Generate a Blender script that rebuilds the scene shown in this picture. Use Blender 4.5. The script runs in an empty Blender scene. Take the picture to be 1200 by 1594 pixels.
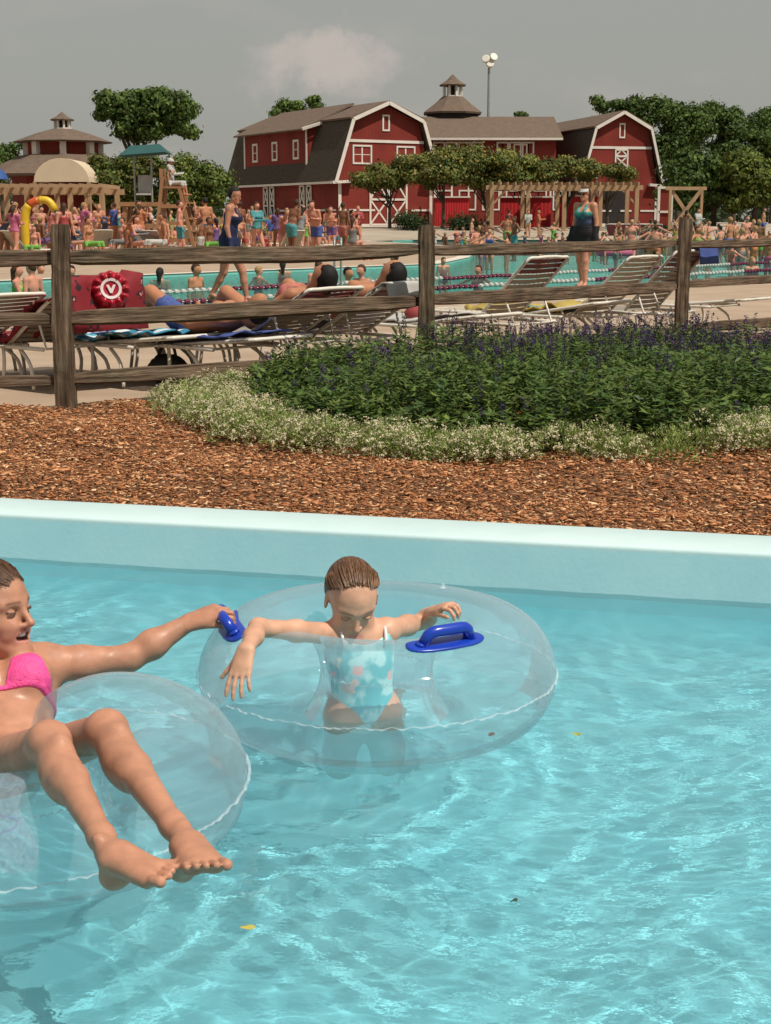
import bpy, bmesh, math, random
import numpy as np
from mathutils import Vector, Matrix, noise

# ------------------------------------------------------------------ camera, world, sun, exposure
F_PX, CAM_H = 2300.0, 1.2
PITCH = math.atan(454 / F_PX)
scene = bpy.context.scene
col = scene.collection
cam_d = bpy.data.cameras.new('camera')
cam = bpy.data.objects.new('camera', cam_d)
col.objects.link(cam)
cam.location = (0, 0, CAM_H)
cam.rotation_euler = (math.pi / 2 - PITCH, 0, 0)
cam_d.sensor_fit = 'VERTICAL'
cam_d.sensor_height = 36
cam_d.lens = F_PX / 1594 * 36
cam_d.clip_start = 0.05
cam_d.clip_end = 3000
scene.camera = cam

SUN_EL, SUN_AZ = math.radians(58), math.radians(128)      # azimuth clockwise from +Y (ahead): behind, to the right
sun_vec = Vector((math.cos(SUN_EL) * math.sin(SUN_AZ), math.cos(SUN_EL) * math.cos(SUN_AZ), math.sin(SUN_EL)))
sun_d = bpy.data.lights.new('sun', 'SUN')
sun_d.energy = 3.7
sun_d.angle = math.radians(0.53)
sun_d.color = (1.0, 0.93, 0.82)
sun = bpy.data.objects.new('sun', sun_d)
col.objects.link(sun)
sun.rotation_euler = sun_vec.to_track_quat('Z', 'Y').to_euler()
sun.location = (8, -6, 12)

world = bpy.data.worlds.new('World')
scene.world = world
world.use_nodes = True
wn, wl = world.node_tree.nodes, world.node_tree.links
wn.clear()
w_out = wn.new('ShaderNodeOutputWorld')
w_bg = wn.new('ShaderNodeBackground')
w_sky = wn.new('ShaderNodeTexSky')
w_sky.sky_type = 'NISHITA'
w_sky.sun_disc = False
w_sky.sun_elevation = SUN_EL
w_sky.sun_rotation = SUN_AZ
w_sky.dust_density = 4.0
w_sky.air_density = 1.3
w_co = wn.new('ShaderNodeTexCoord')
w_sep = wn.new('ShaderNodeSeparateXYZ')
wl.new(w_co.outputs['Generated'], w_sep.inputs[0])
# high thin haze veil: greys the blue
w_veil = wn.new('ShaderNodeMix'); w_veil.data_type = 'RGBA'
w_veil.inputs[0].default_value = 0.86
w_veil.inputs[7].default_value = (3.12, 3.12, 2.88, 1)
wl.new(w_sky.outputs[0], w_veil.inputs[6])
# soft cumulus: noise in direction space, flattened towards the horizon
w_map = wn.new('ShaderNodeMapping')
w_map.inputs['Scale'].default_value = (3.4, 3.4, 7.5)
w_map.inputs['Location'].default_value = (0.62, 0.0, 0.33)
wl.new(w_co.outputs['Generated'], w_map.inputs[0])
w_n = wn.new('ShaderNodeTexNoise')
w_n.inputs['Scale'].default_value = 1.9
w_n.inputs['Detail'].default_value = 7
w_n.inputs['Roughness'].default_value = 0.55
wl.new(w_map.outputs[0], w_n.inputs[0])
w_r = wn.new('ShaderNodeValToRGB')
w_r.color_ramp.elements[0].position = 0.53
w_r.color_ramp.elements[1].position = 0.74
wl.new(w_n.outputs[0], w_r.inputs[0])
# one larger pale cumulus low over the barns
w_d = wn.new('ShaderNodeVectorMath'); w_d.operation = 'SUBTRACT'
w_d.inputs[1].default_value = (0.008, 1.04, 0.143)
w_n2 = wn.new('ShaderNodeTexNoise')
w_n2.inputs['Scale'].default_value = 20
w_n2.inputs['Detail'].default_value = 9; w_n2.inputs['Roughness'].default_value = 0.62
wl.new(w_co.outputs['Generated'], w_n2.inputs[0])
w_wob = wn.new('ShaderNodeVectorMath'); w_wob.operation = 'MULTIPLY_ADD'
w_wob.inputs[1].default_value = (0.09, 0.09, 0.09)
wl.new(w_n2.outputs['Color'], w_wob.inputs[0])
wl.new(w_co.outputs['Generated'], w_wob.inputs[2])
wl.new(w_wob.outputs[0], w_d.inputs[0])
w_d2 = wn.new('ShaderNodeVectorMath'); w_d2.operation = 'MULTIPLY'
w_d2.inputs[1].default_value = (19, 2, 40)
wl.new(w_d.outputs[0], w_d2.inputs[0])
w_len = wn.new('ShaderNodeVectorMath'); w_len.operation = 'LENGTH'
wl.new(w_d2.outputs[0], w_len.inputs[0])
w_mr = wn.new('ShaderNodeMapRange')
w_mr.inputs[1].default_value = 1.15
w_mr.inputs[2].default_value = 0.35
w_mr.interpolation_type = 'SMOOTHSTEP'
wl.new(w_len.outputs['Value'], w_mr.inputs[0])
w_max = wn.new('ShaderNodeMath'); w_max.operation = 'MAXIMUM'
w_rs = wn.new('ShaderNodeMath'); w_rs.operation = 'MULTIPLY'; w_rs.inputs[1].default_value = 0.38; wl.new(w_r.outputs[0], w_rs.inputs[0]); wl.new(w_rs.outputs[0], w_max.inputs[0]); wl.new(w_mr.outputs[0], w_max.inputs[1])
w_mul = wn.new('ShaderNodeMath'); w_mul.operation = 'MULTIPLY'; w_mul.inputs[1].default_value = 0.85
wl.new(w_max.outputs[0], w_mul.inputs[0])
w_cl = wn.new('ShaderNodeMix'); w_cl.data_type = 'RGBA'
w_cl.inputs[7].default_value = (4.7, 4.2, 3.8, 1)
wl.new(w_mul.outputs[0], w_cl.inputs[0])
wl.new(w_veil.outputs[2], w_cl.inputs[6])
wl.new(w_cl.outputs[2], w_bg.inputs[0])
w_bg.inputs[1].default_value = 0.1
wl.new(w_bg.outputs[0], w_out.inputs[0])

scene.view_settings.view_transform = 'Standard'
scene.view_settings.look = 'None'
scene.view_settings.exposure = 0.2
scene.view_settings.gamma = 1.0
scene.view_settings.use_curve_mapping = False
try:
    cy = scene.cycles
    cy.max_bounces = 10
    cy.transparent_max_bounces = 24
    cy.transmission_bounces = 8
    cy.caustics_reflective = False
    cy.caustics_refractive = True
    cy.sample_clamp_indirect = 4.0
    cy.use_denoising = True
    sun_d.cycles.is_caustics_light = True
except Exception:
    pass

R_ = random.Random(7)

# ------------------------------------------------------------------ where a direction meets a plane (surveying helper)
def ray(u, v):
    x, y = u - 600.0, 797.0 - v
    c, s = math.cos(PITCH), math.sin(PITCH)
    return x, F_PX * c + y * s, -F_PX * s + y * c
def on(u, v, z=0.0):
    d = ray(u, v); k = (z - CAM_H) / d[2]
    return Vector((d[0] * k, d[1] * k, z))
def at(u, v, Y):
    d = ray(u, v); k = Y / d[1]
    return Vector((d[0] * k, Y, CAM_H + d[2] * k))

# ------------------------------------------------------------------ materials
MATS = {}
def nodes_of(name):
    m = bpy.data.materials.new(name); m.use_nodes = True
    n, l = m.node_tree.nodes, m.node_tree.links
    return m, n, l, n['Principled BSDF']
def M(name, color, rough=0.6, var=0.18, scale=6.0, bump=0.0, bscale=40.0, spec=0.5, metal=0.0, stretch=None, coat=0.0, detail=5, color2=None):
    """plain material: base colour broken up by noise, fine relief"""
    if name in MATS: return MATS[name]
    m, n, l, b = nodes_of(name)
    b.inputs['Roughness'].default_value = rough
    b.inputs['Specular IOR Level'].default_value = spec
    b.inputs['Metallic'].default_value = metal
    b.inputs['Coat Weight'].default_value = coat
    co = n.new('ShaderNodeTexCoord'); src = co.outputs['Object']
    if stretch:
        mp = n.new('ShaderNodeMapping'); mp.inputs['Scale'].default_value = stretch
        l.new(src, mp.inputs[0]); src = mp.outputs[0]
    t = n.new('ShaderNodeTexNoise'); t.inputs['Scale'].default_value = scale; t.inputs['Detail'].default_value = detail
    l.new(src, t.inputs[0])
    mx = n.new('ShaderNodeMix'); mx.data_type = 'RGBA'
    c2 = color2 or [min(1, c * (1 + var)) for c in color]
    c1 = color if color2 else [c * (1 - var) for c in color]
    mx.inputs[6].default_value = (*c1, 1); mx.inputs[7].default_value = (*c2, 1)
    rp = n.new('ShaderNodeMapRange'); rp.inputs[1].default_value = 0.3; rp.inputs[2].default_value = 0.7
    l.new(t.outputs[0], rp.inputs[0]); l.new(rp.outputs[0], mx.inputs[0])
    l.new(mx.outputs[2], b.inputs['Base Color'])
    if bump:
        t2 = n.new('ShaderNodeTexNoise'); t2.inputs['Scale'].default_value = bscale; t2.inputs['Detail'].default_value = 4
        l.new(src, t2.inputs[0])
        bp = n.new('ShaderNodeBump'); bp.inputs['Strength'].default_value = 1; bp.inputs['Distance'].default_value = bump
        l.new(t2.outputs[0], bp.inputs['Height']); l.new(bp.outputs[0], b.inputs['Normal'])
    MATS[name] = m
    return m

# ------------------------------------------------------------------ mesh helpers
def link(o):
    col.objects.link(o); return o
def mesh_obj(name, verts, faces, mat=None, parent=None, smooth=False, attrs=None):
    me = bpy.data.meshes.new(name)
    if isinstance(verts, np.ndarray):
        verts = np.ascontiguousarray(verts, dtype=np.float32)
        me.vertices.add(len(verts)); me.vertices.foreach_set('co', verts.ravel())
        if isinstance(faces, np.ndarray):
            k = faces.shape[1]; nf = len(faces)
            me.loops.add(nf * k); me.loops.foreach_set('vertex_index', np.ascontiguousarray(faces, dtype=np.int32).ravel())
            me.polygons.add(nf); me.polygons.foreach_set('loop_start', np.arange(0, nf * k, k, dtype=np.int32))
            me.update(calc_edges=True)
        else:
            me.clear_geometry(); me.from_pydata([tuple(v) for v in verts], [], faces)
    else:
        me.from_pydata([tuple(v) for v in verts], [], faces)
    me.validate()
    if smooth: me.polygons.foreach_set('use_smooth', [True] * len(me.polygons))
    if mat:
        for m_ in (mat if isinstance(mat, (list, tuple)) else [mat]): me.materials.append(m_)
    o = bpy.data.objects.new(name, me)
    if parent: o.parent = parent
    return link(o)
def bm_obj(name, bm, mat=None, parent=None, smooth=False, bevel=0.0):
    me = bpy.data.meshes.new(name)
    if bevel:
        bmesh.ops.bevel(bm, geom=[e for e in bm.edges if e.calc_face_angle(0) > 0.7], offset=bevel, segments=1, affect='EDGES')
    bmesh.ops.recalc_face_normals(bm, faces=bm.faces)
    bm.to_mesh(me); bm.free()
    if smooth: me.polygons.foreach_set('use_smooth', [True] * len(me.polygons))
    if mat:
        for m_ in (mat if isinstance(mat, (list, tuple)) else [mat]): me.materials.append(m_)
    o = bpy.data.objects.new(name, me)
    if parent: o.parent = parent
    return link(o)
def tag(o, label=None, cat=None, group=None, kind=None):
    if label: o['label'] = label
    if cat: o['category'] = cat
    if group: o['group'] = group
    if kind: o['kind'] = kind
    return o
def thing(name, label, cat, loc=(0, 0, 0), rz=0.0, group=None):
    o = bpy.data.objects.new(name, None); link(o)
    o.empty_display_size = 0.2
    o.location = loc; o.rotation_euler = (0, 0, rz)
    return tag(o, label, cat, group)
def kids(o): return [c for c in bpy.data.objects if c.parent == o]
def copy_tree(o, parent=None, _k=None):
    c = o.copy(); link(c)
    if parent: c.parent = parent
    for ch in o.children: copy_tree(ch, c)
    return c
def box(bm, c, s, rz=0.0, mat=0, rot=None):
    """box centred at c with full sizes s"""
    m = Matrix.Translation(c) @ (rot.to_4x4() if rot else Matrix.Rotation(rz, 4, 'Z')) @ Matrix.Diagonal((*s, 1))
    r = bmesh.ops.create_cube(bm, size=1.0, matrix=m)
    if mat:
        for f in {f for v in r['verts'] for f in v.link_faces}: f.material_index = mat
    return r['verts']
def frame_for(d):
    d = d.normalized(); a = Vector((0, 0, 1)) if abs(d.z) < 0.95 else Vector((1, 0, 0))
    x = d.cross(a).normalized(); return x, d.cross(x).normalized()
def bar(bm, a, b, w, h, up=None):
    """rectangular bar from a to b, w across, h along up"""
    a, b = Vector(a), Vector(b); d = (b - a).normalized()
    up = Vector(up) if up else (Vector((0, 0, 1)) if abs(d.z) < 0.95 else Vector((0, 1, 0)))
    x = d.cross(up).normalized(); z = x.cross(d).normalized()
    vs = []
    for p in (a, b):
        for sx, sz in ((-1, -1), (1, -1), (1, 1), (-1, 1)): vs.append(bm.verts.new(p + x * sx * w / 2 + z * sz * h / 2))
    for f in ((3, 2, 1, 0), (4, 5, 6, 7), (0, 1, 5, 4), (1, 2, 6, 5), (2, 3, 7, 6), (3, 0, 4, 7)):
        bm.faces.new([vs[i] for i in f])
def tube(bm, pts, r, n=8, closed=False, caps=True):
    pts = [Vector(p) for p in pts]; rings = []
    rr = r if isinstance(r, (list, tuple)) else [r] * len(pts)
    N = len(pts); px = None
    for i, p in enumerate(pts):
        if closed: d = pts[(i + 1) % N] - pts[i - 1]
        else: d = pts[min(i + 1, N - 1)] - pts[max(i - 1, 0)]
        d.normalize()
        if px is None: x, y = frame_for(d)
        else:
            x = (px - d * px.dot(d)).normalized(); y = d.cross(x)
        px = x
        rings.append([bm.verts.new(p + (x * math.cos(a) + y * math.sin(a)) * rr[i]) for a in [2 * math.pi * k / n for k in range(n)]])
    for i in range(N if closed else N - 1):
        A, B = rings[i], rings[(i + 1) % N]
        off = 0
        if closed and i == N - 1:
            off = min(range(n), key=lambda q: (A[0].co - B[q].co).length)
        for k in range(n): bm.faces.new((A[k], A[(k + 1) % n], B[(k + 1 + off) % n], B[(k + off) % n]))
    if caps and not closed:
        bm.faces.new(rings[0][::-1]); bm.faces.new(rings[-1])
def lathe(bm, prof, n=16, c=(0, 0, 0), cap=True, ang0=0.0):
    """prof: list of (r, z)"""
    rings = []
    for r, z in prof:
        rings.append([bm.verts.new((c[0] + r * math.cos(ang0 + 2 * math.pi * k / n), c[1] + r * math.sin(ang0 + 2 * math.pi * k / n), c[2] + z)) for k in range(n)])
    for A, B in zip(rings, rings[1:]):
        for k in range(n): bm.faces.new((A[k], A[(k + 1) % n], B[(k + 1) % n], B[k]))
    if cap:
        bm.faces.new(rings[0][::-1]); bm.faces.new(rings[-1])
def poly_prism(name, pts, z0, z1, mat, parent=None):
    bm = bmesh.new()
    lo = [bm.verts.new((x, y, z0)) for x, y in pts]; hi = [bm.verts.new((x, y, z1)) for x, y in pts]
    bm.faces.new(lo[::-1]); bm.faces.new(hi)
    n = len(pts)
    for i in range(n): bm.faces.new((lo[i], lo[(i + 1) % n], hi[(i + 1) % n], hi[i]))
    return bm_obj(name, bm, mat, parent)
def smooth_path(pts, k=6):
    """Catmull-Rom"""
    P = [Vector(p) for p in pts]; out = []
    for i in range(len(P) - 1):
        p0, p1, p2, p3 = P[max(i - 1, 0)], P[i], P[i + 1], P[min(i + 2, len(P) - 1)]
        for j in range(k):
            t = j / k
            out.append(0.5 * ((2 * p1) + (p2 - p0) * t + (2 * p0 - 5 * p1 + 4 * p2 - p3) * t * t + (3 * p1 - p0 - 3 * p2 + p3) * t ** 3))
    out.append(P[-1]); return out
# ------------------------------------------------------------------ lazy river: wall, floor, water
WL, WR = on(0, 868, 0), on(1200, 940, 0)          # waterline on the far wall, at the picture's edges
wd = (WR - WL).normalized(); wnorm = Vector((-wd.y, wd.x, 0))     # along the wall; away from the water
COP_Z = 0.165
def wallp(s, off, z):                                # s metres along the wall from WL, off metres behind its face
    p = WL + wd * s + wnorm * off; return Vector((p.x, p.y, z))
RIVER_BED = -0.62

def pool_paint(name, c1, c2, rough=0.45):
    m, n, l, b = nodes_of(name)
    co = n.new('ShaderNodeTexCoord')
    t = n.new('ShaderNodeTexNoise'); t.inputs['Scale'].default_value = 3.0; t.inputs['Detail'].default_value = 8; t.inputs['Roughness'].default_value = 0.65
    l.new(co.outputs['Object'], t.inputs[0])
    r = n.new('ShaderNodeValToRGB')
    r.color_ramp.elements[0].position = 0.3; r.color_ramp.elements[0].color = (*c1, 1)
    r.color_ramp.elements[1].position = 0.72; r.color_ramp.elements[1].color = (*c2, 1)
    l.new(t.outputs[0], r.inputs[0]); l.new(r.outputs[0], b.inputs['Base Color'])
    t2 = n.new('ShaderNodeTexNoise'); t2.inputs['Scale'].default_value = 55
    l.new(co.outputs['Object'], t2.inputs[0])
    bp = n.new('ShaderNodeBump'); bp.inputs['Distance'].default_value = 0.0012; bp.inputs['Strength'].default_value = 0.4
    l.new(t2.outputs[0], bp.inputs['Height']); l.new(bp.outputs[0], b.inputs['Normal'])
    b.inputs['Roughness'].default_value = rough
    return m
m_wall = pool_paint('pale_blue_pool_paint', (0.47, 0.72, 0.77), (0.56, 0.80, 0.83))
m_floor = pool_paint('turquoise_pool_floor', (0.29, 0.82, 0.94), (0.38, 0.89, 0.98), 0.6)
m_coping = pool_paint('white_blue_coping_paint', (0.52, 0.68, 0.69), (0.60, 0.75, 0.75), 0.7)

# wall: swept profile with a rounded coping nose
prof = [(-0.95, RIVER_BED - .004), (-0.80, RIVER_BED + .003), (-0.66, RIVER_BED + .014), (-0.50, RIVER_BED + 0.05), (-0.30, RIVER_BED + 0.14), (-0.14, RIVER_BED + 0.27), (-0.045, RIVER_BED + 0.42), (0.0, -0.06), (0.0, COP_Z - 0.02)]
prof_top = []
for k in range(7):
    a = math.pi - k * math.pi / 12
    prof_top.append((0.014 + 0.014 * math.cos(a), COP_Z - 0.014 + 0.014 * math.sin(a)))
prof_top += [(0.27, COP_Z), (0.275, COP_Z - 0.006), (0.275, COP_Z - 0.2)]
def sweep(name, prof, s0, s1, mat, ns=2, parent=None):
    V, Fc = [], []
    for i in range(ns):
        s = s0 + (s1 - s0) * i / (ns - 1)
        for off, z in prof: V.append(wallp(s, off, z))
    k = len(prof)
    for i in range(ns - 1):
        for j in range(k - 1): Fc.append((i * k + j, (i + 1) * k + j, (i + 1) * k + j + 1, i * k + j + 1))
    return mesh_obj(name, V, Fc, mat, parent, smooth=False)
o = sweep('pool_wall', prof[7:], -14, 14, m_wall); tag(o, kind='structure')
o = sweep('added_sunlit_cove', prof[:8], -14, 14, m_floor); tag(o, kind='structure')  # cove added: wall foot sloped outward under water to catch sunlight
for p in o.data.polygons: p.use_smooth = max(o.data.vertices[v_].co.z for v_ in p.vertices) < 0.01
o = sweep('pool_coping', [(0.0, COP_Z - 0.02)] + prof_top, -14, 14, m_coping, 40); tag(o, kind='structure')
for p in o.data.polygons: p.use_smooth = True

V = [(-14, -6, RIVER_BED), (14, -6, RIVER_BED), wallp(14, .02, RIVER_BED), wallp(-14, .02, RIVER_BED)]
o = mesh_obj('pool_floor', V, [(0, 1, 2, 3)], m_floor); tag(o, kind='structure')
floor_o = o

# water: real waves, finer where it is near
def axis(lo, hi, a, b, fine, coarse):
    out = [lo]; x = lo
    while x < hi:
        d = max(0, a - x, x - b); x += fine + min(coarse, d * 0.12); out.append(x)
    return np.array(out)
rng = np.random.default_rng(5)
gx = axis(-12, 12, -1.7, 1.9, 0.0098, 0.8)
gy = axis(-5, 7.4, 1.9, 5.0, 0.0098, 0.8)
X, Y = np.meshgrid(gx, gy, indexing='ij')
Zw = np.zeros_like(X)
# domain warp so the crests are not straight
wx = 0.10 * np.sin(1.3 * X + 2.1 * Y + 1) + 0.07 * np.sin(3.1 * X - 1.7 * Y) + 0.04 * np.sin(6.7 * Y + 2.2 * X)
wy = 0.10 * np.sin(1.7 * Y - 1.9 * X + 2) + 0.07 * np.sin(2.9 * Y + 3.3 * X + 4) + 0.04 * np.sin(7.3 * X - 3.0 * Y)
comps = []
for i in range(56):
    lam = 0.040 * (12.0 ** rng.random())
    th = rng.normal(math.radians(75), 0.9)
    slope = 0.0074 * (lam / 0.25) ** -0.08
    comps.append((lam, th, slope, rng.random() * 6.283))
gust = 0.75 + 0.45 * np.sin(1.9 * X + 0.7 * Y + 0.5) * np.sin(1.4 * Y - 0.6 * X + 1.1)
for lam, th, slope, ph in comps:
    k = 2 * math.pi / lam
    s = np.sin(k * (math.cos(th) * (X + wx) + math.sin(th) * (Y + wy)) + ph)
    amp = slope / k
    Zw += amp * s * (gust if lam < 0.3 else 1.0)
# rings where the swimmers disturb it
for cx, cy, a in ((-0.03, 3.53, 0.0008), (-0.72, 2.92, 0.0010)):
    rr = np.hypot(X - cx, Y - cy); Zw += a * np.sin(rr * 48) * np.exp(-((rr - 0.55) / 0.22) ** 2)
keep = (X - WL.x) * wnorm.x + (Y - WL.y) * wnorm.y
nx, ny = X.shape
idx = np.arange(nx * ny).reshape(nx, ny)
quads = np.stack([idx[:-1, :-1], idx[1:, :-1], idx[1:, 1:], idx[:-1, 1:]], -1).reshape(-1, 4)
inside = (keep < 0.14)
quads = quads[inside.ravel()[quads].all(axis=1)]
used = np.zeros(nx * ny, bool); used[quads.ravel()] = True
remap = -np.ones(nx * ny, np.int64); remap[used] = np.arange(used.sum())
V = np.stack([X, Y, Zw], -1).reshape(-1, 3)[used]
m_water, n, l, b = nodes_of('river_water'); n.remove(b)
g = n.new('ShaderNodeBsdfGlass'); g.inputs['IOR'].default_value = 1.333; g.inputs['Roughness'].default_value = 0.0
g.inputs['Color'].default_value = (0.93, 0.99, 1.0, 1)
co = n.new('ShaderNodeTexCoord'); nt = n.new('ShaderNodeTexNoise'); nt.inputs['Scale'].default_value = 22; nt.inputs['Detail'].default_value = 3
l.new(co.outputs['Object'], nt.inputs[0])
bp = n.new('ShaderNodeBump'); bp.inputs['Distance'].default_value = 0.0021; bp.inputs['Strength'].default_value = 1.0
l.new(nt.outputs[0], bp.inputs['Height']); l.new(bp.outputs[0], g.inputs['Normal'])
tw_ = n.new('ShaderNodeBsdfTransparent'); tw_.inputs[0].default_value = (0.90, 0.985, 1.0, 1)
mw_ = n.new('ShaderNodeMixShader'); mw_.inputs[0].default_value = 0.28; l.new(g.outputs[0], mw_.inputs[1]); l.new(tw_.outputs[0], mw_.inputs[2])
l.new(mw_.outputs[0], n['Material Output'].inputs[0])
water = mesh_obj('river_water', V, remap[quads], m_water, smooth=True)
tag(water, kind='structure')
try:
    water.cycles.is_caustics_caster = True
    floor_o.cycles.is_caustics_receiver = True
    bpy.data.objects['pool_wall'].cycles.is_caustics_receiver = True
    bpy.data.objects['added_sunlit_cove'].cycles.is_caustics_receiver = True
except Exception: pass
# ------------------------------------------------------------------ soft-body modelling: smooth unions of tapered limbs, surfaced into one mesh
class Body:
    """list of primitives -> one continuous surface"""
    def __init__(s): s.prims = []
    def cone(s, a, b, ra, rb, k=0.012, flat=None, op='u'):
        s.prims.append(('c', np.array(a, float), np.array(b, float), ra, rb, k, flat, op)); return s
    def chain(s, pts, rs, k=0.012, flat=None):
        for i in range(len(pts) - 1): s.cone(pts[i], pts[i + 1], rs[i], rs[i + 1], k, flat)
        return s
    def ell(s, c, r, axes=None, k=0.012, op='u'):
        A = np.eye(3) if axes is None else np.array([list(x) for x in axes], float)
        s.prims.append(('e', np.array(c, float), np.array(r, float), A, k, op)); return s
    def bounds(s):
        lo, hi = np.full(3, 1e9), np.full(3, -1e9)
        for p in s.prims:
            if p[-1] != 'u': continue
            if p[0] == 'c':
                R = max(p[3], p[4])
                if p[6]: R *= max(1, 1 / p[6][1])
                lo = np.minimum(lo, np.minimum(p[1], p[2]) - R); hi = np.maximum(hi, np.maximum(p[1], p[2]) + R)
            else:
                R = max(p[2]); lo = np.minimum(lo, p[1] - R); hi = np.maximum(hi, p[1] + R)
        return lo, hi
    def field(s, h, lo=None, hi=None, pad=0.012):
        l0, h0 = s.bounds()
        lo = l0 - pad if lo is None else np.array(lo, float); hi = h0 + pad if hi is None else np.array(hi, float)
        n = np.ceil((hi - lo) / h).astype(int) + 1
        f = np.full(n, 1.0, np.float32)
        for p in s.prims:
            if p[0] == 'c':
                _, a, b, ra, rb, k, flat, op = p; R = max(ra, rb)
                if flat: R *= max(1, 1 / flat[1])
                blo, bhi = np.minimum(a, b) - R, np.maximum(a, b) + R
            else:
                _, c, r, A, k, op = p; R = max(r); blo, bhi = c - R, c + R
            m = k + 3 * h
            i0 = np.clip(((blo - m - lo) / h).astype(int), 0, n); i1 = np.clip(np.ceil((bhi + m - lo) / h).astype(int) + 1, 0, n)
            if (i1 <= i0).any(): continue
            gx_, gy_, gz_ = [np.arange(i0[q], i1[q]) * h + lo[q] for q in range(3)]
            P = np.stack(np.meshgrid(gx_, gy_, gz_, indexing='ij'), -1).astype(np.float32)
            sl = tuple(slice(i0[q], i1[q]) for q in range(3))
            if p[0] == 'c':
                sc_ = 1.0
                if flat:
                    ax = np.array(flat[0], float); ax /= np.linalg.norm(ax); mid = (a + b) / 2
                    sF = flat[1]
                    P = P + ((P - mid) @ ax)[..., None] * ax * (1 / sF - 1)
                    a_ = a + ((a - mid) @ ax) * ax * (1 / sF - 1); b_ = b + ((b - mid) @ ax) * ax * (1 / sF - 1)
                    sc_ = min(1.0, sF)
                else: a_, b_ = a, b
                ba = b_ - a_; L2 = max(ba @ ba, 1e-12)
                t = np.clip(((P - a_) @ ba) / L2, 0, 1)
                d = np.linalg.norm(P - a_ - t[..., None] * ba, axis=-1) - (ra + (rb - ra) * t)
                d = d * sc_
            else:
                q = (P - c) @ A.T
                k0 = np.linalg.norm(q / r, axis=-1); k1 = np.linalg.norm(q / (r * r), axis=-1)
                d = k0 * (k0 - 1) / np.maximum(k1, 1e-6)
            d = d.astype(np.float32); g = f[sl]
            if op == 'u':
                hh = np.maximum(k - np.abs(g - d), 0) / k
                f[sl] = np.minimum(g, d) - hh * hh * k * 0.25
            else:
                hh = np.maximum(k - np.abs(g + d), 0) / k
                f[sl] = np.maximum(g, -d) + hh * hh * k * 0.25
        return f, lo, h
def surface(f, lo, h):
    """naive surface nets"""
    n = np.array(f.shape)
    s = f < 0
    c = np.zeros(n - 1, np.int8)
    for dx in (0, 1):
        for dy in (0, 1):
            for dz in (0, 1):
                c += s[dx:n[0] - 1 + dx, dy:n[1] - 1 + dy, dz:n[2] - 1 + dz]
    act = (c > 0) & (c < 8)
    ids = np.argwhere(act)
    vid = np.full(act.shape, -1, np.int32); vid[act] = np.arange(len(ids))
    acc = np.zeros((len(ids), 3)); cnt = np.zeros(len(ids))
    i, j, k = ids.T
    corners = [(0, 0, 0), (1, 0, 0), (0, 1, 0), (1, 1, 0), (0, 0, 1), (1, 0, 1), (0, 1, 1), (1, 1, 1)]
    for a in range(8):
        for b_ in range(a + 1, 8):
            ca, cb = np.array(corners[a]), np.array(corners[b_])
            if np.abs(ca - cb).sum() != 1: continue
            fa = f[i + ca[0], j + ca[1], k + ca[2]]; fb = f[i + cb[0], j + cb[1], k + cb[2]]
            m = (fa < 0) != (fb < 0)
            t = np.where(m, fa / np.where(m, fa - fb, 1), 0)
            acc[m] += (ca + t[:, None] * (cb - ca))[m]; cnt[m] += 1
    V = lo + (ids + acc / cnt[:, None]) * h
    faces = []
    for ax in range(3):
        o1, o2 = [q for q in range(3) if q != ax]
        sl0 = [slice(1, None)] * 3; sl0[ax] = slice(0, None)
        A = s[tuple(slice(1, n[q] - 1) if q != ax else slice(0, n[q] - 1) for q in range(3))]
        B = s[tuple(slice(1, n[q] - 1) if q != ax else slice(1, n[q]) for q in range(3))]
        ch = np.argwhere(A != B)
        if not len(ch): continue
        base = ch.copy(); base[:, o1] += 1; base[:, o2] += 1
        flip = A[tuple(ch.T)]
        def g(d1, d2):
            q = base.copy(); q[:, o1] -= d1; q[:, o2] -= d2
            return vid[tuple(q.T)]
        Q = np.stack([g(1, 1), g(0, 1), g(0, 0), g(1, 0)], -1)
        if ax == 1: flip = ~flip
        Q[~flip] = Q[~flip][:, ::-1]
        Q = Q[(Q >= 0).all(1)]
        faces.append(Q)
    return V, np.concatenate(faces)
def relax(V, F, it=2, w=0.5):
    """light smoothing of the surfaced mesh"""
    E = np.concatenate([F[:, [0, 1]], F[:, [1, 2]], F[:, [2, 3]], F[:, [3, 0]]])
    n = len(V)
    cnt = np.bincount(E[:, 0], minlength=n) + np.bincount(E[:, 1], minlength=n)
    for _ in range(it):
        S = np.stack([np.bincount(E[:, 0], V[E[:, 1], q], n) + np.bincount(E[:, 1], V[E[:, 0], q], n) for q in range(3)], -1)
        V = V + w * (S / np.maximum(cnt, 1)[:, None] - V)
    return V
def set_col(o, C):
    a = o.data.color_attributes.new('Col', 'FLOAT_COLOR', 'POINT')
    a.data.foreach_set('color', np.concatenate([C, np.ones((len(C), 1))], 1).astype(np.float32).ravel())

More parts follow.
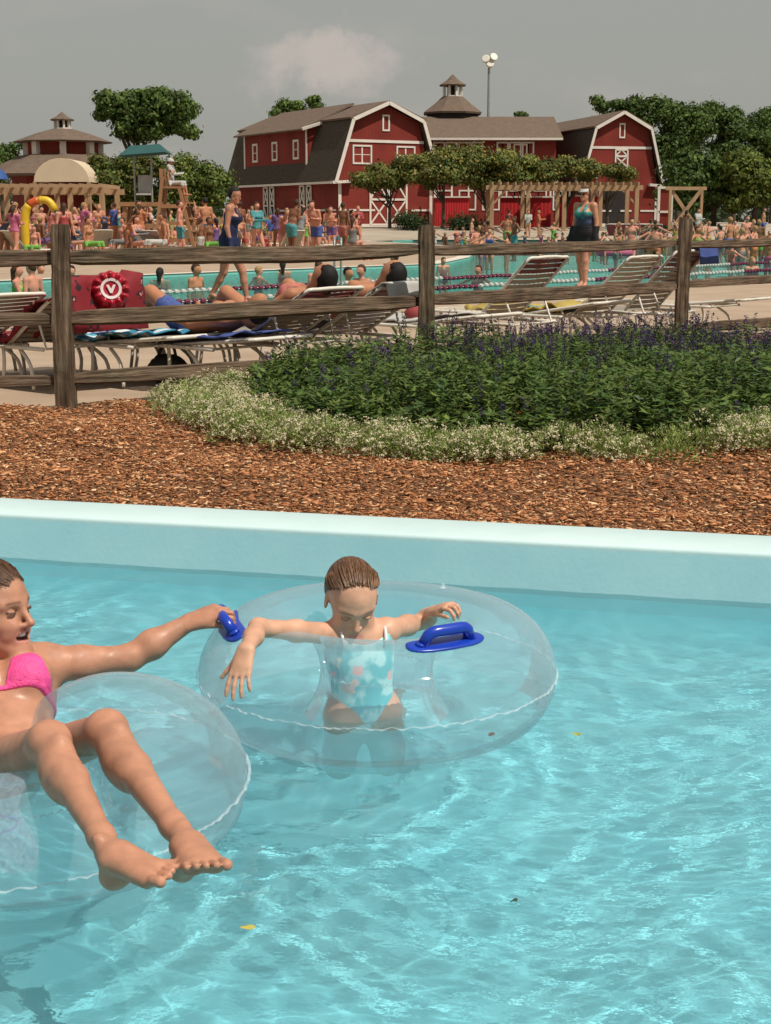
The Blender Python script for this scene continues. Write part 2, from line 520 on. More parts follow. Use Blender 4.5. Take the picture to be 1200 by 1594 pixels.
def skin_mat(name, rough=0.5, sss=0.12):
    m, n, l, b = nodes_of(name)
    at_ = n.new('ShaderNodeVertexColor'); at_.layer_name = 'Col'
    co = n.new('ShaderNodeTexCoord')
    t = n.new('ShaderNodeTexNoise'); t.inputs['Scale'].default_value = 28; t.inputs['Detail'].default_value = 6
    l.new(co.outputs['Object'], t.inputs[0])
    mr = n.new('ShaderNodeMapRange'); mr.inputs[1].default_value = 0.3; mr.inputs[2].default_value = 0.7
    mr.inputs[3].default_value = 0.82; mr.inputs[4].default_value = 1.10
    l.new(t.outputs[0], mr.inputs[0])
    mx = n.new('ShaderNodeVectorMath'); mx.operation = 'SCALE'
    l.new(at_.outputs[0], mx.inputs[0]); l.new(mr.outputs[0], mx.inputs['Scale'])
    l.new(mx.outputs[0], b.inputs['Base Color'])
    b.inputs['Roughness'].default_value = rough
    b.inputs['Specular IOR Level'].default_value = 0.45
    b.inputs['Subsurface Weight'].default_value = sss
    b.inputs['Subsurface Radius'].default_value = (0.9, 0.35, 0.2)
    b.inputs['Subsurface Scale'].default_value = 0.012
    mr2 = n.new('ShaderNodeMapRange'); mr2.inputs[1].default_value = 0.35; mr2.inputs[2].default_value = 0.65; mr2.inputs[3].default_value = 0.38; mr2.inputs[4].default_value = 0.66
    t3 = n.new('ShaderNodeTexNoise'); t3.inputs['Scale'].default_value = 60; t3.inputs['Detail'].default_value = 5; l.new(co.outputs['Object'], t3.inputs[0]); l.new(t3.outputs[0], mr2.inputs[0]); l.new(mr2.outputs[0], b.inputs['Roughness'])
    t2 = n.new('ShaderNodeTexNoise'); t2.inputs['Scale'].default_value = 260
    l.new(co.outputs['Object'], t2.inputs[0])
    bp = n.new('ShaderNodeBump'); bp.inputs['Distance'].default_value = 0.0007; bp.inputs['Strength'].default_value = 0.6
    l.new(t2.outputs[0], bp.inputs['Height']); l.new(bp.outputs[0], b.inputs['Normal'])
    return m

def nrm(v): v = np.array(v, float); return v / np.linalg.norm(v)
def rotv(v, ax, a):
    v, ax = np.array(v, float), nrm(ax)
    return v * math.cos(a) + np.cross(ax, v) * math.sin(a) + ax * (ax @ v) * (1 - math.cos(a))

def hand(B, wrist, fdir, normal, side, s=1.0, curl=(0.25, 0.3, 0.35, 0.4), thumb=(0.7, 0.3), spread=0.07, drop=0.0):
    """fdir: wrist -> fingers; normal: back of the hand; side=+1: thumb along cross(fdir, normal)"""
    w = np.array(wrist, float); f = nrm(fdir); nn = nrm(np.array(normal, float) - f * (np.array(normal, float) @ f)); x = np.cross(f, nn) * side
    k = 0.006 * s
    L = 0.088 * s
    kn = []
    for i, off in enumerate((0.032, 0.011, -0.010, -0.029)):
        q = w + f * (L * (1.0, 1.03, 0.98, 0.90)[i]) + x * off * s - nn * (0.002, 0, 0.002, 0.006)[i] * s
        kn.append(q)
        B.cone(w + x * off * 0.55 * s, q, 0.0155 * s, 0.0108 * s, 0.012 * s, flat=(nn, 0.82))
    B.cone(w - f * 0.01 * s, w + f * 0.05 * s, 0.021 * s, 0.025 * s, 0.012 * s, flat=(nn, 0.6))
    for i in range(4):
        ln = (0.073, 0.081, 0.075, 0.058)[i] * s
        sp = (1.5, 0.5, -0.5, -1.6)[i] * spread
        d = rotv(f, nn, -sp * side); ax = np.cross(d, nn)
        p = kn[i]; r = (0.0088, 0.0090, 0.0086, 0.0076)[i] * s
        c = curl[i] + drop; ang = -drop
        for j, (fr, cu) in enumerate(((0.45, 0.8), (0.30, 1.15), (0.25, 0.8))):
            ang += (c * cu if j else c * 0.75)
            dj = rotv(d, ax, -ang) if True else d
            q = p + dj * ln * fr
            B.cone(p, q, r * (1, 0.93, 0.87)[j], r * (0.93, 0.87, 0.74)[j], 0.003 * s)
            p = q
    # thumb leaves the side of the palm near its base
    a, b_ = thumb
    p = w + f * 0.018 * s + x * 0.016 * s - nn * 0.004 * s
    d = nrm(f * math.cos(a) + x * math.sin(a) - nn * 0.25)
    q = p + d * 0.045 * s
    B.cone(p, q, 0.0155 * s, 0.0105 * s, 0.012 * s)
    for ln, r in ((0.033, 0.0100), (0.026, 0.0088)):
        d = nrm(d + f * b_ * 0.6 - nn * b_ * 0.4)
        p, q = q, q + d * ln * s
        B.cone(p, q, r * s, r * 0.86 * s, 0.004 * s)

def foot(B, ankle, toe_dir, up, side, s=1.0, shin=None):
    """toe_dir: heel -> toes; side=+1: big toe along cross(toe_dir, up)"""
    a = np.array(ankle, float); t = nrm(toe_dir); u = nrm(np.array(up, float) - t * (np.array(up, float) @ t)); x = np.cross(t, u) * side
    heel = a - t * 0.035 * s - u * 0.055 * s
    B.ell(heel, (0.034 * s, 0.029 * s, 0.030 * s), (t, x, u), k=0.02 * s)
    B.cone(a, heel + t * 0.012 * s, 0.033 * s, 0.027 * s, 0.02 * s)
    B.cone(a - t * 0.02 * s + u * 0.045 * s, heel + u * 0.012 * s, 0.016 * s, 0.016 * s, 0.02 * s)      # tendon
    B.ell(a + x * 0.030 * s + t * 0.002 * s, (0.012 * s, 0.010 * s, 0.013 * s), (t, x, u), k=0.012 * s)   # ankle bones
    B.ell(a - x * 0.029 * s - t * 0.006 * s - u * 0.006 * s, (0.012 * s, 0.010 * s, 0.012 * s), (t, x, u), k=0.012 * s)
    ball = a + t * 0.120 * s - u * 0.060 * s
    for off, rr, hz, ln in ((0.030, 0.0215, 0.002, 0.004), (0.010, 0.019, 0.004, 0.004), (-0.012, 0.017, 0.002, -0.004), (-0.030, 0.0155, 0.0, -0.014)):
        B.cone(a + t * 0.02 * s + x * off * 0.5 * s - u * 0.008 * s, ball + x * off * s + t * ln * s + u * hz * s, 0.030 * s, rr * s, 0.02 * s)
    B.cone(heel - x * 0.008 * s, ball - x * 0.03 * s - u * 0.002 * s, 0.024 * s, 0.016 * s, 0.02 * s)
    for i, (off, r, ln, fwd) in enumerate(((0.0340, 0.0135, 0.050, 0.006), (0.0095, 0.0094, 0.050, 0.010), (-0.0105, 0.0089, 0.044, 0.006), (-0.0285, 0.0084, 0.038, -0.002), (-0.0450, 0.0080, 0.031, -0.012))):
        p = ball + x * off * s + t * fwd * s - u * 0.002 * s
        q = p + t * ln * 0.55 * s + u * 0.004 * s + x * off * 0.05
        e = q + t * ln * 0.42 * s - u * 0.006 * s
        B.cone(p, q, r * 1.12 * s, r * 0.98 * s, 0.003 * s); B.cone(q, e, r * 0.98 * s, r * 1.08 * s, 0.002 * s)

def head(B, c, F, U, s=1.0, child=False, smile=0.0):
    """c: head centre; F faces forward, U up. Unit: adult head 0.22 high. returns local->world function"""
    F = nrm(F); U = nrm(np.array(U, float) - F * (np.array(U, float) @ F)); L = np.cross(U, F); c = np.array(c, float)
    ax = (L, F, U)
    def W(x, y, z): return c + (L * x + F * y + U * z) * s
    def e(x, y, z, r, k=0.01, op='u'): B.ell(W(x, y, z), np.array(r) * s, ax, k * s, op)
    def cc(a, b, ra, rb, k=0.006, op='u'): B.cone(W(*a), W(*b), ra * s, rb * s, k * s, None, op)
    e(0, -0.012, 0.030, (0.0735, 0.094, 0.080), 0.01)
    e(0, 0.030, 0.010, (0.062, 0.060, 0.070), 0.02)
    if child:
        e(0, 0.034, -0.045, (0.052, 0.050, 0.058), 0.025)
        e(0.032, 0.052, -0.045, (0.027, 0.026, 0.027), 0.02); e(-0.032, 0.052, -0.045, (0.027, 0.026, 0.027), 0.02)
        e(0, 0.064, -0.088, (0.018, 0.016, 0.014), 0.025)
    else:
        e(0, 0.030, -0.048, (0.051, 0.052, 0.066), 0.025)
        cc((0.050, 0.000, -0.055), (0.016, 0.070, -0.098), 0.014, 0.013, 0.03)
        cc((-0.050, 0.000, -0.055), (-0.016, 0.070, -0.098), 0.014, 0.013, 0.03)
        e(0.034, 0.056, -0.035, (0.022, 0.022, 0.020), 0.02); e(-0.034, 0.056, -0.035, (0.022, 0.022, 0.020), 0.02)
        e(0, 0.079, -0.098, (0.017, 0.013, 0.013), 0.022)
    cc((0.046, 0.064, 0.014), (0.012, 0.083, 0.012), 0.009, 0.009, 0.016)
    cc((-0.046, 0.064, 0.014), (-0.012, 0.083, 0.012), 0.009, 0.009, 0.016)
    e(0.031, 0.086, -0.006, (0.015, 0.010, 0.011), 0.012, 's'); e(-0.031, 0.086, -0.006, (0.015, 0.010, 0.011), 0.012, 's')
    # eyeball bulge under the lids
    e(0.031, 0.0700, -0.006, (0.0135, 0.0125, 0.0125), 0.004); e(-0.031, 0.0700, -0.006, (0.0135, 0.0125, 0.0125), 0.004)
    nl = 0.102 if child else 0.108
    cc((0, 0.082, 0.006), (0, nl, -0.034), 0.0065, 0.0085, 0.012)
    e(0, nl, -0.037, (0.009, 0.009, 0.008), 0.006)
    e(0.011, nl - 0.013, -0.040, (0.0065, 0.009, 0.0065), 0.006); e(-0.011, nl - 0.013, -0.040, (0.0065, 0.009, 0.0065), 0.006)
    e(0.006, nl - 0.010, -0.047, (0.003, 0.005, 0.004), 0.003, 's'); e(-0.006, nl - 0.010, -0.047, (0.003, 0.005, 0.004), 0.003, 's')
    # mouth
    mw = 0.022 + 0.012 * smile; mo = 0.0085 * smile; zc = 0.004 * smile
    e(0, 0.074, -0.066, (0.030, 0.016, 0.024), 0.014)
    for sg in (1, -1):
        cc((0, 0.0905, -0.060 + mo * .25), (sg * mw, 0.076 - .009 * smile, -0.062 + zc + mo * .1), 0.0042, 0.0026, 0.004)
        cc((0, 0.0890, -0.0705 - mo), (sg * mw * .55, 0.083 - .002 * smile, -0.0700 - mo * .6), 0.0050, 0.0040, 0.004); cc((sg * mw * .55, 0.083 - .002 * smile, -0.0700 - mo * .6), (sg * mw, 0.075 - .009 * smile, -0.064 + zc), 0.0040, 0.0026, 0.004)
    if smile:
        e(0, 0.088, -0.066 - mo * 0.3, (mw * 0.86, 0.016, 0.0045 + mo * 0.62), 0.002, 's')
        for sg in (1, -1): cc((sg * 0.026, 0.080, -0.040), (sg * 0.036, 0.064, -0.062), 0.010, 0.009, 0.016)
    else:
        cc((-mw * .9, 0.080, -0.0655), (0, 0.0965, -0.0655), 0.0010, 0.0014, 0.002, 's'); cc((mw * .9, 0.080, -0.0655), (0, 0.0965, -0.0655), 0.0010, 0.0014, 0.002, 's')
    for sg in (1, -1):
        B.ell(W(sg * 0.074, -0.006, -0.008), np.array((0.007, 0.017, 0.030)) * s, (nrm(L - F * sg * 0.35), nrm(F + L * sg * .35), U), 0.005 * s)
        B.ell(W(sg * 0.081, 0.000, -0.006), np.array((0.005, 0.009, 0.018)) * s, (nrm(L - F * sg * 0.35), nrm(F + L * sg * .35), U), 0.004 * s, 's')
    return W, ax
def head_local(V, c, ax, s):
    q = (V - np.array(c)) / s
    return q @ np.array(ax[0]), q @ np.array(ax[1]), q @ np.array(ax[2])
def paint(C, mask, colr):
    m = np.clip(mask, 0, 1)[:, None]; return C * (1 - m) + np.array(colr) * m
def sstep(a, b, x): t = np.clip((x - a) / (b - a), 0, 1); return t * t * (3 - 2 * t)
def paint_face(C, V, c, ax, s, lips=(0.52, 0.20, 0.17), brow=(0.09, 0.05, 0.03), smile=0.0, blush=(0.62, 0.26, 0.18)):
    x, y, z = head_local(V, c, ax, s)
    r = np.hypot(x, z - 0.0)
    inhead = (np.abs(x) < 0.09) & (np.abs(z) < 0.13) & (y > 0.03) & (y < 0.14)
    ax_ = np.abs(x)
    lip = np.exp(-((z + 0.0655 + 0.004 * smile - 5 * smile * 0) / (0.0075 + 0.007 * smile)) ** 4) * (ax_ < 0.024 + 0.006 * smile) * (y > 0.078) * inhead
    C = paint(C, lip * 0.75, lips)
    if smile:
        ins = (y < 0.083) & (y > 0.060) & (np.abs(z + 0.069) < 0.011) & (ax_ < 0.024) & inhead
        C = paint(C, ins * 0.9, (0.10, 0.02, 0.02))
    bz = 0.0175 - (ax_ - 0.03) ** 2 * 6
    C = paint(C, np.exp(-((z - bz) / 0.0035) ** 2) * sstep(0.010, 0.016, ax_) * (1 - sstep(0.044, 0.052, ax_)) * inhead * 0.8, brow)
    C = paint(C, np.exp(-((ax_ - 0.04) ** 2 + (z + 0.035) ** 2) / 0.0004) * inhead * 0.35, blush)
    lash = np.exp(-((z + 0.0085 - (ax_ - 0.031) ** 2 * 18 + 0.0) / 0.0018) ** 2) * (np.abs(ax_ - 0.031) < 0.014) * (y > 0.06) * inhead
    return C, x, y, z, ax_, inhead, lash
# ------------------------------------------------------------------ swim tubes
m_vinyl, n, l, b = nodes_of('clear_vinyl'); n.remove(b)
tr = n.new('ShaderNodeBsdfTransparent'); tr.inputs[0].default_value = (0.985, 0.993, 1.0, 1)
gl = n.new('ShaderNodeBsdfGlossy'); gl.inputs['Roughness'].default_value = 0.06
df = n.new('ShaderNodeBsdfDiffuse'); df.inputs[0].default_value = (0.80, 0.90, 0.97, 1)
tl = n.new('ShaderNodeBsdfTranslucent'); tl.inputs[0].default_value = (0.78, 0.90, 0.98, 1)
lw = n.new('ShaderNodeLayerWeight'); lw.inputs['Blend'].default_value = 0.35
fr = n.new('ShaderNodeFresnel'); fr.inputs['IOR'].default_value = 1.2
co = n.new('ShaderNodeTexCoord'); nt = n.new('ShaderNodeTexNoise'); nt.inputs['Scale'].default_value = 5; nt.inputs['Detail'].default_value = 3
l.new(co.outputs['Object'], nt.inputs[0])
bp = n.new('ShaderNodeBump'); bp.inputs['Distance'].default_value = 0.006; bp.inputs['Strength'].default_value = 0.6
l.new(nt.outputs[0], bp.inputs['Height'])
for q in (gl, fr): l.new(bp.outputs[0], q.inputs['Normal'])
ad = n.new('ShaderNodeMixShader'); ad.inputs[0].default_value = 0.5; l.new(df.outputs[0], ad.inputs[1]); l.new(tl.outputs[0], ad.inputs[2])
mr = n.new('ShaderNodeMapRange'); mr.inputs[3].default_value = 0.12; mr.inputs[4].default_value = 0.48
pw = n.new('ShaderNodeMath'); pw.operation = 'POWER'; pw.inputs[1].default_value = 1.8
l.new(lw.outputs['Facing'], pw.inputs[0]); l.new(pw.outputs[0], mr.inputs[0])
s1 = n.new('ShaderNodeMixShader'); l.new(mr.outputs[0], s1.inputs[0]); l.new(tr.outputs[0], s1.inputs[1]); l.new(ad.outputs[0], s1.inputs[2])
s2 = n.new('ShaderNodeMixShader'); fm = n.new('ShaderNodeMath'); fm.operation = 'MULTIPLY'; fm.inputs[1].default_value = 0.55; l.new(fr.outputs[0], fm.inputs[0]); l.new(fm.outputs[0], s2.inputs[0]); l.new(s1.outputs[0], s2.inputs[1]); l.new(gl.outputs[0], s2.inputs[2])
l.new(s2.outputs[0], n['Material Output'].inputs[0])

m_seam, n, l, b = nodes_of('welded_vinyl_seam')
b.inputs['Base Color'].default_value = (0.75, 0.86, 0.92, 1); b.inputs['Roughness'].default_value = 0.25; b.inputs['Alpha'].default_value = 0.22
m_blue = M('royal_blue_plastic', (0.008, 0.045, 0.42), 0.28, 0.15, 9, spec=0.6)
m_print, n, l, b = nodes_of('violet_print'); b.inputs['Base Color'].default_value = (0.16, 0.12, 0.38, 1); b.inputs['Alpha'].default_value = 0.55
m_grey_print, n, l, b = nodes_of('grey_print'); b.inputs['Base Color'].default_value = (0.18, 0.30, 0.40, 1); b.inputs['Alpha'].default_value = 0.6

def torus_pt(R, r, a, p): return Vector(((R + r * math.cos(p)) * math.cos(a), (R + r * math.cos(p)) * math.sin(a), r * math.sin(p)))
def swim_tube(label, loc, R, r, tilt=(0, 0, 0), handles=(), seed=1, press=None):
    t = thing('swim_tube', label, 'swim tube', loc); t.rotation_euler = tilt
    rr = random.Random(seed)
    N, K = 128, 48; V = []
    for i in range(N):
        a = 2 * math.pi * i / N
        for k in range(K):
            p = 2 * math.pi * k / K
            # puckers pulled in along the inner and outer weld
            pk = 0.0022 * math.sin(a * 46 + 1.5 * math.sin(a * 5)) * (math.exp(-((math.cos(p) + 1) / 0.18) ** 2) + 0.6 * math.exp(-((math.cos(p) - 1) / 0.10) ** 2))
            q = torus_pt(R, r + pk + 0.002 * math.sin(3 * a + seed), a, p)
            if press:            # pressed down where a body lies on it
                for a0, wid, dep in press:
                    da = (a - a0 + math.pi) % (2 * math.pi) - math.pi
                    q.z -= dep * math.exp(-(da / wid) ** 2) * (0.55 + 0.45 * q.z / r)
            V.append(q)
    Fc = [(i * K + k, ((i + 1) % N) * K + k, ((i + 1) % N) * K + (k + 1) % K, i * K + (k + 1) % K) for i in range(N) for k in range(K)]
    mesh_obj('inflated_ring', V, Fc, m_vinyl, t, smooth=True)
    for sgn in (1, -1):          # weld seams: a thin ruffled fin
        V, Fc = [], []
        NN = 420
        for i in range(NN):
            a = 2 * math.pi * i / NN
            ro = R + sgn * r
            wv = 0.0016 * math.sin(a * 38 + 5 * math.sin(a * 5)) + 0.0012 * math.sin(a * 97 + 3 * math.sin(a * 11))
            V += [(ro * math.cos(a), ro * math.sin(a), wv), ((ro + sgn * 0.006) * math.cos(a), (ro + sgn * 0.006) * math.sin(a), wv * 1.6)]
        Fc = [(2 * i, 2 * ((i + 1) % NN), 2 * ((i + 1) % NN) + 1, 2 * i + 1) for i in range(NN)]
        o = mesh_obj('seam', V, Fc, m_seam, t)
        md = o.modifiers.new('thickness', 'SOLIDIFY'); md.thickness = 0.0015
    for a in handles:
        hn = bpy.data.objects.new('handle', None); link(hn); hn.parent = t; hn.empty_display_size = .1
        # pad hugging the ring, long side along the ring
        def hp(sl, sw, hgt):     # sl along the ring, sw across, hgt above the skin
            return torus_pt(R, r + hgt, a[0] + sl / R, a[1] + sw / r)
        def slab(name, L_, W_, h0, h1, n_=28):
            V = []; rim = []
            for q in range(n_):
                th = 2 * math.pi * q / n_; cx = math.cos(th); sx = math.sin(th)
                ex = (abs(cx) ** 0.45) * math.copysign(1, cx); ey = (abs(sx) ** 0.8) * math.copysign(1, sx)
                rim.append((ex * L_, ey * W_))
            for h in (h0, h1 - 0.0015): V += [hp(x, y, h) for x, y in rim]
            V += [hp(x * .93, y * .88, h1) for x, y in rim]; V.append(hp(0, 0, h1))
            Fc = [(i + L0 * n_, (i + 1) % n_ + L0 * n_, (i + 1) % n_ + (L0 + 1) * n_, i + (L0 + 1) * n_) for L0 in (0, 1) for i in range(n_)]
            Fc += [(i + 2 * n_, (i + 1) % n_ + 2 * n_, 3 * n_) for i in range(n_)] + [tuple(range(n_))[::-1]]
            return mesh_obj(name, V, Fc, m_blue, hn, smooth=True)
        slab('pad', 0.092, 0.028, 0.0008, 0.006)
        bm = bmesh.new()
        path = []
        for q in range(13):
            u = -1 + 2 * q / 12
            path.append(hp(u * 0.056, 0.0, 0.006 + 0.030 * (1 - abs(u) ** 7)))
        tube(bm, path, [0.0135] * 13, 10)
        # web between grip and pad
        bm_obj('grip', bm, m_blue, hn, smooth=True)
        for u in (-1, 1):
            bm = bmesh.new(); lathe(bm, [(0.014, 0), (0.0135, 0.006), (0.008, 0.009)], 14)
            o = bm_obj('grip_foot', bm, m_blue, hn, smooth=True); o.location = hp(u * 0.060, 0, 0.004)
            nn_ = (hp(0, 0, 1) - hp(0, 0, 0)).normalized(); o.rotation_euler = nn_.to_track_quat('Z', 'Y').to_euler()
    return t

TG = Vector((-0.021, 3.53, 0.105))
tube_g = swim_tube('clear round swim tube around the small girl, blue handles on top', TG, 0.290, 0.152,
                   handles=((math.radians(-60), math.radians(77)), (math.radians(192), math.radians(60))), seed=1)
# valve and printed marks on the girl's tube
bm = bmesh.new(); lathe(bm, [(0.011, 0), (0.011, 0.003), (0.006, 0.004), (0.006, 0.012), (0.004, 0.014)], 14)
o = bm_obj('valve', bm, m_seam, tube_g, True); o.location = torus_pt(0.29, 0.152, math.radians(52), math.radians(95))
def ring_print(parent, R, r, a0, p0, w, h, mat, seed):
    bm = bmesh.new(); rr = random.Random(seed)
    def q(u, v): return torus_pt(R, r + 0.0012, a0 + u / R, p0 + v / r)
    def stroke(pts, wd_):
        for (u0, v0), (u1, v1) in zip(pts, pts[1:]):
            d = Vector((u1 - u0, v1 - v0)).normalized() * wd_ / 2; nx_, ny_ = -d.y, d.x
            bm.faces.new([bm.verts.new(q(*c)) for c in ((u0 + nx_, v0 + ny_), (u1 + nx_, v1 + ny_), (u1 - nx_, v1 - ny_), (u0 - nx_, v0 - ny_))])
    K = 18
    stroke([(w * math.cos(6.283 * i / K), h * math.sin(6.283 * i / K)) for i in range(K + 1)], 0.003)
    for i in range(5):
        v = -h * .5 + i * h * .25
        stroke([(-w * .5, v), (w * .5 * rr.random(), v)], 0.0022)
    return bm_obj('printed_mark', bm, mat, parent)
ring_print(tube_g, 0.29, 0.152, math.radians(38), math.radians(70), 0.035, 0.012, m_grey_print, 3)

TW = Vector((-0.735, 2.89, 0.045))
tube_w = swim_tube('clear round swim tube holding the reclining woman in the pink bikini', TW, 0.300, 0.150,
                   tilt=(math.radians(2), math.radians(-3), 0), handles=(), seed=4, press=((math.radians(118), 0.55, 0.10), (math.radians(175), 0.5, 0.06)))
ring_print(tube_w, 0.30, 0.150, math.radians(-88), math.radians(45), 0.05, 0.02, m_print, 5)

m_glit, n, l, b = nodes_of('opaque_grey_vinyl')
co = n.new('ShaderNodeTexCoord'); vo = n.new('ShaderNodeTexVoronoi'); vo.inputs['Scale'].default_value = 170; l.new(co.outputs['Object'], vo.inputs[0])
r_g = n.new('ShaderNodeValToRGB'); r_g.color_ramp.elements[0].color = (0.20, 0.24, 0.36, 1); r_g.color_ramp.elements[1].color = (0.50, 0.55, 0.64, 1); l.new(vo.outputs['Color'], r_g.inputs[0]); l.new(r_g.outputs[0], b.inputs['Base Color'])  # grey vinyl, its sparkle put into the cell colours
b.inputs['Roughness'].default_value = 0.3; b.inputs['Alpha'].default_value = 0.26
def ring_patch(name, parent, R, r, a0, a1, p0, p1, mat, edge=0.0, h=.0014, press=None):
    V = []; na, np_ = 30, 16
    for i in range(na + 1):
        for j in range(np_ + 1):
            u, v_ = i / na, j / np_
            a = a0 + (a1 - a0) * (u + edge * math.sin(v_ * 9) * .5); p = p0 + (p1 - p0) * (v_ + edge * math.sin(u * 11))
            q = torus_pt(R, r + h, a, p)
            if press:
                for c0, wid, dep in press:
                    da = (a - c0 + math.pi) % (2 * math.pi) - math.pi; q.z -= dep * math.exp(-(da / wid) ** 2) * (0.55 + 0.45 * q.z / r)
            V.append(q)
    return mesh_obj(name, V, [(i * (np_ + 1) + j, (i + 1) * (np_ + 1) + j, (i + 1) * (np_ + 1) + j + 1, i * (np_ + 1) + j + 1) for i in range(na) for j in range(np_)], mat, parent, smooth=True)
PW = ((math.radians(118), 0.55, 0.10), (math.radians(175), 0.5, 0.06))
ring_patch('opaque_vinyl_patch', tube_w, .30, .150, math.radians(-150), math.radians(-76), math.radians(15), math.radians(105), m_glit, .05, press=PW)  # added patch for the ring's greyer, more opaque near vinyl
ring_patch('violet_print', tube_w, .30, .150, math.radians(-97), math.radians(-84), math.radians(8), math.radians(30), m_print, .12, .0024, PW)

# ------------------------------------------------------------------ skin and cloth
m_skin = skin_mat('bather_skin')  # skin's own colour from the vertex attribute, mottled by noise
m_eye = M('eye_white', (0.42, 0.38, 0.35), 0.35, 0.03)
m_iris = M('dark_iris', (0.03, 0.018, 0.01), 0.12, 0.1)
m_teeth = M('teeth', (0.80, 0.76, 0.68), 0.25, 0.04)
def hair_mat(name, c1, c2, axis_scale=(60, 4, 60)):
    m, n, l, b = nodes_of(name)
    at_ = n.new('ShaderNodeVertexColor'); at_.layer_name = 'Col'      # r: strand phase
    sp = n.new('ShaderNodeSeparateColor'); l.new(at_.outputs[0], sp.inputs[0])
    cb = n.new('ShaderNodeCombineXYZ')
    a1 = n.new('ShaderNodeMath'); a1.operation = 'MULTIPLY'; a1.inputs[1].default_value = 46
    a2 = n.new('ShaderNodeMath'); a2.operation = 'MULTIPLY'; a2.inputs[1].default_value = 3
    l.new(sp.outputs[0], a1.inputs[0]); l.new(sp.outputs[1], a2.inputs[0]); l.new(a1.outputs[0], cb.inputs[0]); l.new(a2.outputs[0], cb.inputs[1])
    t = n.new('ShaderNodeTexNoise'); t.inputs['Scale'].default_value = 1.6; t.inputs['Detail'].default_value = 6; t.inputs['Roughness'].default_value = 0.7
    l.new(cb.outputs[0], t.inputs[0])
    r = n.new('ShaderNodeValToRGB'); r.color_ramp.elements[0].position = 0.36; r.color_ramp.elements[1].position = 0.68
    r.color_ramp.elements[0].color = (*c1, 1); r.color_ramp.elements[1].color = (*c2, 1)
    l.new(t.outputs[0], r.inputs[0]); l.new(r.outputs[0], b.inputs['Base Color'])
    bp = n.new('ShaderNodeBump'); bp.inputs['Distance'].default_value = 0.004; bp.inputs['Strength'].default_value = 1
    l.new(t.outputs[0], bp.inputs['Height']); l.new(bp.outputs[0], b.inputs['Normal'])
    b.inputs['Roughness'].default_value = 0.36
    return m
m_hair_w = hair_mat('brown_hair', (0.022, 0.010, 0.006), (0.13, 0.055, 0.028))
m_hair_g = hair_mat('light_brown_hair', (0.035, 0.016, 0.009), (0.25, 0.12, 0.06))

def eyes(W, ax, s, parent, look=(0, 0), closed=0.0):
    for sg in (1, -1):
        bm = bmesh.new(); bmesh.ops.create_uvsphere(bm, u_segments=16, v_segments=10, radius=0.0108 * s)
        o = bm_obj('eye', bm, m_eye, parent, True); o.location = W(sg * 0.031, 0.0728, -0.0055)
        if closed < 0.7:
            d = nrm(ax[1] + ax[0] * look[0] + ax[2] * look[1])
            bm = bmesh.new(); bmesh.ops.create_uvsphere(bm, u_segments=14, v_segments=8, radius=0.0072 * s)
            p = bm_obj('iris', bm, m_iris, o, True); p.location = d * 0.0062 * s
def lids(B, W, s, upper=0.0035, closed=0.0):
    """skin lids leaving an almond opening"""
    for sg in (1, -1):
        n_ = 7
        for i in range(n_ - 1):
            def P(u, top):
                x = sg * (0.031 + 0.0135 * u); dy = 0.0860 - 0.0045 * u * u - (0.002 * abs(u))
                z = -0.0058 + ((upper * (1 - u * u)) if top else -0.0042 * (1 - closed) * (1 - u * u) - 0.004 * closed)
                return W(x, dy, z)
            u0, u1 = -1 + 2 * i / (n_ - 1), -1 + 2 * (i + 1) / (n_ - 1)
            B.cone(P(u0, True), P(u1, True), 0.0021 * s, 0.0021 * s, 0.002 * s)
            B.cone(P(u0, False), P(u1, False), 0.0018 * s, 0.0018 * s, 0.002 * s)

def hair_mesh(name, Bh, cut, h, mat, parent, c, ax, s, back=(0, -0.09, 0.0), amp=0.0016):
    f, lo, hh = Bh.field(h)
    n_ = f.shape
    G = np.stack(np.meshgrid(*[lo[q] + np.arange(n_[q]) * hh for q in range(3)], indexing='ij'), -1)
    x, y, z = head_local(G.reshape(-1, 3), c, ax, s)
    g = cut(x, y, z).reshape(n_) * s
    f = np.maximum(f, g)
    V, Fq = surface(f, lo, hh); V = relax(V, Fq, 1)
    x, y, z = head_local(V, c, ax, s)
    # strands run back towards the gathering point: phase = angle about it
    qx, qy, qz = x - back[0], y - back[1], z - back[2]
    ph = np.arctan2(qx, qz); rad = np.sqrt(qx ** 2 + qy ** 2 + qz ** 2)
    C = np.stack([ph / 6.283 + 0.5 + 0.004 * np.sin(rad * 60), rad * 5, ph * 0], -1)
    d = np.sin(ph * 60 + 3 * np.sin(rad * 40)) * 0.5 + np.sin(ph * 137 + 2 * np.sin(rad * 70 + 1)) * 0.35
    N = np.stack([x / 0.0735 ** 2, (y + .012) / 0.094 ** 2, (z - .03) / 0.08 ** 2], -1); N /= np.linalg.norm(N, axis=1)[:, None] + 1e-9
    V = V + (N @ np.array([ax[0], ax[1], ax[2]])) * (d * amp * s)[:, None]
    o = mesh_obj(name, V, Fq, mat, parent, smooth=True); set_col(o, C); return o

def skin_mesh(name, B, h, parent, base, post, mat=None, it=1):
    f, lo, hh = B.field(h); V, Fq = surface(f, lo, hh); V = relax(V, Fq, it)
    C = np.tile(np.array(base, float), (len(V), 1))
    C = post(C, V)
    o = mesh_obj(name, V, Fq, mat or m_skin, parent, smooth=True); set_col(o, C); return o

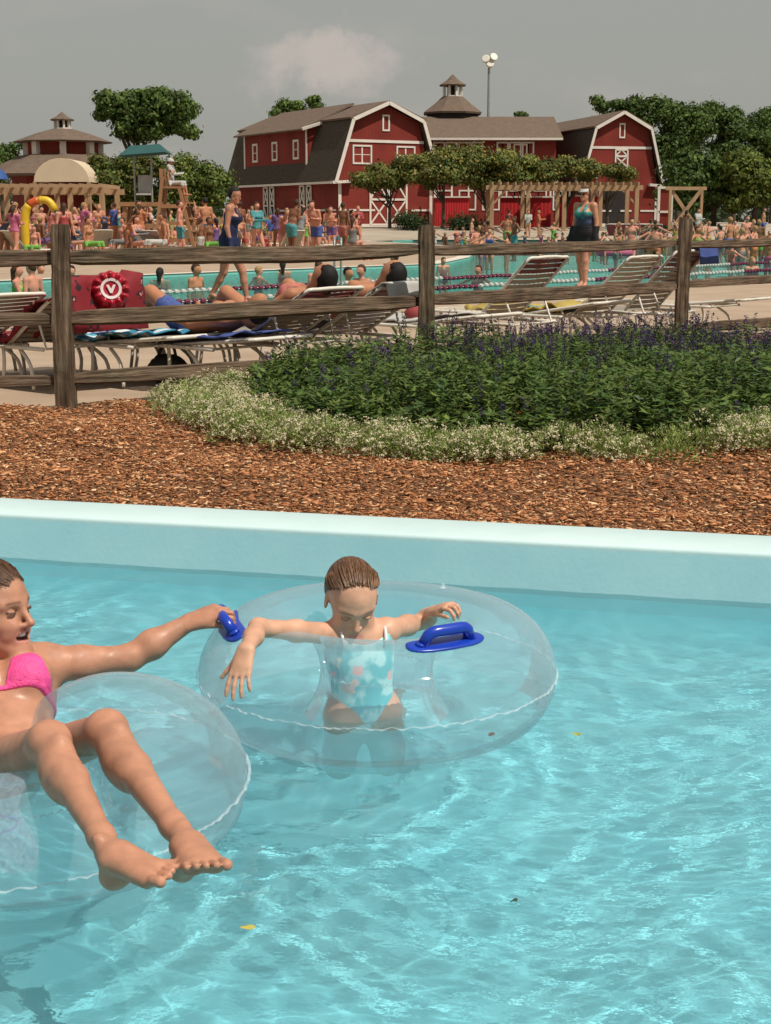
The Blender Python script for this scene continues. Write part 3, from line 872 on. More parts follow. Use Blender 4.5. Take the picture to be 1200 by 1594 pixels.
# ================================================================== the woman reclining in the left tube
SK_W = (0.47, 0.225, 0.14)
wo = thing('person', 'smiling woman in a pink bikini lying back in the clear tube, arm stretched out', 'person', (-0.9, 3.15, 0.0))
off_w = -Vector((-0.9, 3.15, 0.0))
Bw = Body()
hipR, hipL = at(-85, 1222, 2.98), at(-8, 1205, 3.08)
kneeR, kneeL = at(76, 1157, 2.60), at(166, 1139, 2.66)
ankR, ankL = at(174, 1332, 2.28), at(290, 1314, 2.32)
pel, waist, chest, neckb = at(-48, 1212, 3.04), at(6, 1150, 3.14), at(2, 1085, 3.24), at(8, 1032, 3.33)
shL, shR = at(78, 1035, 3.32), at(-82, 1045, 3.26)
_g = TG + torus_pt(0.29, 0.182, math.radians(192), math.radians(60))
elL, wrL = at(202, 1024, 3.38), _g + Vector((-0.080, -0.015, -0.012))
v = lambda p: np.array(p, float)
tors_f = nrm(np.cross(v(shL) - v(shR), v(neckb) - v(pel)))     # out of the chest
if tors_f[1] > 0: tors_f = -tors_f
tx = nrm(v(shL) - v(shR)); tu = nrm(np.cross(tors_f, tx)); tu = tu if tu[2] > 0 else -tu
TA = (tx, tors_f, tu)
T = []           # torso primitives, kept to cut the bikini from
def build_torso(B):
    B.ell(v(pel), (0.150, 0.100, 0.100), TA, 0.03)
    B.ell(v(waist), (0.112, 0.080, 0.115), TA, 0.05)
    B.ell(v(chest) - tors_f * 0.012, (0.124, 0.088, 0.105), TA, 0.05)
    B.cone(v(shR) * .85 + v(neckb) * .15, v(shL) * .85 + v(neckb) * .15, 0.046, 0.046, 0.05)
    B.cone(v(neckb) + tors_f * .0, (v(shL) + v(neckb)) / 2 + tu * .0, 0.040, 0.042, 0.04)
    br = v(chest) + tors_f * 0.066 + tu * 0.000
    B.ell(br + tx * 0.060, (0.054, 0.048, 0.052), TA, 0.03)
    B.ell(br - tx * 0.060, (0.054, 0.048, 0.052), TA, 0.03)
    B.cone(v(neckb) + tors_f * 0.03 + tx * 0.015, v(shL) + tors_f * 0.012 + tu * .012, 0.010, 0.010, 0.025)     # collar bone
    B.cone(v(neckb) + tors_f * 0.03 - tx * 0.015, v(shR) + tors_f * 0.012 + tu * .012, 0.010, 0.010, 0.025)
build_torso(Bw)
hc = v(at(-14, 944, 3.29))
HF, HU = (0.93, -0.36, 0.06), (-0.10, 0.06, 1.0)
W, hax = head(Bw, hc, HF, HU, 0.97, smile=1.0)
lids(Bw, W, 0.97, upper=-0.0005, closed=0.9)
Bw.cone(W(0, -0.030, -0.060), v(neckb) - tors_f * .012, 0.048, 0.052, 0.025)
Bw.cone(W(0.035, -0.01, -0.055), v(neckb) + tors_f * .028, 0.010, 0.009, 0.02)
Bw.cone(W(-0.035, -0.01, -0.055), v(neckb) + tors_f * .028, 0.010, 0.009, 0.02)
# arms
upv = np.array((0, 0, 1.0))
def arm(B, sh, el, wr, s=1.0):
    sh, el, wr = v(sh), v(el), v(wr)
    B.cone(sh, sh * .6 + el * .4, 0.045 * s, 0.038 * s, 0.03)
    B.cone(sh * .62 + el * .38, el, 0.038 * s, 0.030 * s, 0.02)
    B.cone(el, el * .62 + wr * .38, 0.031 * s, 0.034 * s, 0.02)
    B.cone(el * .62 + wr * .38, wr, 0.034 * s, 0.021 * s, 0.02)
arm(Bw, shL, elL, wrL, 0.98)
elR, wrR = at(-150, 1120, 3.13), at(-235, 1170, 2.95)
arm(Bw, shR, elR, wrR, 0.98)
fd = nrm(v(wrL) - v(elL))
gripw = v(TG + torus_pt(0.29, 0.152 + 0.030, math.radians(192), math.radians(60)))
hand(Bw, v(wrL), nrm(gripw + np.array((0.0, 0, 0.022)) - v(wrL)), nrm(np.array((-0.45, -0.5, 1.0))), 1, 0.86, curl=(0.85, 0.9, 0.95, 1.0), thumb=(0.45, 0.7), spread=0.12)
hand(Bw, v(wrR), nrm(v(wrR) - v(elR)), (0, -.3, 1.0), -1, 0.88)
# legs
def leg(B, hip, knee, ank, thick=1.0, calf_out=None):
    hip, knee, ank = v(hip), v(knee), v(ank)
    B.cone(hip, hip * .45 + knee * .55, 0.083 * thick, 0.068 * thick, 0.05)
    B.cone(hip * .45 + knee * .55, knee, 0.068 * thick, 0.050 * thick, 0.03)
    sh_ = nrm(ank - knee); th_ = nrm(knee - hip); back = nrm(-(th_ - sh_ * (th_ @ sh_)))
    B.ell(knee - back * 0.006 * thick, (0.044 * thick, 0.042 * thick, 0.046 * thick), None, 0.03)
    B.ell(knee + sh_ * 0.055 - back * .016, (0.022, 0.02, 0.03), None, 0.03)
    B.cone(knee, ank * .36 + knee * .64, 0.046 * thick, 0.045 * thick, 0.014)
    c1 = knee * .74 + ank * .26 + back * 0.018
    B.ell(c1, np.array((0.049, 0.047, 0.105)) * thick, (nrm(np.cross(sh_, back)), back, sh_), 0.018)
    B.cone(ank * .36 + knee * .64, ank * .85 + knee * .15, 0.044 * thick, 0.028 * thick, 0.012)
    B.cone(ank * .85 + knee * .15, ank, 0.028 * thick, 0.029 * thick, 0.02)
leg(Bw, hipR, kneeR, ankR, 0.73); leg(Bw, hipL, kneeL, ankL, 0.73)
foot(Bw, v(ankR), (0.15, -0.115, 0.070), (-0.18, -0.12, 1.0), 1, 0.69)
foot(Bw, v(ankL), (0.085, -0.15, 0.085), (0.05, 0.25, 1.0), -1, 0.69)
def post_w(C, V):
    V0 = V + 0
    C, x, y, z, axx, inh, lash = paint_face(C, V0, hc, hax, 0.97, smile=1.0, brow=(0.13, 0.06, 0.035))
    C = paint(C, lash * 0.8, (0.05, 0.02, 0.015))
    # tan: arms and shins a little deeper, knees and toes pinker
    C = paint(C, (np.exp(-((z + 0.0065 - (axx - 0.031) ** 2 * 14) / 0.0026) ** 2) * (np.abs(axx - 0.031) < 0.015) * inh) * .95, (0.02, 0.010, 0.008))
    for k_ in (kneeL, kneeR): C = paint(C, np.exp(-((V0 - v(k_)) ** 2).sum(1) / 0.0022) * 0.35, (0.60, 0.27, 0.17))
    return C
def shift(o, d):
    o.data.transform(Matrix.Translation(d)); return o
o = skin_mesh('body', Bw, 0.0031, None, SK_W, post_w); shift(o, off_w); o.parent = wo
bodyw = o
class _P: pass
ew = thing('eye_holder', None, None); bpy.data.objects.remove(ew)
def place_eyes(W, ax, s, root, look=(0, 0), closed=0.0):
    before = set(bpy.data.objects)
    eyes(W, ax, s, root, look, closed)
    for o in set(bpy.data.objects) - before:
        if o.parent == root: o.location = Vector(o.location) - root.location

# teeth: upper row behind the lip
bm = bmesh.new()
for i in range(9):
    u = (i - 4) / 4
    box(bm, Vector(W(u * 0.0185, 0.083 - 0.011 * u * u, -0.0645 + 0.003 * u * u)) + off_w, (0.0044, 0.004, 0.0075), rot=Matrix((list(hax[0]), list(hax[1]), list(hax[2]))).transposed())
bm_obj('teeth', bm, m_teeth, wo)
# hair swept back into a tail
Bh = Body()
e_ = lambda x, y, z, r, k=0.01: Bh.ell(W(x, y, z), np.array(r) * 0.97, hax, k)
e_(0, -0.017, 0.034, (0.0790, 0.097, 0.0845)); e_(0, -0.05, -0.01, (0.070, 0.058, 0.075), 0.02); e_(0, -0.112, 0.03, (0.025, 0.03, 0.028), 0.02)
Bh.chain([W(0, -0.12, 0.03), W(0, -0.15, -0.02), W(0, -0.14, -0.09), W(0, -0.12, -0.15)], [0.026, 0.03, 0.024, 0.010], 0.015)
def ragged(x, z): return 0.0035 * np.sin(x * 410 + 2 * np.sin(z * 300)) + 0.003 * np.sin(x * 190 + 1.3) + 0.002 * np.sin(z * 520)
def strands(name, Wf, s_, root, off, mat, n_, back, seed, hl, r_=0.0007):
    """loose hairs lying on the swept-back hair and lifting off it"""
    rr = random.Random(seed); bm = bmesh.new()
    for _ in range(n_):
        a = rr.uniform(-1.35, 1.35); lift = abs(rr.gauss(0, 0.0035)) + .0015
        pts = []
        x0, z0 = 0.080 * math.sin(a), 0.034 + 0.084 * math.cos(a) * .95
        y0 = hl(x0, z0) - rr.uniform(.004, .014); wv = rr.uniform(-.004, .004)
        for k in range(7):
            t = k / 6; y = y0 * (1 - t) + (back[1]) * t
            e = math.sqrt(max(0.02, 1 - ((y + .017) / .106) ** 2)) * 1.03; w_ = 1 - t ** 3
            pts.append(Vector(Wf((x0 * e * w_ + wv * math.sin(3 * t)) * 1.0, y, .034 + (z0 - .034) * e * w_ + lift * math.sin(t * 3.1))) + off)
        tube(bm, pts, r_, 4, caps=False)
    return tag(bm_obj(name, bm, mat, root, True), kind='stuff')
def cut_w(x, y, z):
    hl = 0.087 - 0.30 * np.abs(x) ** 1.2 * 0 - (0.080 - z).clip(0) * 0.95 + 0.0         # hairline: forward at the crown, back at the temple
    g = y - np.where(z > 0.0, hl, -0.012) + ragged(x, z)
    return np.where(y < -0.015, np.maximum(-(z + 0.06) * (y > -0.05), -1), g)
o = hair_mesh('hair', Bh, cut_w, 0.0028, m_hair_w, None, hc, hax, 0.97, back=(0, -0.115, 0.03)); shift(o, off_w); o.parent = wo

strands('loose_hair', W, 0.97, wo, off_w, M('loose_brown_hair', (0.10, 0.045, 0.022), .4, .3, 50), 170, (0, -0.11, 0.03), 3, lambda x, z: 0.083 - max(0, 0.080 - z) * .95)
# bikini top: triangles of cloth lying on the skin
m_pink = M('pink_bikini_cloth', (0.80, 0.075, 0.29), 0.65, 0.16, 60, 0.003, 150)
m_yellow = M('yellow_bikini_cloth', (0.55, 0.60, 0.10), 0.6, 0.2, 40)
def cloth_from(Bt, region, h, mat, parent, off, name, thick=0.0035):
    f, lo, hh = Bt.field(h)
    n_ = f.shape
    G = np.stack(np.meshgrid(*[lo[q] + np.arange(n_[q]) * hh for q in range(3)], indexing='ij'), -1)
    g = region(G)
    f2 = np.maximum(np.maximum(f - thick, -(f + 0.003)), g.astype(np.float32))
    V, Fq = surface(f2, lo, hh); V = relax(V, Fq, 1, 0.4)
    o = mesh_obj(name, V, Fq, mat, None, smooth=True); shift(o, off); o.parent = parent; return o
Bt = Body(); build_torso(Bt)
cL = v(chest) + tors_f * 0.066
def tri_region(sgn):
    A = cL + tx * sgn * 0.046 + tu * 0.125; Bp = cL + tx * sgn * 0.008 - tu * 0.043; Cp = cL + tx * sgn * 0.118 - tu * 0.040
    def reg(G):
        q = G - cL; x_ = (q @ tx); z_ = (q @ tu); y_ = q @ tors_f
        P2 = [((p - cL) @ tx, (p - cL) @ tu) for p in (A, Bp, Cp)]
        cx = sum(p[0] for p in P2) / 3; cz = sum(p[1] for p in P2) / 3
        g = -1e9
        for i in range(3):
            (x0, z0), (x1, z1) = P2[i], P2[(i + 1) % 3]
            nx_, nz_ = -(z1 - z0), (x1 - x0); ln = math.hypot(nx_, nz_); nx_ /= ln; nz_ /= ln
            if (cx - x0) * nx_ + (cz - z0) * nz_ > 0: nx_, nz_ = -nx_, -nz_
            g = np.maximum(g, (x_ - x0) * nx_ + (z_ - z0) * nz_)
        return np.maximum(g, -(y_ + 0.075))
    return reg
for sg in (1, -1): cloth_from(Bt, tri_region(sg), 0.003, m_pink, wo, off_w, 'bikini_cup')
def band(G):
    q = G - cL; z_ = q @ tu
    return np.abs(z_ + 0.044) - 0.005
cloth_from(Bt, band, 0.003, m_pink, wo, off_w, 'bikini_band', 0.0045)
bm = bmesh.new()
for sg in (1, -1):
    A = cL + tx * sg * 0.040 + tu * 0.100 - tors_f * 0.035
    tube(bm, [Vector(p) + off_w for p in (A, (A + v(neckb)) / 2 + tors_f * 0.028 + tu * 0.014 + tx * sg * .02, v(neckb) + tx * sg * 0.045 + tu * 0.028, v(neckb) + tx * sg * 0.03 + tu * 0.045 - tors_f * 0.05)], 0.004, 6)
bm_obj('bikini_strap', bm, m_pink, wo, True)
def bottom(G):
    q = G - v(pel); z_ = q @ tu; x_ = np.abs(q @ tx)
    return np.maximum(z_ - 0.03, -(z_ + 0.10) + x_ * 0.55)
cloth_from(Bt, bottom, 0.004, m_yellow, wo, off_w, 'bikini_bottom', 0.006)

# ================================================================== the girl standing inside the right tube
SK_G = (0.62, 0.34, 0.225)
gi = thing('person', 'little girl in a flowered swimsuit hanging by her arms in the blue-handled tube', 'person', (-0.086, 3.50, RIVER_BED))
off_g = -Vector((-0.086, 3.50, RIVER_BED))
Bg = Body()
g_ch = v(at(560, 1020, 3.48)); g_wa = v(at(563, 1062, 3.49)); g_pe = v(at(565, 1100, 3.50)); g_nb = v(at(560, 984, 3.49))
g_sR = v(at(517, 987, 3.46)); g_sL = v(at(604, 981, 3.50))
g_eR = v(at(402, 977, 3.30)); g_wR = v(at(383, 1012, 3.16))
g_eL = v(at(662, 966, 3.70)); g_wL = v(at(674, 952, 3.62))
gx_ = nrm(g_sL - g_sR); gf = nrm(np.cross(gx_, (0, 0, 1.0))); gf = gf if gf[1] < 0 else -gf; gu = np.array((0, 0, 1.0)); GA = (gx_, gf, gu)
def torso_g(B):
    B.ell(g_ch - gf * 0.004, (0.083, 0.060, 0.075), GA, 0.04)
    B.ell(g_wa, (0.072, 0.057, 0.070), GA, 0.04)
    B.ell(g_pe, (0.080, 0.064, 0.062), GA, 0.03)
    B.cone(g_sR * .88 + g_nb * .12, g_sL * .88 + g_nb * .12, 0.030, 0.030, 0.03)
    B.ell(g_nb - gu * 0.006, (0.050, 0.034, 0.026), GA, 0.025)
torso_g(Bg)
ghc = v(at(547, 931, 3.48))
GF, GU = (0.20, -0.86, -0.46), (0.10, -0.42, 0.9)
GS = 0.82
W2, gax = head(Bg, ghc, GF, GU, GS, child=True)
lids(Bg, W2, GS, upper=0.0, closed=1.0)
Bg.cone(W2(0, -0.035, -0.060), g_nb, 0.034, 0.035, 0.02)
Bg.cone(W2(0.0, -0.03, -0.03), g_nb, 0.036, 0.034, 0.02)
def arm_g(B, sh, el, wr):
    B.cone(sh, sh * .5 + el * .5, 0.028, 0.024, 0.02); B.cone(sh * .5 + el * .5, el, 0.024, 0.0205, 0.02)
    B.cone(el, el * .6 + wr * .4, 0.0212, 0.0215, 0.015); B.cone(el * .6 + wr * .4, wr, 0.0215, 0.0150, 0.015)
arm_g(Bg, g_sR, g_eR, g_wR); arm_g(Bg, g_sL, g_eL, g_wL)
hand(Bg, g_wR, (-0.16, -0.42, -0.62), (-0.35, -0.75, 0.50), 1, 0.66, curl=(0.16, 0.18, 0.2, 0.25), thumb=(0.75, 0.1), spread=0.10)
hand(Bg, g_wL, (0.55, -0.55, 0.42), (-0.1, -0.2, 1.0), 1, 0.66, curl=(0.75, 0.8, 0.85, 0.9), thumb=(0.5, 0.5))
for sg in (1, -1):
    hp = g_pe + gx_ * sg * 0.043 - gu * 0.02; kn = hp + np.array((sg * 0.02, .075, -0.150)); an = kn + np.array((sg * .01, .170, 0.02))
    Bg.cone(hp, kn, 0.056, 0.038, 0.03); Bg.cone(kn, kn * .6 + an * .4, 0.038, 0.038, 0.02); Bg.cone(kn * .6 + an * .4, an, 0.038, 0.024, 0.02)
    foot(Bg, an, (0, .75, -.66), (0, -.66, -.75), sg, 0.62)
def post_g(C, V):
    C, x, y, z, axx, inh, lash = paint_face(C, V, ghc, gax, GS, lips=(0.58, 0.22, 0.18), brow=(0.22, 0.12, 0.07), blush=(0.66, 0.27, 0.19))
    C = paint(C, lash * 0.75, (0.10, 0.05, 0.03))
    return C
o = skin_mesh('body', Bg, 0.0027, None, SK_G, post_g); shift(o, off_g); o.parent = gi
bodyg = o
Bh = Body()
e_ = lambda x, y, z, r, k=0.01: Bh.ell(W2(x, y, z), np.array(r) * GS, gax, k)
e_(0, -0.017, 0.033, (0.0775, 0.0945, 0.0830)); e_(0, -0.05, -0.01, (0.068, 0.055, 0.07), 0.02); e_(0, -0.105, 0.035, (0.024, 0.026, 0.026), 0.015)
Bh.chain([W2(0, -0.11, 0.03), W2(0, -0.13, -0.03), W2(0, -0.11, -0.10)], [0.020, 0.020, 0.008], 0.012)
def cut_g(x, y, z):
    hl = 0.060 - (0.088 - z).clip(0) * 1.15
    g = y - np.where(z > 0.005, hl, -0.022) + ragged(x, z)
    return np.where(y < -0.02, -(z + 0.07) * 1.0, g)
o = hair_mesh('hair', Bh, cut_g, 0.0026, m_hair_g, None, ghc, gax, GS, back=(0, -0.11, 0.035)); shift(o, off_g); o.parent = gi

strands('loose_hair', W2, GS, gi, off_g, M('loose_light_brown_hair', (0.20, 0.10, 0.05), .4, .4, 50), 190, (0, -0.11, 0.035), 4, lambda x, z: 0.056 - max(0, 0.088 - z) * 1.15)
m_suit, n, l, b = nodes_of('flowered_swimsuit_cloth')
co = n.new('ShaderNodeTexCoord')
nz = n.new('ShaderNodeTexNoise'); nz.inputs['Scale'].default_value = 26; nz.inputs['Detail'].default_value = 2
l.new(co.outputs['Object'], nz.inputs[0])
r0 = n.new('ShaderNodeValToRGB'); r0.color_ramp.elements[0].position = .42; r0.color_ramp.elements[1].position = .56
r0.color_ramp.elements[0].color = (0.10, 0.50, 0.56, 1); r0.color_ramp.elements[1].color = (0.46, 0.78, 0.80, 1)
l.new(nz.outputs[0], r0.inputs[0])
vw = n.new('ShaderNodeTexNoise'); vw.inputs['Scale'].default_value = 60
l.new(co.outputs['Object'], vw.inputs[0])
ad_ = n.new('ShaderNodeMixRGB'); ad_.blend_type = 'ADD'; ad_.inputs[0].default_value = 0.018; l.new(co.outputs['Object'], ad_.inputs[1]); l.new(vw.outputs['Color'], ad_.inputs[2])
vo = n.new('ShaderNodeTexVoronoi'); vo.inputs['Scale'].default_value = 21; l.new(ad_.outputs[0], vo.inputs[0])
r1 = n.new('ShaderNodeValToRGB'); r1.color_ramp.elements[0].position = .27; r1.color_ramp.elements[0].color = (1, 1, 1, 1); r1.color_ramp.elements[1].position = .33; r1.color_ramp.elements[1].color = (0, 0, 0, 1)
l.new(vo.outputs['Distance'], r1.inputs[0])
pk = n.new('ShaderNodeValToRGB'); pk.color_ramp.elements[0].color = (0.80, 0.30, 0.42, 1); pk.color_ramp.elements[1].color = (0.85, 0.72, 0.55, 1)
l.new(vo.outputs['Color'], pk.inputs[0])
mx = n.new('ShaderNodeMix'); mx.data_type = 'RGBA'; l.new(r1.outputs[0], mx.inputs[0]); l.new(r0.outputs[0], mx.inputs[6]); l.new(pk.outputs[0], mx.inputs[7])
l.new(mx.outputs[2], b.inputs['Base Color']); b.inputs['Roughness'].default_value = .55
Bt = Body(); torso_g(Bt)
def suit(G):
    q = G - g_ch; x_ = np.abs(q @ gx_); z_ = q @ gu
    top = z_ - 0.040 - 0.02 * (x_ / 0.06) ** 2
    low = -(z_ + 0.205) + x_ * 0.55
    return np.maximum(np.maximum(top, low), x_ - 0.092)
cloth_from(Bt, suit, 0.0027, m_suit, gi, off_g, 'swimsuit', 0.0035)
bm = bmesh.new()
for sg in (1, -1):
    p = [g_ch + gx_ * sg * 0.052 + gu * 0.040 + gf * 0.050, g_ch + gx_ * sg * 0.055 + gu * 0.068 + gf * 0.036, g_nb + gx_ * sg * 0.055 + gu * 0.022 + gf * 0.012, g_nb + gx_ * sg * 0.05 + gu * 0.010 - gf * 0.035]
    bm = bmesh.new(); tube(bm, smooth_path([Vector(q) + off_g for q in p], 3), 0.0042, 6)
    bm_obj('strap', bm, M('white_strap_cloth', (0.75, 0.70, 0.70), 0.6), gi, True)
try:
    for q in (bodyw, bodyg): q.cycles.is_caustics_receiver = True
except Exception: pass
# ------------------------------------------------------------------ ground, mulch bed, deck, main pool
DECK_Z, WATER_Z = 0.055, 0.0
POOL = [(-26, -4), (-5.05, 16.8), (16, 38), (30, 50), (52, 62), (60, 92), (2.5, 92), (-1, 84), (4.2, 64), (2.6, 47), (1.4, 40), (-3.1, 34.4), (-8.2, 27.4), (-34, -2)]
river_near = -6.0
RIV = [(-14, river_near), (14, river_near), tuple(wallp(14, .27, 0))[:2], tuple(wallp(-14, .27, 0))[:2]]
def sheet(name, outer, holes, z, mat, kind='structure', inner_z=None):
    from mathutils.geometry import tessellate_polygon
    loops = [[Vector((x, y, 0)) for x, y in lp] for lp in [outer] + holes]
    flat = [p for lp in loops for p in lp]
    me = bpy.data.meshes.new(name); me.from_pydata([(p.x, p.y, z) for p in flat], [], [t for t in tessellate_polygon(loops)])
    for p in me.polygons:
        if p.normal.z < 0: p.flip()
    me.materials.append(mat); me.update()
    return tag(link(bpy.data.objects.new(name, me)), kind=kind)
m_grass = M('lawn', (0.055, 0.085, 0.025), 0.9, 0.3, 0.6, 0.02, 30)
m_deck = M('tan_concrete_deck', (0.33, 0.235, 0.16), 0.8, 0.12, 1.6, 0.003, 45, detail=9, color2=(0.42, 0.315, 0.225))
m_curb = M('pale_pool_edge', (0.62, 0.56, 0.48), 0.7, 0.1, 3)
def cut_grid(name, x0, x1, y0, y1, holes, z, mat):
    def ax_(lo, hi):
        v_ = [lo]
        while v_[-1] < hi: v_.append(v_[-1] + max(0.4, abs(v_[-1]) * .12) if abs(v_[-1]) > 16 else v_[-1] + .4)
        return np.array(v_)
    gx0 = ax_(0, x1); xs = np.concatenate([-gx0[::-1], gx0[1:]]); ys = np.concatenate([-ax_(0, -y0)[::-1], ax_(0, y1)[1:]])
    XX, YY = np.meshgrid(xs, ys, indexing='ij'); ins = np.zeros(XX.shape, bool)
    for h_ in holes: ins |= pip(h_, XX, YY)
    idx = np.arange(XX.size).reshape(XX.shape)
    q = np.stack([idx[:-1, :-1], idx[1:, :-1], idx[1:, 1:], idx[:-1, 1:]], -1).reshape(-1, 4); q = q[~ins.ravel()[q].any(1)]
    us = np.zeros(XX.size, bool); us[q.ravel()] = True; rm_ = np.cumsum(us) - 1
    return tag(mesh_obj(name, np.stack([XX, YY, XX * 0 + z], -1).reshape(-1, 3)[us], rm_[q], mat), kind='structure')
def pip(poly, X, Y):
    r = np.zeros(X.shape, bool); n_ = len(poly)
    for i in range(n_):
        x0, y0 = poly[i]; x1, y1 = poly[(i + 1) % n_]
        if y0 == y1: continue
        c = ((y0 > Y) != (y1 > Y)) & (X < (x1 - x0) * (Y - y0) / (y1 - y0) + x0); r ^= c
    return r
cut_grid('ground', -900, 900, -60, 1500, [RIV, POOL], 0.035, m_grass)
# fence line on the ground, used to part mulch from deck
YL, YM, YR = 8.66, 10.4, 13.5
F0 = at(-560, 640, 8.3); FL = at(104, 630, YL); FM = at(662, 530, YM); FR = at(1060, 515, YR); FE = Vector((6.3, 15.7, 0))
fence_xy = [(-16, 5.5), (F0.x, F0.y), (FL.x, FL.y - .05), (FM.x, FM.y - .0), (FR.x, FR.y), (6.3, 15.7), (16, 22.5)]
deck_outer = [(-60, -14)] + [(-18, 5.4)] + [(x, y - 0.12) for x, y in fence_xy[1:]] + [(60, 46), (120, 60), (120, 96), (-120, 96), (-120, -14)]
sheet('pool_deck', deck_outer, [POOL], DECK_Z, m_deck)
bm = bmesh.new()      # land rises gently to the buildings
prof_r = [(90, DECK_Z + .004), (98, 0.45), (106, 0.72), (160, 0.9), (1400, 1.0)]
rows = [[bm.verts.new((x, y, z)) for x in (-800, -60, 60, 800)] for y, z in prof_r]
for A, B in zip(rows, rows[1:]):
    for i in range(3): bm.faces.new((A[i], A[i + 1], B[i + 1], B[i]))
m_rise = M('pale_plaza_paving', (0.36, 0.30, 0.23), 0.85, 0.2, 0.3, 0.01, 8)
tag(bm_obj('plaza_ground', bm, m_rise), kind='structure')
# pool shell, edge band
m_pfloor = M('teal_pool_plaster', (0.23, 0.52, 0.47), 0.6, 0.12, 0.5)
V = [(x, y, DECK_Z) for x, y in POOL] + [(x, y, -0.9) for x, y in POOL]; nP = len(POOL)
bm = bmesh.new(); vs = [bm.verts.new(p) for p in V]
for i in range(nP): bm.faces.new((vs[i], vs[(i + 1) % nP], vs[nP + (i + 1) % nP], vs[nP + i]))
bm.faces.new(vs[nP:])
bmesh.ops.triangulate(bm, faces=[f for f in bm.faces if len(f.verts) > 4])
tag(bm_obj('main_pool_shell', bm, m_pfloor), kind='structure')
def offset_poly(P, d):
    out = []
    n_ = len(P)
    for i in range(n_):
        a, b, c = Vector(P[i - 1]), Vector(P[i]), Vector(P[(i + 1) % n_])
        n1 = Vector(((b - a).y, -(b - a).x)).normalized(); n2 = Vector(((c - b).y, -(c - b).x)).normalized()
        m_ = (n1 + n2).normalized(); out.append(tuple(b + m_ * d / max(0.3, m_.dot(n1))))
    return out
sheet('main_pool_edge', offset_poly(POOL, 0.42), [offset_poly(POOL, -0.02)], DECK_Z + 0.012, m_curb)
m_pwater, n, l, b = nodes_of('main_pool_water'); n.remove(b)
tr = n.new('ShaderNodeBsdfTransparent'); tr.inputs[0].default_value = (0.62, 0.92, 0.90, 1)
gl = n.new('ShaderNodeBsdfGlossy'); gl.inputs['Roughness'].default_value = 0.05
fr = n.new('ShaderNodeFresnel'); fr.inputs['IOR'].default_value = 1.33
co = n.new('ShaderNodeTexCoord')
nt = n.new('ShaderNodeTexNoise'); nt.inputs['Scale'].default_value = 3.2; nt.inputs['Detail'].default_value = 5; nt.inputs['Roughness'].default_value = .6
l.new(co.outputs['Object'], nt.inputs[0])
bp = n.new('ShaderNodeBump'); bp.inputs['Distance'].default_value = 0.10; bp.inputs['Strength'].default_value = 1.0
l.new(nt.outputs[0], bp.inputs['Height']); l.new(bp.outputs[0], gl.inputs['Normal']); l.new(bp.outputs[0], fr.inputs['Normal'])
s1 = n.new('ShaderNodeMixShader'); l.new(fr.outputs[0], s1.inputs[0]); l.new(tr.outputs[0], s1.inputs[1]); l.new(gl.outputs[0], s1.inputs[2])
l.new(s1.outputs[0], n['Material Output'].inputs[0])
bm = bmesh.new(); f = bm.faces.new([bm.verts.new((x, y, WATER_Z)) for x, y in POOL]); bmesh.ops.triangulate(bm, faces=[f])
for f in bm.faces:
    if f.normal.z < 0: f.normal_flip()
me = bpy.data.meshes.new('main_pool_water'); bm.to_mesh(me); bm.free(); me.materials.append(m_pwater)
tag(link(bpy.data.objects.new('main_pool_water', me)), kind='structure')

# ------------------------------------------------------------------ attribute-coloured matte material for chips and leaves
def attr_mat(name, rough=0.8, transl=0.0, spec=0.3):
    m, n, l, b = nodes_of(name)
    a = n.new('ShaderNodeVertexColor'); a.layer_name = 'Col'
    l.new(a.outputs[0], b.inputs['Base Color']); b.inputs['Roughness'].default_value = rough
    b.inputs['Specular IOR Level'].default_value = spec
    if transl:
        t = n.new('ShaderNodeBsdfTranslucent'); l.new(a.outputs[0], t.inputs[0])
        mx = n.new('ShaderNodeMixShader'); mx.inputs[0].default_value = transl
        l.new(b.outputs[0], mx.inputs[1]); l.new(t.outputs[0], mx.inputs[2]); l.new(mx.outputs[0], n['Material Output'].inputs[0])
    return m
m_chip = attr_mat('shredded_bark', 0.85, 0, 0.15)
m_leaf = attr_mat('leaf_tissue', 0.55, 0.25, 0.35)
m_petal = attr_mat('petal_tissue', 0.7, 0.3, 0.2)

def rand_rot(rng, n, flat=1.0):
    """random orthonormal frames; flat<1 keeps the normal near +z"""
    a = rng.random(n) * 2 * np.pi
    u = np.stack([np.cos(a), np.sin(a), rng.normal(0, 0.35, n) * flat], -1); u /= np.linalg.norm(u, axis=1)[:, None]
    w = np.stack([rng.normal(0, flat * .8, n), rng.normal(0, flat * .8, n), np.ones(n)], -1)
    w -= u * (w * u).sum(1)[:, None]; w /= np.linalg.norm(w, axis=1)[:, None]
    return u, np.cross(w, u), w
def leaf_cards(name, P, U, Vv, Wn, L, Wd, C, mat, fold=0.25, kind='stuff', parent=None):
    """pointed folded leaves: 4 verts, 2 tris each"""
    n_ = len(P); L = np.broadcast_to(L, n_)[:, None]; Wd = np.broadcast_to(Wd, n_)[:, None]
    base = P; tip = P + U * L; m1 = P + U * L * .45 + Vv * Wd / 2 + Wn * Wd * fold; m2 = P + U * L * .45 - Vv * Wd / 2 + Wn * Wd * fold
    V = np.stack([base, m1, tip, m2], 1).reshape(-1, 3)
    i = np.arange(n_)[:, None] * 4
    Fq = np.concatenate([i + np.array([[0, 1, 2]]), i + np.array([[0, 2, 3]])], 0)
    o = mesh_obj(name, V, Fq, mat, parent); set_col(o, np.repeat(C, 4, 0))
    if kind: tag(o, kind=kind)
    return o
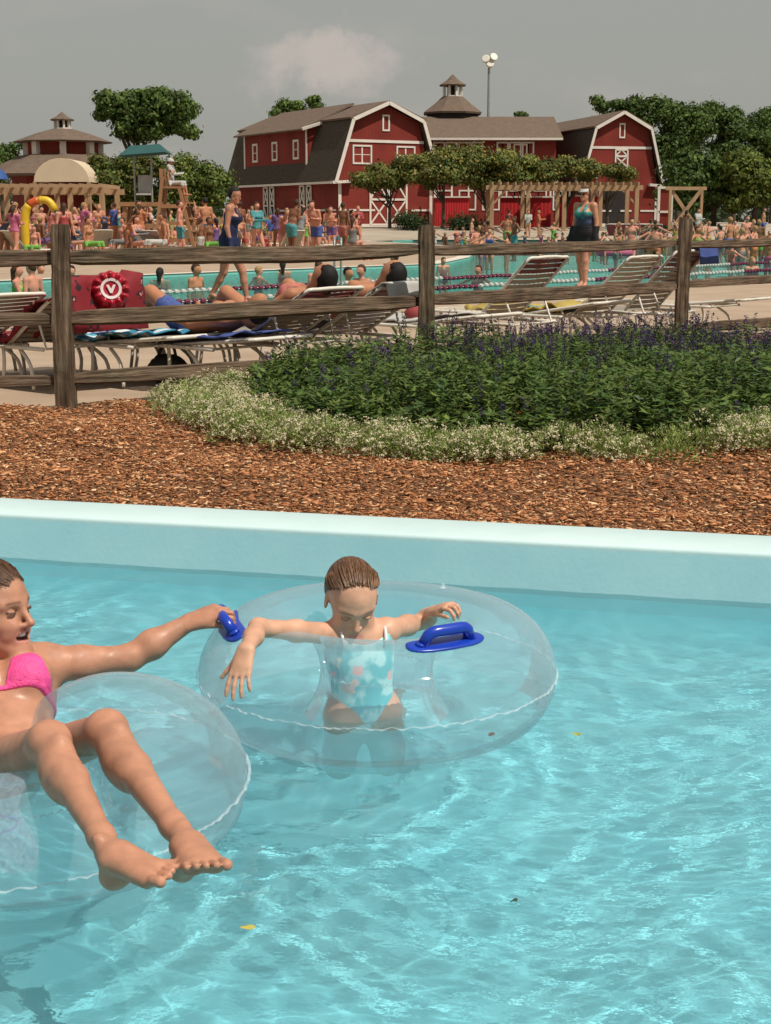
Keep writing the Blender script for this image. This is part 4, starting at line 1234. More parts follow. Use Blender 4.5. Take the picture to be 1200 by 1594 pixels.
def pip(poly, X, Y):
    r = np.zeros(X.shape, bool); n_ = len(poly)
    for i in range(n_):
        x0, y0 = poly[i]; x1, y1 = poly[(i + 1) % n_]
        if y0 == y1: continue
        c = ((y0 > Y) != (y1 > Y)) & (X < (x1 - x0) * (Y - y0) / (y1 - y0) + x0); r ^= c
    return r
rng = np.random.default_rng(11)
# mulch surface
def hills(X, Y): return 0.018 * np.sin(1.7 * X + .6 * Y) + 0.012 * np.sin(3.9 * Y - 1.1 * X + 2) + 0.012 * np.sin(7 * X + 5 * Y)
def wall_dist(X, Y): return (X - WL.x) * wnorm.x + (Y - WL.y) * wnorm.y - 0.275
def mulch_z(X, Y): return 0.112 + hills(X, Y) * np.clip(wall_dist(X, Y) * 1.2, 0.15, 1) + 0.012 * np.exp(-wall_dist(X, Y) / 0.4)
front = [tuple(wallp(s, .277, 0))[:2] for s in (-8, 0, 3, 6, 11)]
mulch_poly = front + [(10, 18.3), (6.3, 15.75), (FR.x, FR.y + .0), (FM.x, FM.y + .03), (FL.x, FL.y - .02), (F0.x, F0.y + .0), (-9.5, 7.1)]
xs = np.arange(-9.6, 11, 0.07); ys = np.arange(2.5, 18.5, 0.07); XX, YY = np.meshgrid(xs, ys, indexing='ij')
ins = pip(mulch_poly, XX, YY); idx = np.arange(XX.size).reshape(XX.shape)
q = np.stack([idx[:-1, :-1], idx[1:, :-1], idx[1:, 1:], idx[:-1, 1:]], -1).reshape(-1, 4); q = q[ins.ravel()[q].any(1)]
VV = np.stack([XX, YY, mulch_z(XX, YY) - 0.006], -1).reshape(-1, 3)
# keep the sheet behind the coping
dd = wall_dist(VV[:, 0], VV[:, 1]); bad = dd < 0.002
VV[bad, 0] -= wnorm.x * (dd[bad] - 0.002); VV[bad, 1] -= wnorm.y * (dd[bad] - 0.002)
usedv = np.zeros(len(VV), bool); usedv[q.ravel()] = True; rm = np.cumsum(usedv) - 1
m_soil = M('bark_mulch', (0.19, 0.10, 0.055), 0.95, 0.5, 45, 0.012, 130, spec=0.1)
o = mesh_obj('mulch_bed', VV[usedv], rm[q], m_soil, smooth=True); tag(o, kind='structure')
# chips
def chips(n_, xr, yr, size, seed, name):
    rng = np.random.default_rng(seed)
    X = rng.uniform(*xr, n_); Y = rng.uniform(*yr, n_); k = pip(mulch_poly, X, Y) & (wall_dist(X, Y) > .02); X, Y = X[k], Y[k]; n_ = len(X)
    u, vv, w = rand_rot(rng, n_, 0.42)
    L = rng.gamma(3.2, size / 3.2, n_)[:, None] + .006; Wd = L * rng.uniform(.12, .5, n_)[:, None]; T = np.minimum(L * .16, .004) + .001
    P = np.stack([X, Y, mulch_z(X, Y) + rng.uniform(-.004, .014, n_)], -1)
    cor = []
    for sx, sy, sz in ((-1, -.7, -1), (1, -1, -1), (1, .6, -1), (-1, 1, -1), (-1, -.7, 1), (1, -1, 1), (1, .6, 1), (-1, 1, 1)):
        cor.append(P + u * L / 2 * sx + vv * Wd / 2 * sy + w * T / 2 * sz)
    V = np.stack(cor, 1).reshape(-1, 3)
    Fq = (np.arange(n_)[:, None, None] * 8 + np.array([(3, 2, 1, 0), (4, 5, 6, 7), (0, 1, 5, 4), (1, 2, 6, 5), (2, 3, 7, 6), (3, 0, 4, 7)])[None]).reshape(-1, 4)
    pal = np.array([(0.34, 0.135, 0.060), (0.25, 0.095, 0.042), (0.15, 0.060, 0.028), (0.46, 0.22, 0.11), (0.58, 0.36, 0.21), (0.30, 0.15, 0.08), (0.08, 0.038, 0.02)])
    C = np.array((1.36, 1.46, 1.44)) * pal[rng.choice(7, n_, p=(.27, .24, .13, .17, .06, .08, .05))] * rng.uniform(.8, 1.2, n_)[:, None]
    o = mesh_obj(name, V, Fq, m_chip); set_col(o, np.repeat(C, 8, 0)); tag(o, kind='stuff')
chips(84000, (-3.0, 3.6), (4.6, 8.9), 0.0125, 1, 'mulch_chips')
chips(12000, (-8, 9.5), (2.2, 15), 0.026, 2, 'mulch_chips')
# a bleached split stick in the mulch
st = bmesh.new(); a_, b_ = on(247, 741, 0.125), on(310, 744, 0.128)
tube(st, [a_, a_.lerp(b_, .3) + Vector((0, 0, .006)), a_.lerp(b_, .7), b_], [.004, .009, .010, .003], 6)
o = bm_obj('stick', st, M('bleached_stick', (0.50, 0.30, 0.20), .8, .3, 40, .001, 200)); tag(o, 'pale split stick lying on the orange mulch left of the flower bed', 'stick')

# ------------------------------------------------------------------ flower bed
bed_front = [on(u, v_, .12) for u, v_ in ((258, 622), (262, 645), (300, 668), (360, 690), (450, 700), (560, 706), (660, 712), (780, 714), (900, 720), (1050, 722), (1200, 716), (1420, 706))]
bed_poly = [(p.x, p.y) for p in bed_front] + [(7.5, 11.2), (3.2, 10.9), (1.4, 10.5), (FM.x, FM.y - .25), (FM.x - .75, FM.y - .65), (-1.2, 9.3)]
fx = np.array([p.x for p in bed_front[1:]]); fy = np.array([p.y for p in bed_front[1:]])
def front_dist(X, Y):
    d = np.full(X.shape, 1e9)
    for i in range(len(bed_front) - 1):
        a, b = np.array(bed_front[i][:2]), np.array(bed_front[i + 1][:2]); ab = b - a
        t = np.clip(((X - a[0]) * ab[0] + (Y - a[1]) * ab[1]) / (ab @ ab), 0, 1)
        d = np.minimum(d, np.hypot(X - a[0] - t * ab[0], Y - a[1] - t * ab[1]))
    return d
def al_w(X, Y): return 0.33 + 0.28 * np.clip((0.1 - X) / 1.2, 0, 1) + 0.07 * np.sin(5 * X) + .05 * np.sin(11 * X + 1)
# alyssum: low mounds of fine leaf under heads of white florets
rng = np.random.default_rng(21)
mx_, my_, mr_ = [], [], []
while len(mx_) < 250:
    x, y = rng.uniform(-1.7, 4.6), rng.uniform(6.3, 10.4)
    X, Y = np.array([x]), np.array([y])
    if pip(bed_poly, X, Y)[0] and front_dist(X, Y)[0] < al_w(X, Y)[0] * 1.0: mx_.append(x); my_.append(y); mr_.append(rng.uniform(.085, .155))
mx_, my_, mr_ = map(np.array, (mx_, my_, mr_))
def mound_pts(rng, per, cx, cy, cr, hfac, lo=0.15):
    n_ = len(cx) * per; i = np.repeat(np.arange(len(cx)), per)
    a = rng.random(n_) * 2 * np.pi; rr = np.sqrt(rng.random(n_)); hgt = np.sqrt(np.clip(1 - rr ** 2, 0, 1))
    return i, np.stack([cx[i] + cr[i] * rr * np.cos(a), cy[i] + cr[i] * rr * np.sin(a), mulch_z(cx[i], cy[i]) + cr[i] * hfac * (hgt * rng.uniform(.75, 1.08, n_))], -1), np.stack([np.cos(a) * rr, np.sin(a) * rr, hgt + .25], -1)
i, P, O = mound_pts(rng, 150, mx_, my_, mr_, 1.05)
u = O + rng.normal(0, .45, O.shape); u /= np.linalg.norm(u, axis=1)[:, None]
w = rng.normal(0, 1, O.shape) + (0, 0, .6); w -= u * (w * u).sum(1)[:, None]; w /= np.linalg.norm(w, axis=1)[:, None]
C = np.array([(0.17, 0.22, 0.06)]) * rng.uniform(.6, 1.35, len(P))[:, None] * np.array([(1, 1, 1)])
leaf_cards('alyssum_foliage', P, u, np.cross(w, u), w, rng.uniform(.018, .034, len(P)), rng.uniform(.005, .009, len(P)), C * 1.5, m_leaf)
bloom = np.clip(rng.normal(.62, .33, len(mx_)), 0, 1) * np.where(mx_ < -.2, 1.0, .85)
sel = rng.random(len(mx_)) < 0.95
i, P, O = mound_pts(rng, 72, mx_, my_, mr_ * 1.02, 1.22)
k = rng.random(len(P)) < bloom[i]; P, O = P[k], O[k]
# every head is six florets
K = 7; Pc = np.repeat(P, K, 0) + rng.normal(0, .0065, (len(P) * K, 3)) * (1, 1, .7); Oc = np.repeat(O, K, 0) + rng.normal(0, .4, (len(P) * K, 3))
w = Oc / np.linalg.norm(Oc, axis=1)[:, None]; u = np.cross(w, rng.normal(0, 1, w.shape)); u /= np.linalg.norm(u, axis=1)[:, None]
C = np.array([(0.74, 0.66, 0.46)]) * rng.uniform(.72, 1.15, len(Pc))[:, None]
leaf_cards('alyssum_flowers', Pc - u * .004, u, np.cross(w, u), w, .0085, .0085, C, m_petal, 0.05)
# salvia: leafy stems, dark purple spikes
rng = np.random.default_rng(31)
def scatter(n_, lo_front):
    X = rng.uniform(-1.3, 6.4, n_); Y = rng.uniform(6.5, 11.4, n_)
    d = front_dist(X, Y); k = pip(bed_poly, X, Y) & (d > lo_front(X, Y)) & (X < 0.62 * Y + .4)
    return X[k], Y[k], d[k]
SX, SY, SD = scatter(14500, lambda X, Y: al_w(X, Y) * .98)
# clumping: leave thin dark gaps
g_ = np.sin(SX * 9 + np.sin(SY * 5) * 1.5) * np.sin(SY * 8 + np.sin(SX * 6)); k = (g_ > -.75); SX, SY, SD = SX[k], SY[k], SD[k]
rise = np.clip((SD - al_w(SX, SY)) / .5, .0, 1)
SH = (0.19 + 0.13 * rise + 0.05 * np.sin(SX * 4.1) * np.sin(SY * 3.3)) * rng.uniform(.75, 1.15, len(SX))
dirs = np.stack([rng.normal(0, .16, len(SX)), rng.normal(-.05, .16, len(SX)), np.ones(len(SX))], -1)
per = 17
i = np.repeat(np.arange(len(SX)), per); t = rng.uniform(.12, 1.0, len(i))
P = np.stack([SX[i], SY[i], mulch_z(SX[i], SY[i])], -1) + dirs[i] * (SH[i] * t)[:, None]
a = rng.random(len(i)) * 2 * np.pi
u = np.stack([np.cos(a), np.sin(a), rng.uniform(-.25, .65, len(i))], -1); u /= np.linalg.norm(u, axis=1)[:, None]
w = np.array([(0, 0, 1.0)]) + rng.normal(0, .25, u.shape); w -= u * (w * u).sum(1)[:, None]; w /= np.linalg.norm(w, axis=1)[:, None]
tone = rng.uniform(.6, 1.3, len(SX))[i] * rng.uniform(.75, 1.25, len(i))
hue = rng.random(len(SX))[i][:, None]
C = (np.array([(0.055, 0.115, 0.026)]) * (1 - hue) + np.array([(0.12, 0.165, 0.030)]) * hue) * tone[:, None]
leaf_cards('salvia_foliage', P, u, np.cross(w, u), w, rng.uniform(.036, .066, len(P)) * (1.3 - .3 * rise[i]), rng.uniform(.015, .026, len(P)) * (1.35 - .35 * rise[i]), C, m_leaf, -.2)
# stems
sp_p = np.clip(.05 + .30 * (SD > 1.7) , 0, 1); k = rng.random(len(SX)) < sp_p
j = np.nonzero(k)[0]; top = np.stack([SX[j], SY[j], mulch_z(SX[j], SY[j])], -1) + dirs[j] * SH[j][:, None]
slen = rng.uniform(.04, .11, len(j)); sd = dirs[j] + rng.normal(0, .06, (len(j), 3)); sd /= np.linalg.norm(sd, axis=1)[:, None]
per = 26; i = np.repeat(np.arange(len(j)), per); t = rng.random(len(i))
a = rng.random(len(i)) * 6.283
P = top[i] + sd[i] * (slen[i] * t)[:, None] + np.stack([np.cos(a), np.sin(a), a * 0], -1) * (.006 * (1.25 - t))[:, None]
u = np.stack([np.cos(a), np.sin(a), np.full(len(a), .5)], -1) + rng.normal(0, .2, (len(a), 3)); u /= np.linalg.norm(u, axis=1)[:, None]
w = np.cross(u, rng.normal(0, 1, u.shape)); w /= np.linalg.norm(w, axis=1)[:, None]
pc = np.array([(0.060, 0.030, 0.11), (0.095, 0.06, 0.16), (0.03, 0.02, 0.06)])[rng.choice(3, len(j))][i] * rng.uniform(.7, 1.4, len(i))[:, None]
leaf_cards('salvia_flower_spikes', P, u, np.cross(w, u), w, .013, .008, pc, m_petal, .1)
u = sd; w = np.cross(u, rng.normal(0, 1, u.shape)); w /= np.linalg.norm(w, axis=1)[:, None]
leaf_cards('salvia_stems', top - u * .05, u, np.cross(w, u), w, slen + .06, .005, np.tile((.05, .07, .03), (len(u), 1)), m_leaf, .2)

# ------------------------------------------------------------------ split-rail fence
m_wood, n, l, b = nodes_of('weathered_split_cedar')
co = n.new('ShaderNodeTexCoord'); mp = n.new('ShaderNodeMapping'); mp.inputs['Scale'].default_value = (1.2, 22, 22)
at_ = n.new('ShaderNodeVertexColor'); at_.layer_name = 'Col'
l.new(at_.outputs[0], mp.inputs[0])
t1 = n.new('ShaderNodeTexNoise'); t1.inputs['Scale'].default_value = 2.6; t1.inputs['Detail'].default_value = 8; t1.inputs['Roughness'].default_value = .68
l.new(mp.outputs[0], t1.inputs[0])
t2 = n.new('ShaderNodeTexNoise'); t2.inputs['Scale'].default_value = 5; t2.inputs['Detail'].default_value = 4
l.new(co.outputs['Object'], t2.inputs[0])
r = n.new('ShaderNodeValToRGB'); e = r.color_ramp.elements; e[0].position = .34; e[0].color = (0.035, 0.024, 0.017, 1); e[1].position = .70; e[1].color = (0.31, 0.245, 0.185, 1)
q = e.new(.5); q.color = (0.135, 0.095, 0.068, 1)
l.new(t1.outputs[0], r.inputs[0])
mx = n.new('ShaderNodeMix'); mx.data_type = 'RGBA'; mx.blend_type = 'MULTIPLY'; mx.inputs[0].default_value = .6; l.new(r.outputs[0], mx.inputs[6])
r2 = n.new('ShaderNodeValToRGB'); r2.color_ramp.elements[0].position = .35; r2.color_ramp.elements[0].color = (.55, .62, .5, 1); r2.color_ramp.elements[1].position = .65; r2.color_ramp.elements[1].color = (1.25, 1.1, 1.0, 1)
l.new(t2.outputs[0], r2.inputs[0]); l.new(r2.outputs[0], mx.inputs[7]); l.new(mx.outputs[2], b.inputs['Base Color'])
bp = n.new('ShaderNodeBump'); bp.inputs['Distance'].default_value = .012; bp.inputs['Strength'].default_value = 1; l.new(t1.outputs[0], bp.inputs['Height']); l.new(bp.outputs[0], b.inputs['Normal'])
b.inputs['Roughness'].default_value = .9; b.inputs['Specular IOR Level'].default_value = .15
def split_log(name, a, b, prof, taper, seed, parent, sag=0.0, seg=26):
    """rough split timber from a to b; prof = list of (across, up) corners"""
    rr = random.Random(seed); a, b = Vector(a), Vector(b); d = (b - a); L = d.length; d.normalize()
    up = Vector((0, 0, 1)) if abs(d.z) < .8 else Vector((0, 1, 0)); x = d.cross(up).normalized(); z = x.cross(d).normalized()
    V, C = [], []; K = len(prof) * 2
    ph = [rr.random() * 9 for _ in range(6)]
    for i in range(seg + 1):
        t = i / seg; tp = taper(t)
        tw = .25 * math.sin(t * 2 + ph[0])
        for k in range(K):
            p0 = prof[k // 2]; p1 = prof[(k // 2 + 1) % len(prof)]
            px_, pz_ = (p0 if k % 2 == 0 else ((p0[0] + p1[0]) / 2 * 1.04, (p0[1] + p1[1]) / 2 * 1.04))
            nz_ = .10 * noise.noise(Vector((t * L * 3.2 + seed, k * 1.7, 0))) * .5 + .05 * noise.noise(Vector((t * L * 14, k * 2.1, seed)))
            px_, pz_ = px_ * (tp + nz_ * 1.6), pz_ * (tp + nz_ * 1.6)
            cx_, cz_ = px_ * math.cos(tw * .3) - pz_ * math.sin(tw * .3), px_ * math.sin(tw * .3) + pz_ * math.cos(tw * .3)
            off = .010 * noise.noise(Vector((t * L * .9, seed, 3)))
            p = a + d * L * t + x * (cx_ + off) + z * (cz_ + off - sag * 4 * t * (1 - t))
            V.append(p); C.append((t * L + seed * .37, k / K * .35 + seed * .11, seed * .23))
    Fc = [(i * K + k, (i + 1) * K + k, (i + 1) * K + (k + 1) % K, i * K + (k + 1) % K) for i in range(seg) for k in range(K)]
    Fc += [tuple(range(K)), tuple(seg * K + k for k in range(K))[::-1]]
    o = mesh_obj(name, V, Fc, m_wood, parent); set_col(o, np.array(C)); return o
fence = thing('split_rail_fence', 'weathered split-rail wooden fence behind the mulch and the flower bed', 'fence', (FL.x, FL.y, 0.1))
offf = Vector((FL.x, FL.y, 0.1))
def FP(p): return Vector(p) - offf
sq = [(-.055, -.05), (.05, -.055), (.055, .05), (-.05, .055)]
wedge = [(-.032, -.050), (.034, -.036), (.030, .044), (-.026, .050)]
def post(p_, top, seed):
    b0 = Vector((p_.x, p_.y, 0.02)); split_log('post', FP(b0), FP(Vector((p_.x + .004, p_.y, top))), sq, lambda t: 1.05 - .07 * t - (.10 if t > .985 else 0), seed, fence, seg=22)
pts_post = [(F0, 1.19), (FL, 1.178), (FM, 1.165), (FR, 1.215), (FE, 1.2)]
for s_, (p_, tz) in enumerate(pts_post): post(p_, tz, s_ * 5 + 3)
rt = lambda t: .62 + .42 * math.sin(min(1, max(0, t)) * math.pi) ** .35
rails = [((-200, 411), F0.y + .1, (92, 402), YL), ((106, 401), YL, (652, 390), YM), ((668, 391), YM, (1052, 379), YR), ((1066, 381), YR, (1290, 374), 15.6),
         ((-200, 507), F0.y + .1, (92, 497), YL), ((108, 496), YL, (652, 469), YM), ((668, 467), YM, (1052, 446), YR), ((1066, 443), YR, (1290, 427), 15.6),
         ((-200, 605), F0.y + .1, (96, 592), YL), ((112, 590), YL, (655, 555), YM), ((670, 553), YM, (1054, 517), YR), ((1068, 512), YR, (1290, 494), 15.6)]
for s_, (p0, y0, p1, y1) in enumerate(rails):
    A, Bq = at(*p0, y0), at(*p1, y1)
    if p0[0] < 0: A = Vector((F0.x, F0.y, A.z * .3 + Bq.z * .7))
    w_ = [(x * (1 + .25 * math.sin(s_ * 2.1)), z * (.92 + .16 * math.sin(s_ * 1.3 + 1))) for x, z in wedge]
    split_log('rail', FP(A), FP(Bq), w_, rt, s_ * 3 + 40, fence, sag=.004)
# ------------------------------------------------------------------ buildings
def boards_mat(name, c, step, rough=.75, horizontal=False, depth=.01, var=.12):
    """painted boarding: grooves as fine relief"""
    m = M(name, c, rough, var, .5, spec=.2)
    n, l, b = m.node_tree.nodes, m.node_tree.links, m.node_tree.nodes['Principled BSDF']
    co = n.new('ShaderNodeTexCoord'); sp = n.new('ShaderNodeSeparateXYZ'); l.new(co.outputs['Object'], sp.inputs[0])
    if horizontal: src = sp.outputs[2]
    else:
        ad = n.new('ShaderNodeMath'); ad.operation = 'ADD'; l.new(sp.outputs[0], ad.inputs[0]); l.new(sp.outputs[1], ad.inputs[1]); src = ad.outputs[0]
    mu = n.new('ShaderNodeMath'); mu.operation = 'MULTIPLY'; mu.inputs[1].default_value = 1 / step; l.new(src, mu.inputs[0])
    fr = n.new('ShaderNodeMath'); fr.operation = 'FRACT'; l.new(mu.outputs[0], fr.inputs[0])
    g = n.new('ShaderNodeMath'); g.operation = 'LESS_THAN'; g.inputs[1].default_value = .12; l.new(fr.outputs[0], g.inputs[0])
    bp = n.new('ShaderNodeBump'); bp.invert = True; bp.inputs['Distance'].default_value = depth; bp.inputs['Strength'].default_value = 1
    l.new(g.outputs[0], bp.inputs['Height']); l.new(bp.outputs[0], b.inputs['Normal'])
    return m
def shingle_mat(name, c1, c2):
    m, n, l, b = nodes_of(name)
    co = n.new('ShaderNodeTexCoord'); mp = n.new('ShaderNodeMapping'); mp.inputs['Scale'].default_value = (2.2, 2.2, 4.5); l.new(co.outputs['Object'], mp.inputs[0])
    t = n.new('ShaderNodeTexNoise'); t.inputs['Scale'].default_value = 1.4; t.inputs['Detail'].default_value = 9; t.inputs['Roughness'].default_value = .7; l.new(mp.outputs[0], t.inputs[0])
    r = n.new('ShaderNodeValToRGB'); r.color_ramp.elements[0].position = .3; r.color_ramp.elements[0].color = (*c1, 1); r.color_ramp.elements[1].position = .7; r.color_ramp.elements[1].color = (*c2, 1)
    l.new(t.outputs[0], r.inputs[0]); l.new(r.outputs[0], b.inputs['Base Color']); b.inputs['Roughness'].default_value = .95; b.inputs['Specular IOR Level'].default_value = .1
    return m
m_barn = boards_mat('barn_red_boards', (0.195, 0.030, 0.022), .3, var=.2)
m_trim = M('white_trim_paint', (0.68, 0.62, 0.56), .6, .06, 2)
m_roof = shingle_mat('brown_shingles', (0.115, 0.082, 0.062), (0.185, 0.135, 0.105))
m_roof_shade = shingle_mat('shaded_steep_shingles', (0.060, 0.048, 0.038), (0.105, 0.086, 0.068))  # the steep slopes' shade put into a darker shingle colour
m_glass = M('dark_window_glass', (0.05, 0.06, 0.06), .08, .2, 1, spec=.8)
m_cream = M('cream_wall', (0.55, 0.47, 0.38), .8, .1, 1)
m_timber = M('tan_pergola_timber', (0.36, 0.225, 0.125), .8, .2, 3, stretch=(1, 1, .3))
m_dark = M('dark_interior', (0.02, 0.016, 0.014), .9, .3, 2)
m_white_metal = M('white_enamelled_tube', (0.72, 0.68, 0.60), .35, .08, 8, spec=.5)

def P4(name, pts, mat, parent, thick=0.0):
    o = mesh_obj(name, [Vector(p) for p in pts], [tuple(range(len(pts)))], mat, parent)
    if thick:
        md = o.modifiers.new('t', 'SOLIDIFY'); md.thickness = thick; md.offset = 0
    return o
class Face:
    """a wall plane with its own x (along) and z (up), looking out along n"""
    def __init__(s, o, ax, n): s.o, s.ax, s.n = Vector(o), Vector(ax).normalized(), Vector(n).normalized()
    def p(s, x, z, out=0.0): return s.o + s.ax * x + Vector((0, 0, z)) + s.n * out
def strip(name, F, pts, w, mat, parent, out=.05, depth=.08):
    bm = bmesh.new()
    for (x0, z0), (x1, z1) in zip(pts, pts[1:]): bar(bm, F.p(x0, z0, out), F.p(x1, z1, out), w, depth, up=F.n)
    return bm_obj(name, bm, mat, parent)
def window(F, x, z, w, h, parent, cols=2, rows=2, fw=.12):
    f = strip('window', F, [(x, z), (x + w, z)], fw, m_trim, parent, .06, .12)
    bm = bmesh.new()
    for a, b_ in (((x - fw / 2, z), (x + w + fw / 2, z)), ((x - fw / 2, z + h), (x + w + fw / 2, z + h)), ((x, z), (x, z + h)), ((x + w, z), (x + w, z + h))):
        bar(bm, F.p(*a, .06), F.p(*b_, .06 + (.004 if a[0] == b_[0] else 0)), fw, .12, up=F.n)
    f.data = f.data.copy(); bmesh.ops.recalc_face_normals(bm, faces=bm.faces); bm.to_mesh(f.data); bm.free(); f.data.materials.clear(); f.data.materials.append(m_trim)
    P4('pane', [F.p(x, z, .03), F.p(x + w, z, .03), F.p(x + w, z + h, .03), F.p(x, z + h, .03)], m_glass, f)
    if cols > 1 or rows > 1:
        bm = bmesh.new()
        for i in range(1, cols): bar(bm, F.p(x + w * i / cols, z, .05), F.p(x + w * i / cols, z + h, .05), fw * (.9 if cols == 2 and i == 1 else .5), .05, up=F.n)
        for j in range(1, rows): bar(bm, F.p(x, z + h * j / rows, .047), F.p(x + w, z + h * j / rows, .047), fw * .4, .04, up=F.n)
        tag(bm_obj('muntins', bm, m_trim, f), kind='stuff')
    return f
def xdoor(F, x, z, w, h, parent, color=None):
    d = P4('door', [F.p(x, z, .05), F.p(x + w, z, .05), F.p(x + w, z + h, .05), F.p(x, z + h, .05)], color or m_barn, parent, .06)
    bm = bmesh.new(); t = .15
    for a, b_ in (((x, z), (x + w, z)), ((x, z + h), (x + w, z + h)), ((x, z), (x, z + h)), ((x + w, z), (x + w, z + h)), ((x, z + h * .62), (x + w, z + h * .62))):
        bar(bm, F.p(*a, .12), F.p(*b_, .12), t, .06, up=F.n)
    for a, b_ in (((x, z), (x + w, z + h * .62)), ((x, z + h * .62), (x + w, z)), ((x, z + h * .62), (x + w / 2, z + h)), ((x + w, z + h * .62), (x + w / 2, z + h))):
        bar(bm, F.p(*a, .10), F.p(*b_, .10), t * .8, .04, up=F.n)
    tag(bm_obj('cross_brace', bm, m_trim, d), kind='stuff')
    return d
BW, BL = 7.9, 18.6
def barn(label, loc, rz, big=True):
    t = thing('barn', label, 'barn', loc, rz)
    ev, kx, kz, rg = 3.28, 1.1, 7.6, 8.75
    prof = [(0, 0), (0, ev), (kx, kz), (BW / 2, rg), (BW - kx, kz), (BW, ev), (BW, 0)]
    Ff = Face((0, 0, 0), (1, 0, 0), (0, -1, 0)); Fl = Face((0, 0, 0), (0, 1, 0), (-1, 0, 0)); Fr = Face((BW, 0, 0), (0, 1, 0), (1, 0, 0))
    P4('front_wall', [(x, 0, z) for x, z in prof], m_barn, t, .12)
    P4('back_wall', [(x, BL, z) for x, z in prof], m_barn, t, .12)
    P4('side_wall', [(0, .07, 0), (0, BL - .07, 0), (0, BL - .07, ev), (0, .07, ev)], m_barn, t, .12)
    P4('side_wall', [(BW, .07, 0), (BW, BL - .07, 0), (BW, BL - .07, ev), (BW, .07, ev)], m_barn, t, .12)
    oh = .55
    def slope(name, a, b_, m): return P4(name, [(a[0], -oh, a[1]), (b_[0], -oh, b_[1]), (b_[0], BL + oh, b_[1]), (a[0], BL + oh, a[1])], m, t, .14)
    slope('steep_roof', (-.5, ev - .05), (kx - .1, kz + .1), m_roof_shade); slope('steep_roof', (BW + .5, ev - .05), (BW - kx + .1, kz + .1), m_roof_shade)
    slope('upper_roof', (kx - .35, kz + .12), (BW / 2, rg + .22), m_roof); slope('upper_roof', (BW - kx + .35, kz + .12), (BW / 2, rg + .22), m_roof)
    strip('gable_trim', Ff, [(-.5, ev - .1), (kx - .12, kz + .02), (BW / 2, rg + .12), (BW - kx + .12, kz + .02), (BW + .5, ev - .1)], .26, m_trim, t, oh + .05, .06)
    for x in (.06, BW - .06): strip('corner_board', Ff, [(x, .1), (x, ev)], .24, m_trim, t, .10, .06)
    strip('eave_return', Ff, [(-.75, ev - .12), (1.0, ev - .02)], .2, m_trim, t, .35, .5)
    strip('eave_return', Ff, [(BW + .75, ev - .12), (BW - 1.0, ev - .02)], .2, m_trim, t, .35, .5)
    strip('belt_course', Ff, [(.72, 6.15), (BW - .72, 6.15)], .2, m_trim, t, .1, .05)
    strip('sill_board', Ff, [(.2, 1.2), (BW * .38, 1.2)], .14, m_trim, t, .1, .05); strip('sill_board', Ff, [(BW * .78, 1.2), (BW - .2, 1.2)], .14, m_trim, t, .1, .05)
    strip('base_board', Ff, [(.2, .1), (BW - .2, .1)], .2, m_trim, t, .105, .05)
    strip('gutter', Fl, [(-.5, ev - .12), (BL + .5, ev - .12)], .16, m_trim, t, .56, .14)
    window(Ff, BW / 2 - .25, 6.95, .5, 1.05, t, 1, 1)
    if big:
        window(Ff, 1.2, 4.55, 1.5, 1.25, t, 2, 2); window(Ff, 4.9, 4.55, 1.5, 1.25, t, 2, 2)
        xdoor(Ff, 2.6, .15, 1.5, 2.95, t); xdoor(Ff, 4.2, .15, 1.5, 2.95, t)
        # dormer on the left slope
        d0, d1, zb, zt = 4.8, 16.0, 4.5, 7.15; xo = -.02
        FD = Face((xo, d0, 0), (0, 1, 0), (-1, 0, 0))
        P4('dormer_wall', [(xo, d0, zb - .6), (xo, d1, zb - .6), (xo, d1, zt), (xo, d0, zt)], m_barn, t, .1)
        for yy in (d0, d1): P4('dormer_cheek', [(xo + .05, yy, zb - .6), (1.2, yy, zb - .6), (1.2, yy, kz), (xo + .05, yy, zt)], m_barn, t, .08)
        P4('dormer_roof', [(xo - .75, d0 - .6, zt - .05), (xo - .75, d1 + .6, zt - .05), (BW / 2 - .3, d1 + .6, rg + .36), (BW / 2 - .3, d0 - .6, rg + .36)], m_roof, t, .12)
        strip('dormer_corner_board', FD, [(.08, zb - .5), (.08, zt)], .22, m_trim, t, .08, .05); strip('dormer_corner_board', FD, [(d1 - d0 - .08, zb - .5), (d1 - d0 - .08, zt)], .22, m_trim, t, .08, .05)
        bm = bmesh.new(); bar(bm, (xo - .78, d0 - .68, zt - .03), (.9, d0 - .68, zt + .48), .1, .2, up=(0, -.2, 1)); bm_obj('fascia', bm, m_trim, t)
        for x in (1.4, 5.1, 8.7): window(FD, x, 5.1, .8, 1.3, t, 1, 2, .16)
        for x in (4.2, 10.6):
            bm = bmesh.new(); box(bm, Fl.p(x + .85, 1.5, .0), (.1, 1.7, 2.9)); o_ = bm_obj('doorway', bm, m_dark, t); o_.location.x = -.02
            for dx in (-.1, 1.05):
                f = strip('door', Fl, [(x + dx, .2), (x + dx, 3.0)], .12, m_trim, t, .1, .06)
                bm = bmesh.new()
                for a, b_ in (((0, .15), (0, 3.0)), ((.75, .15), (.75, 3.0)), ((0, .15), (.75, .15)), ((0, 3.0), (.75, 3.0)), ((0, 1.6), (.75, 1.6)), ((0, 1.6), (.75, 3.0)), ((.75, 1.6), (0, 3.0)), ((0, .15), (.75, 1.6))):
                    bar(bm, Fl.p(x + dx + a[0], a[1], .12 + .004 * a[0]), Fl.p(x + dx + b_[0], b_[1], .12 + .004 * b_[1]), .13, .05, up=Fl.n)
                f.data = f.data.copy(); bmesh.ops.recalc_face_normals(bm, faces=bm.faces); bm.to_mesh(f.data); bm.free(); tag(f, kind='stuff')
        strip('sill_board', Fl, [(.2, 1.2), (4.0, 1.2)], .14, m_trim, t, .1, .05); strip('sill_board', Fl, [(6.2, 1.2), (10.4, 1.2)], .14, m_trim, t, .1, .05)
    else:
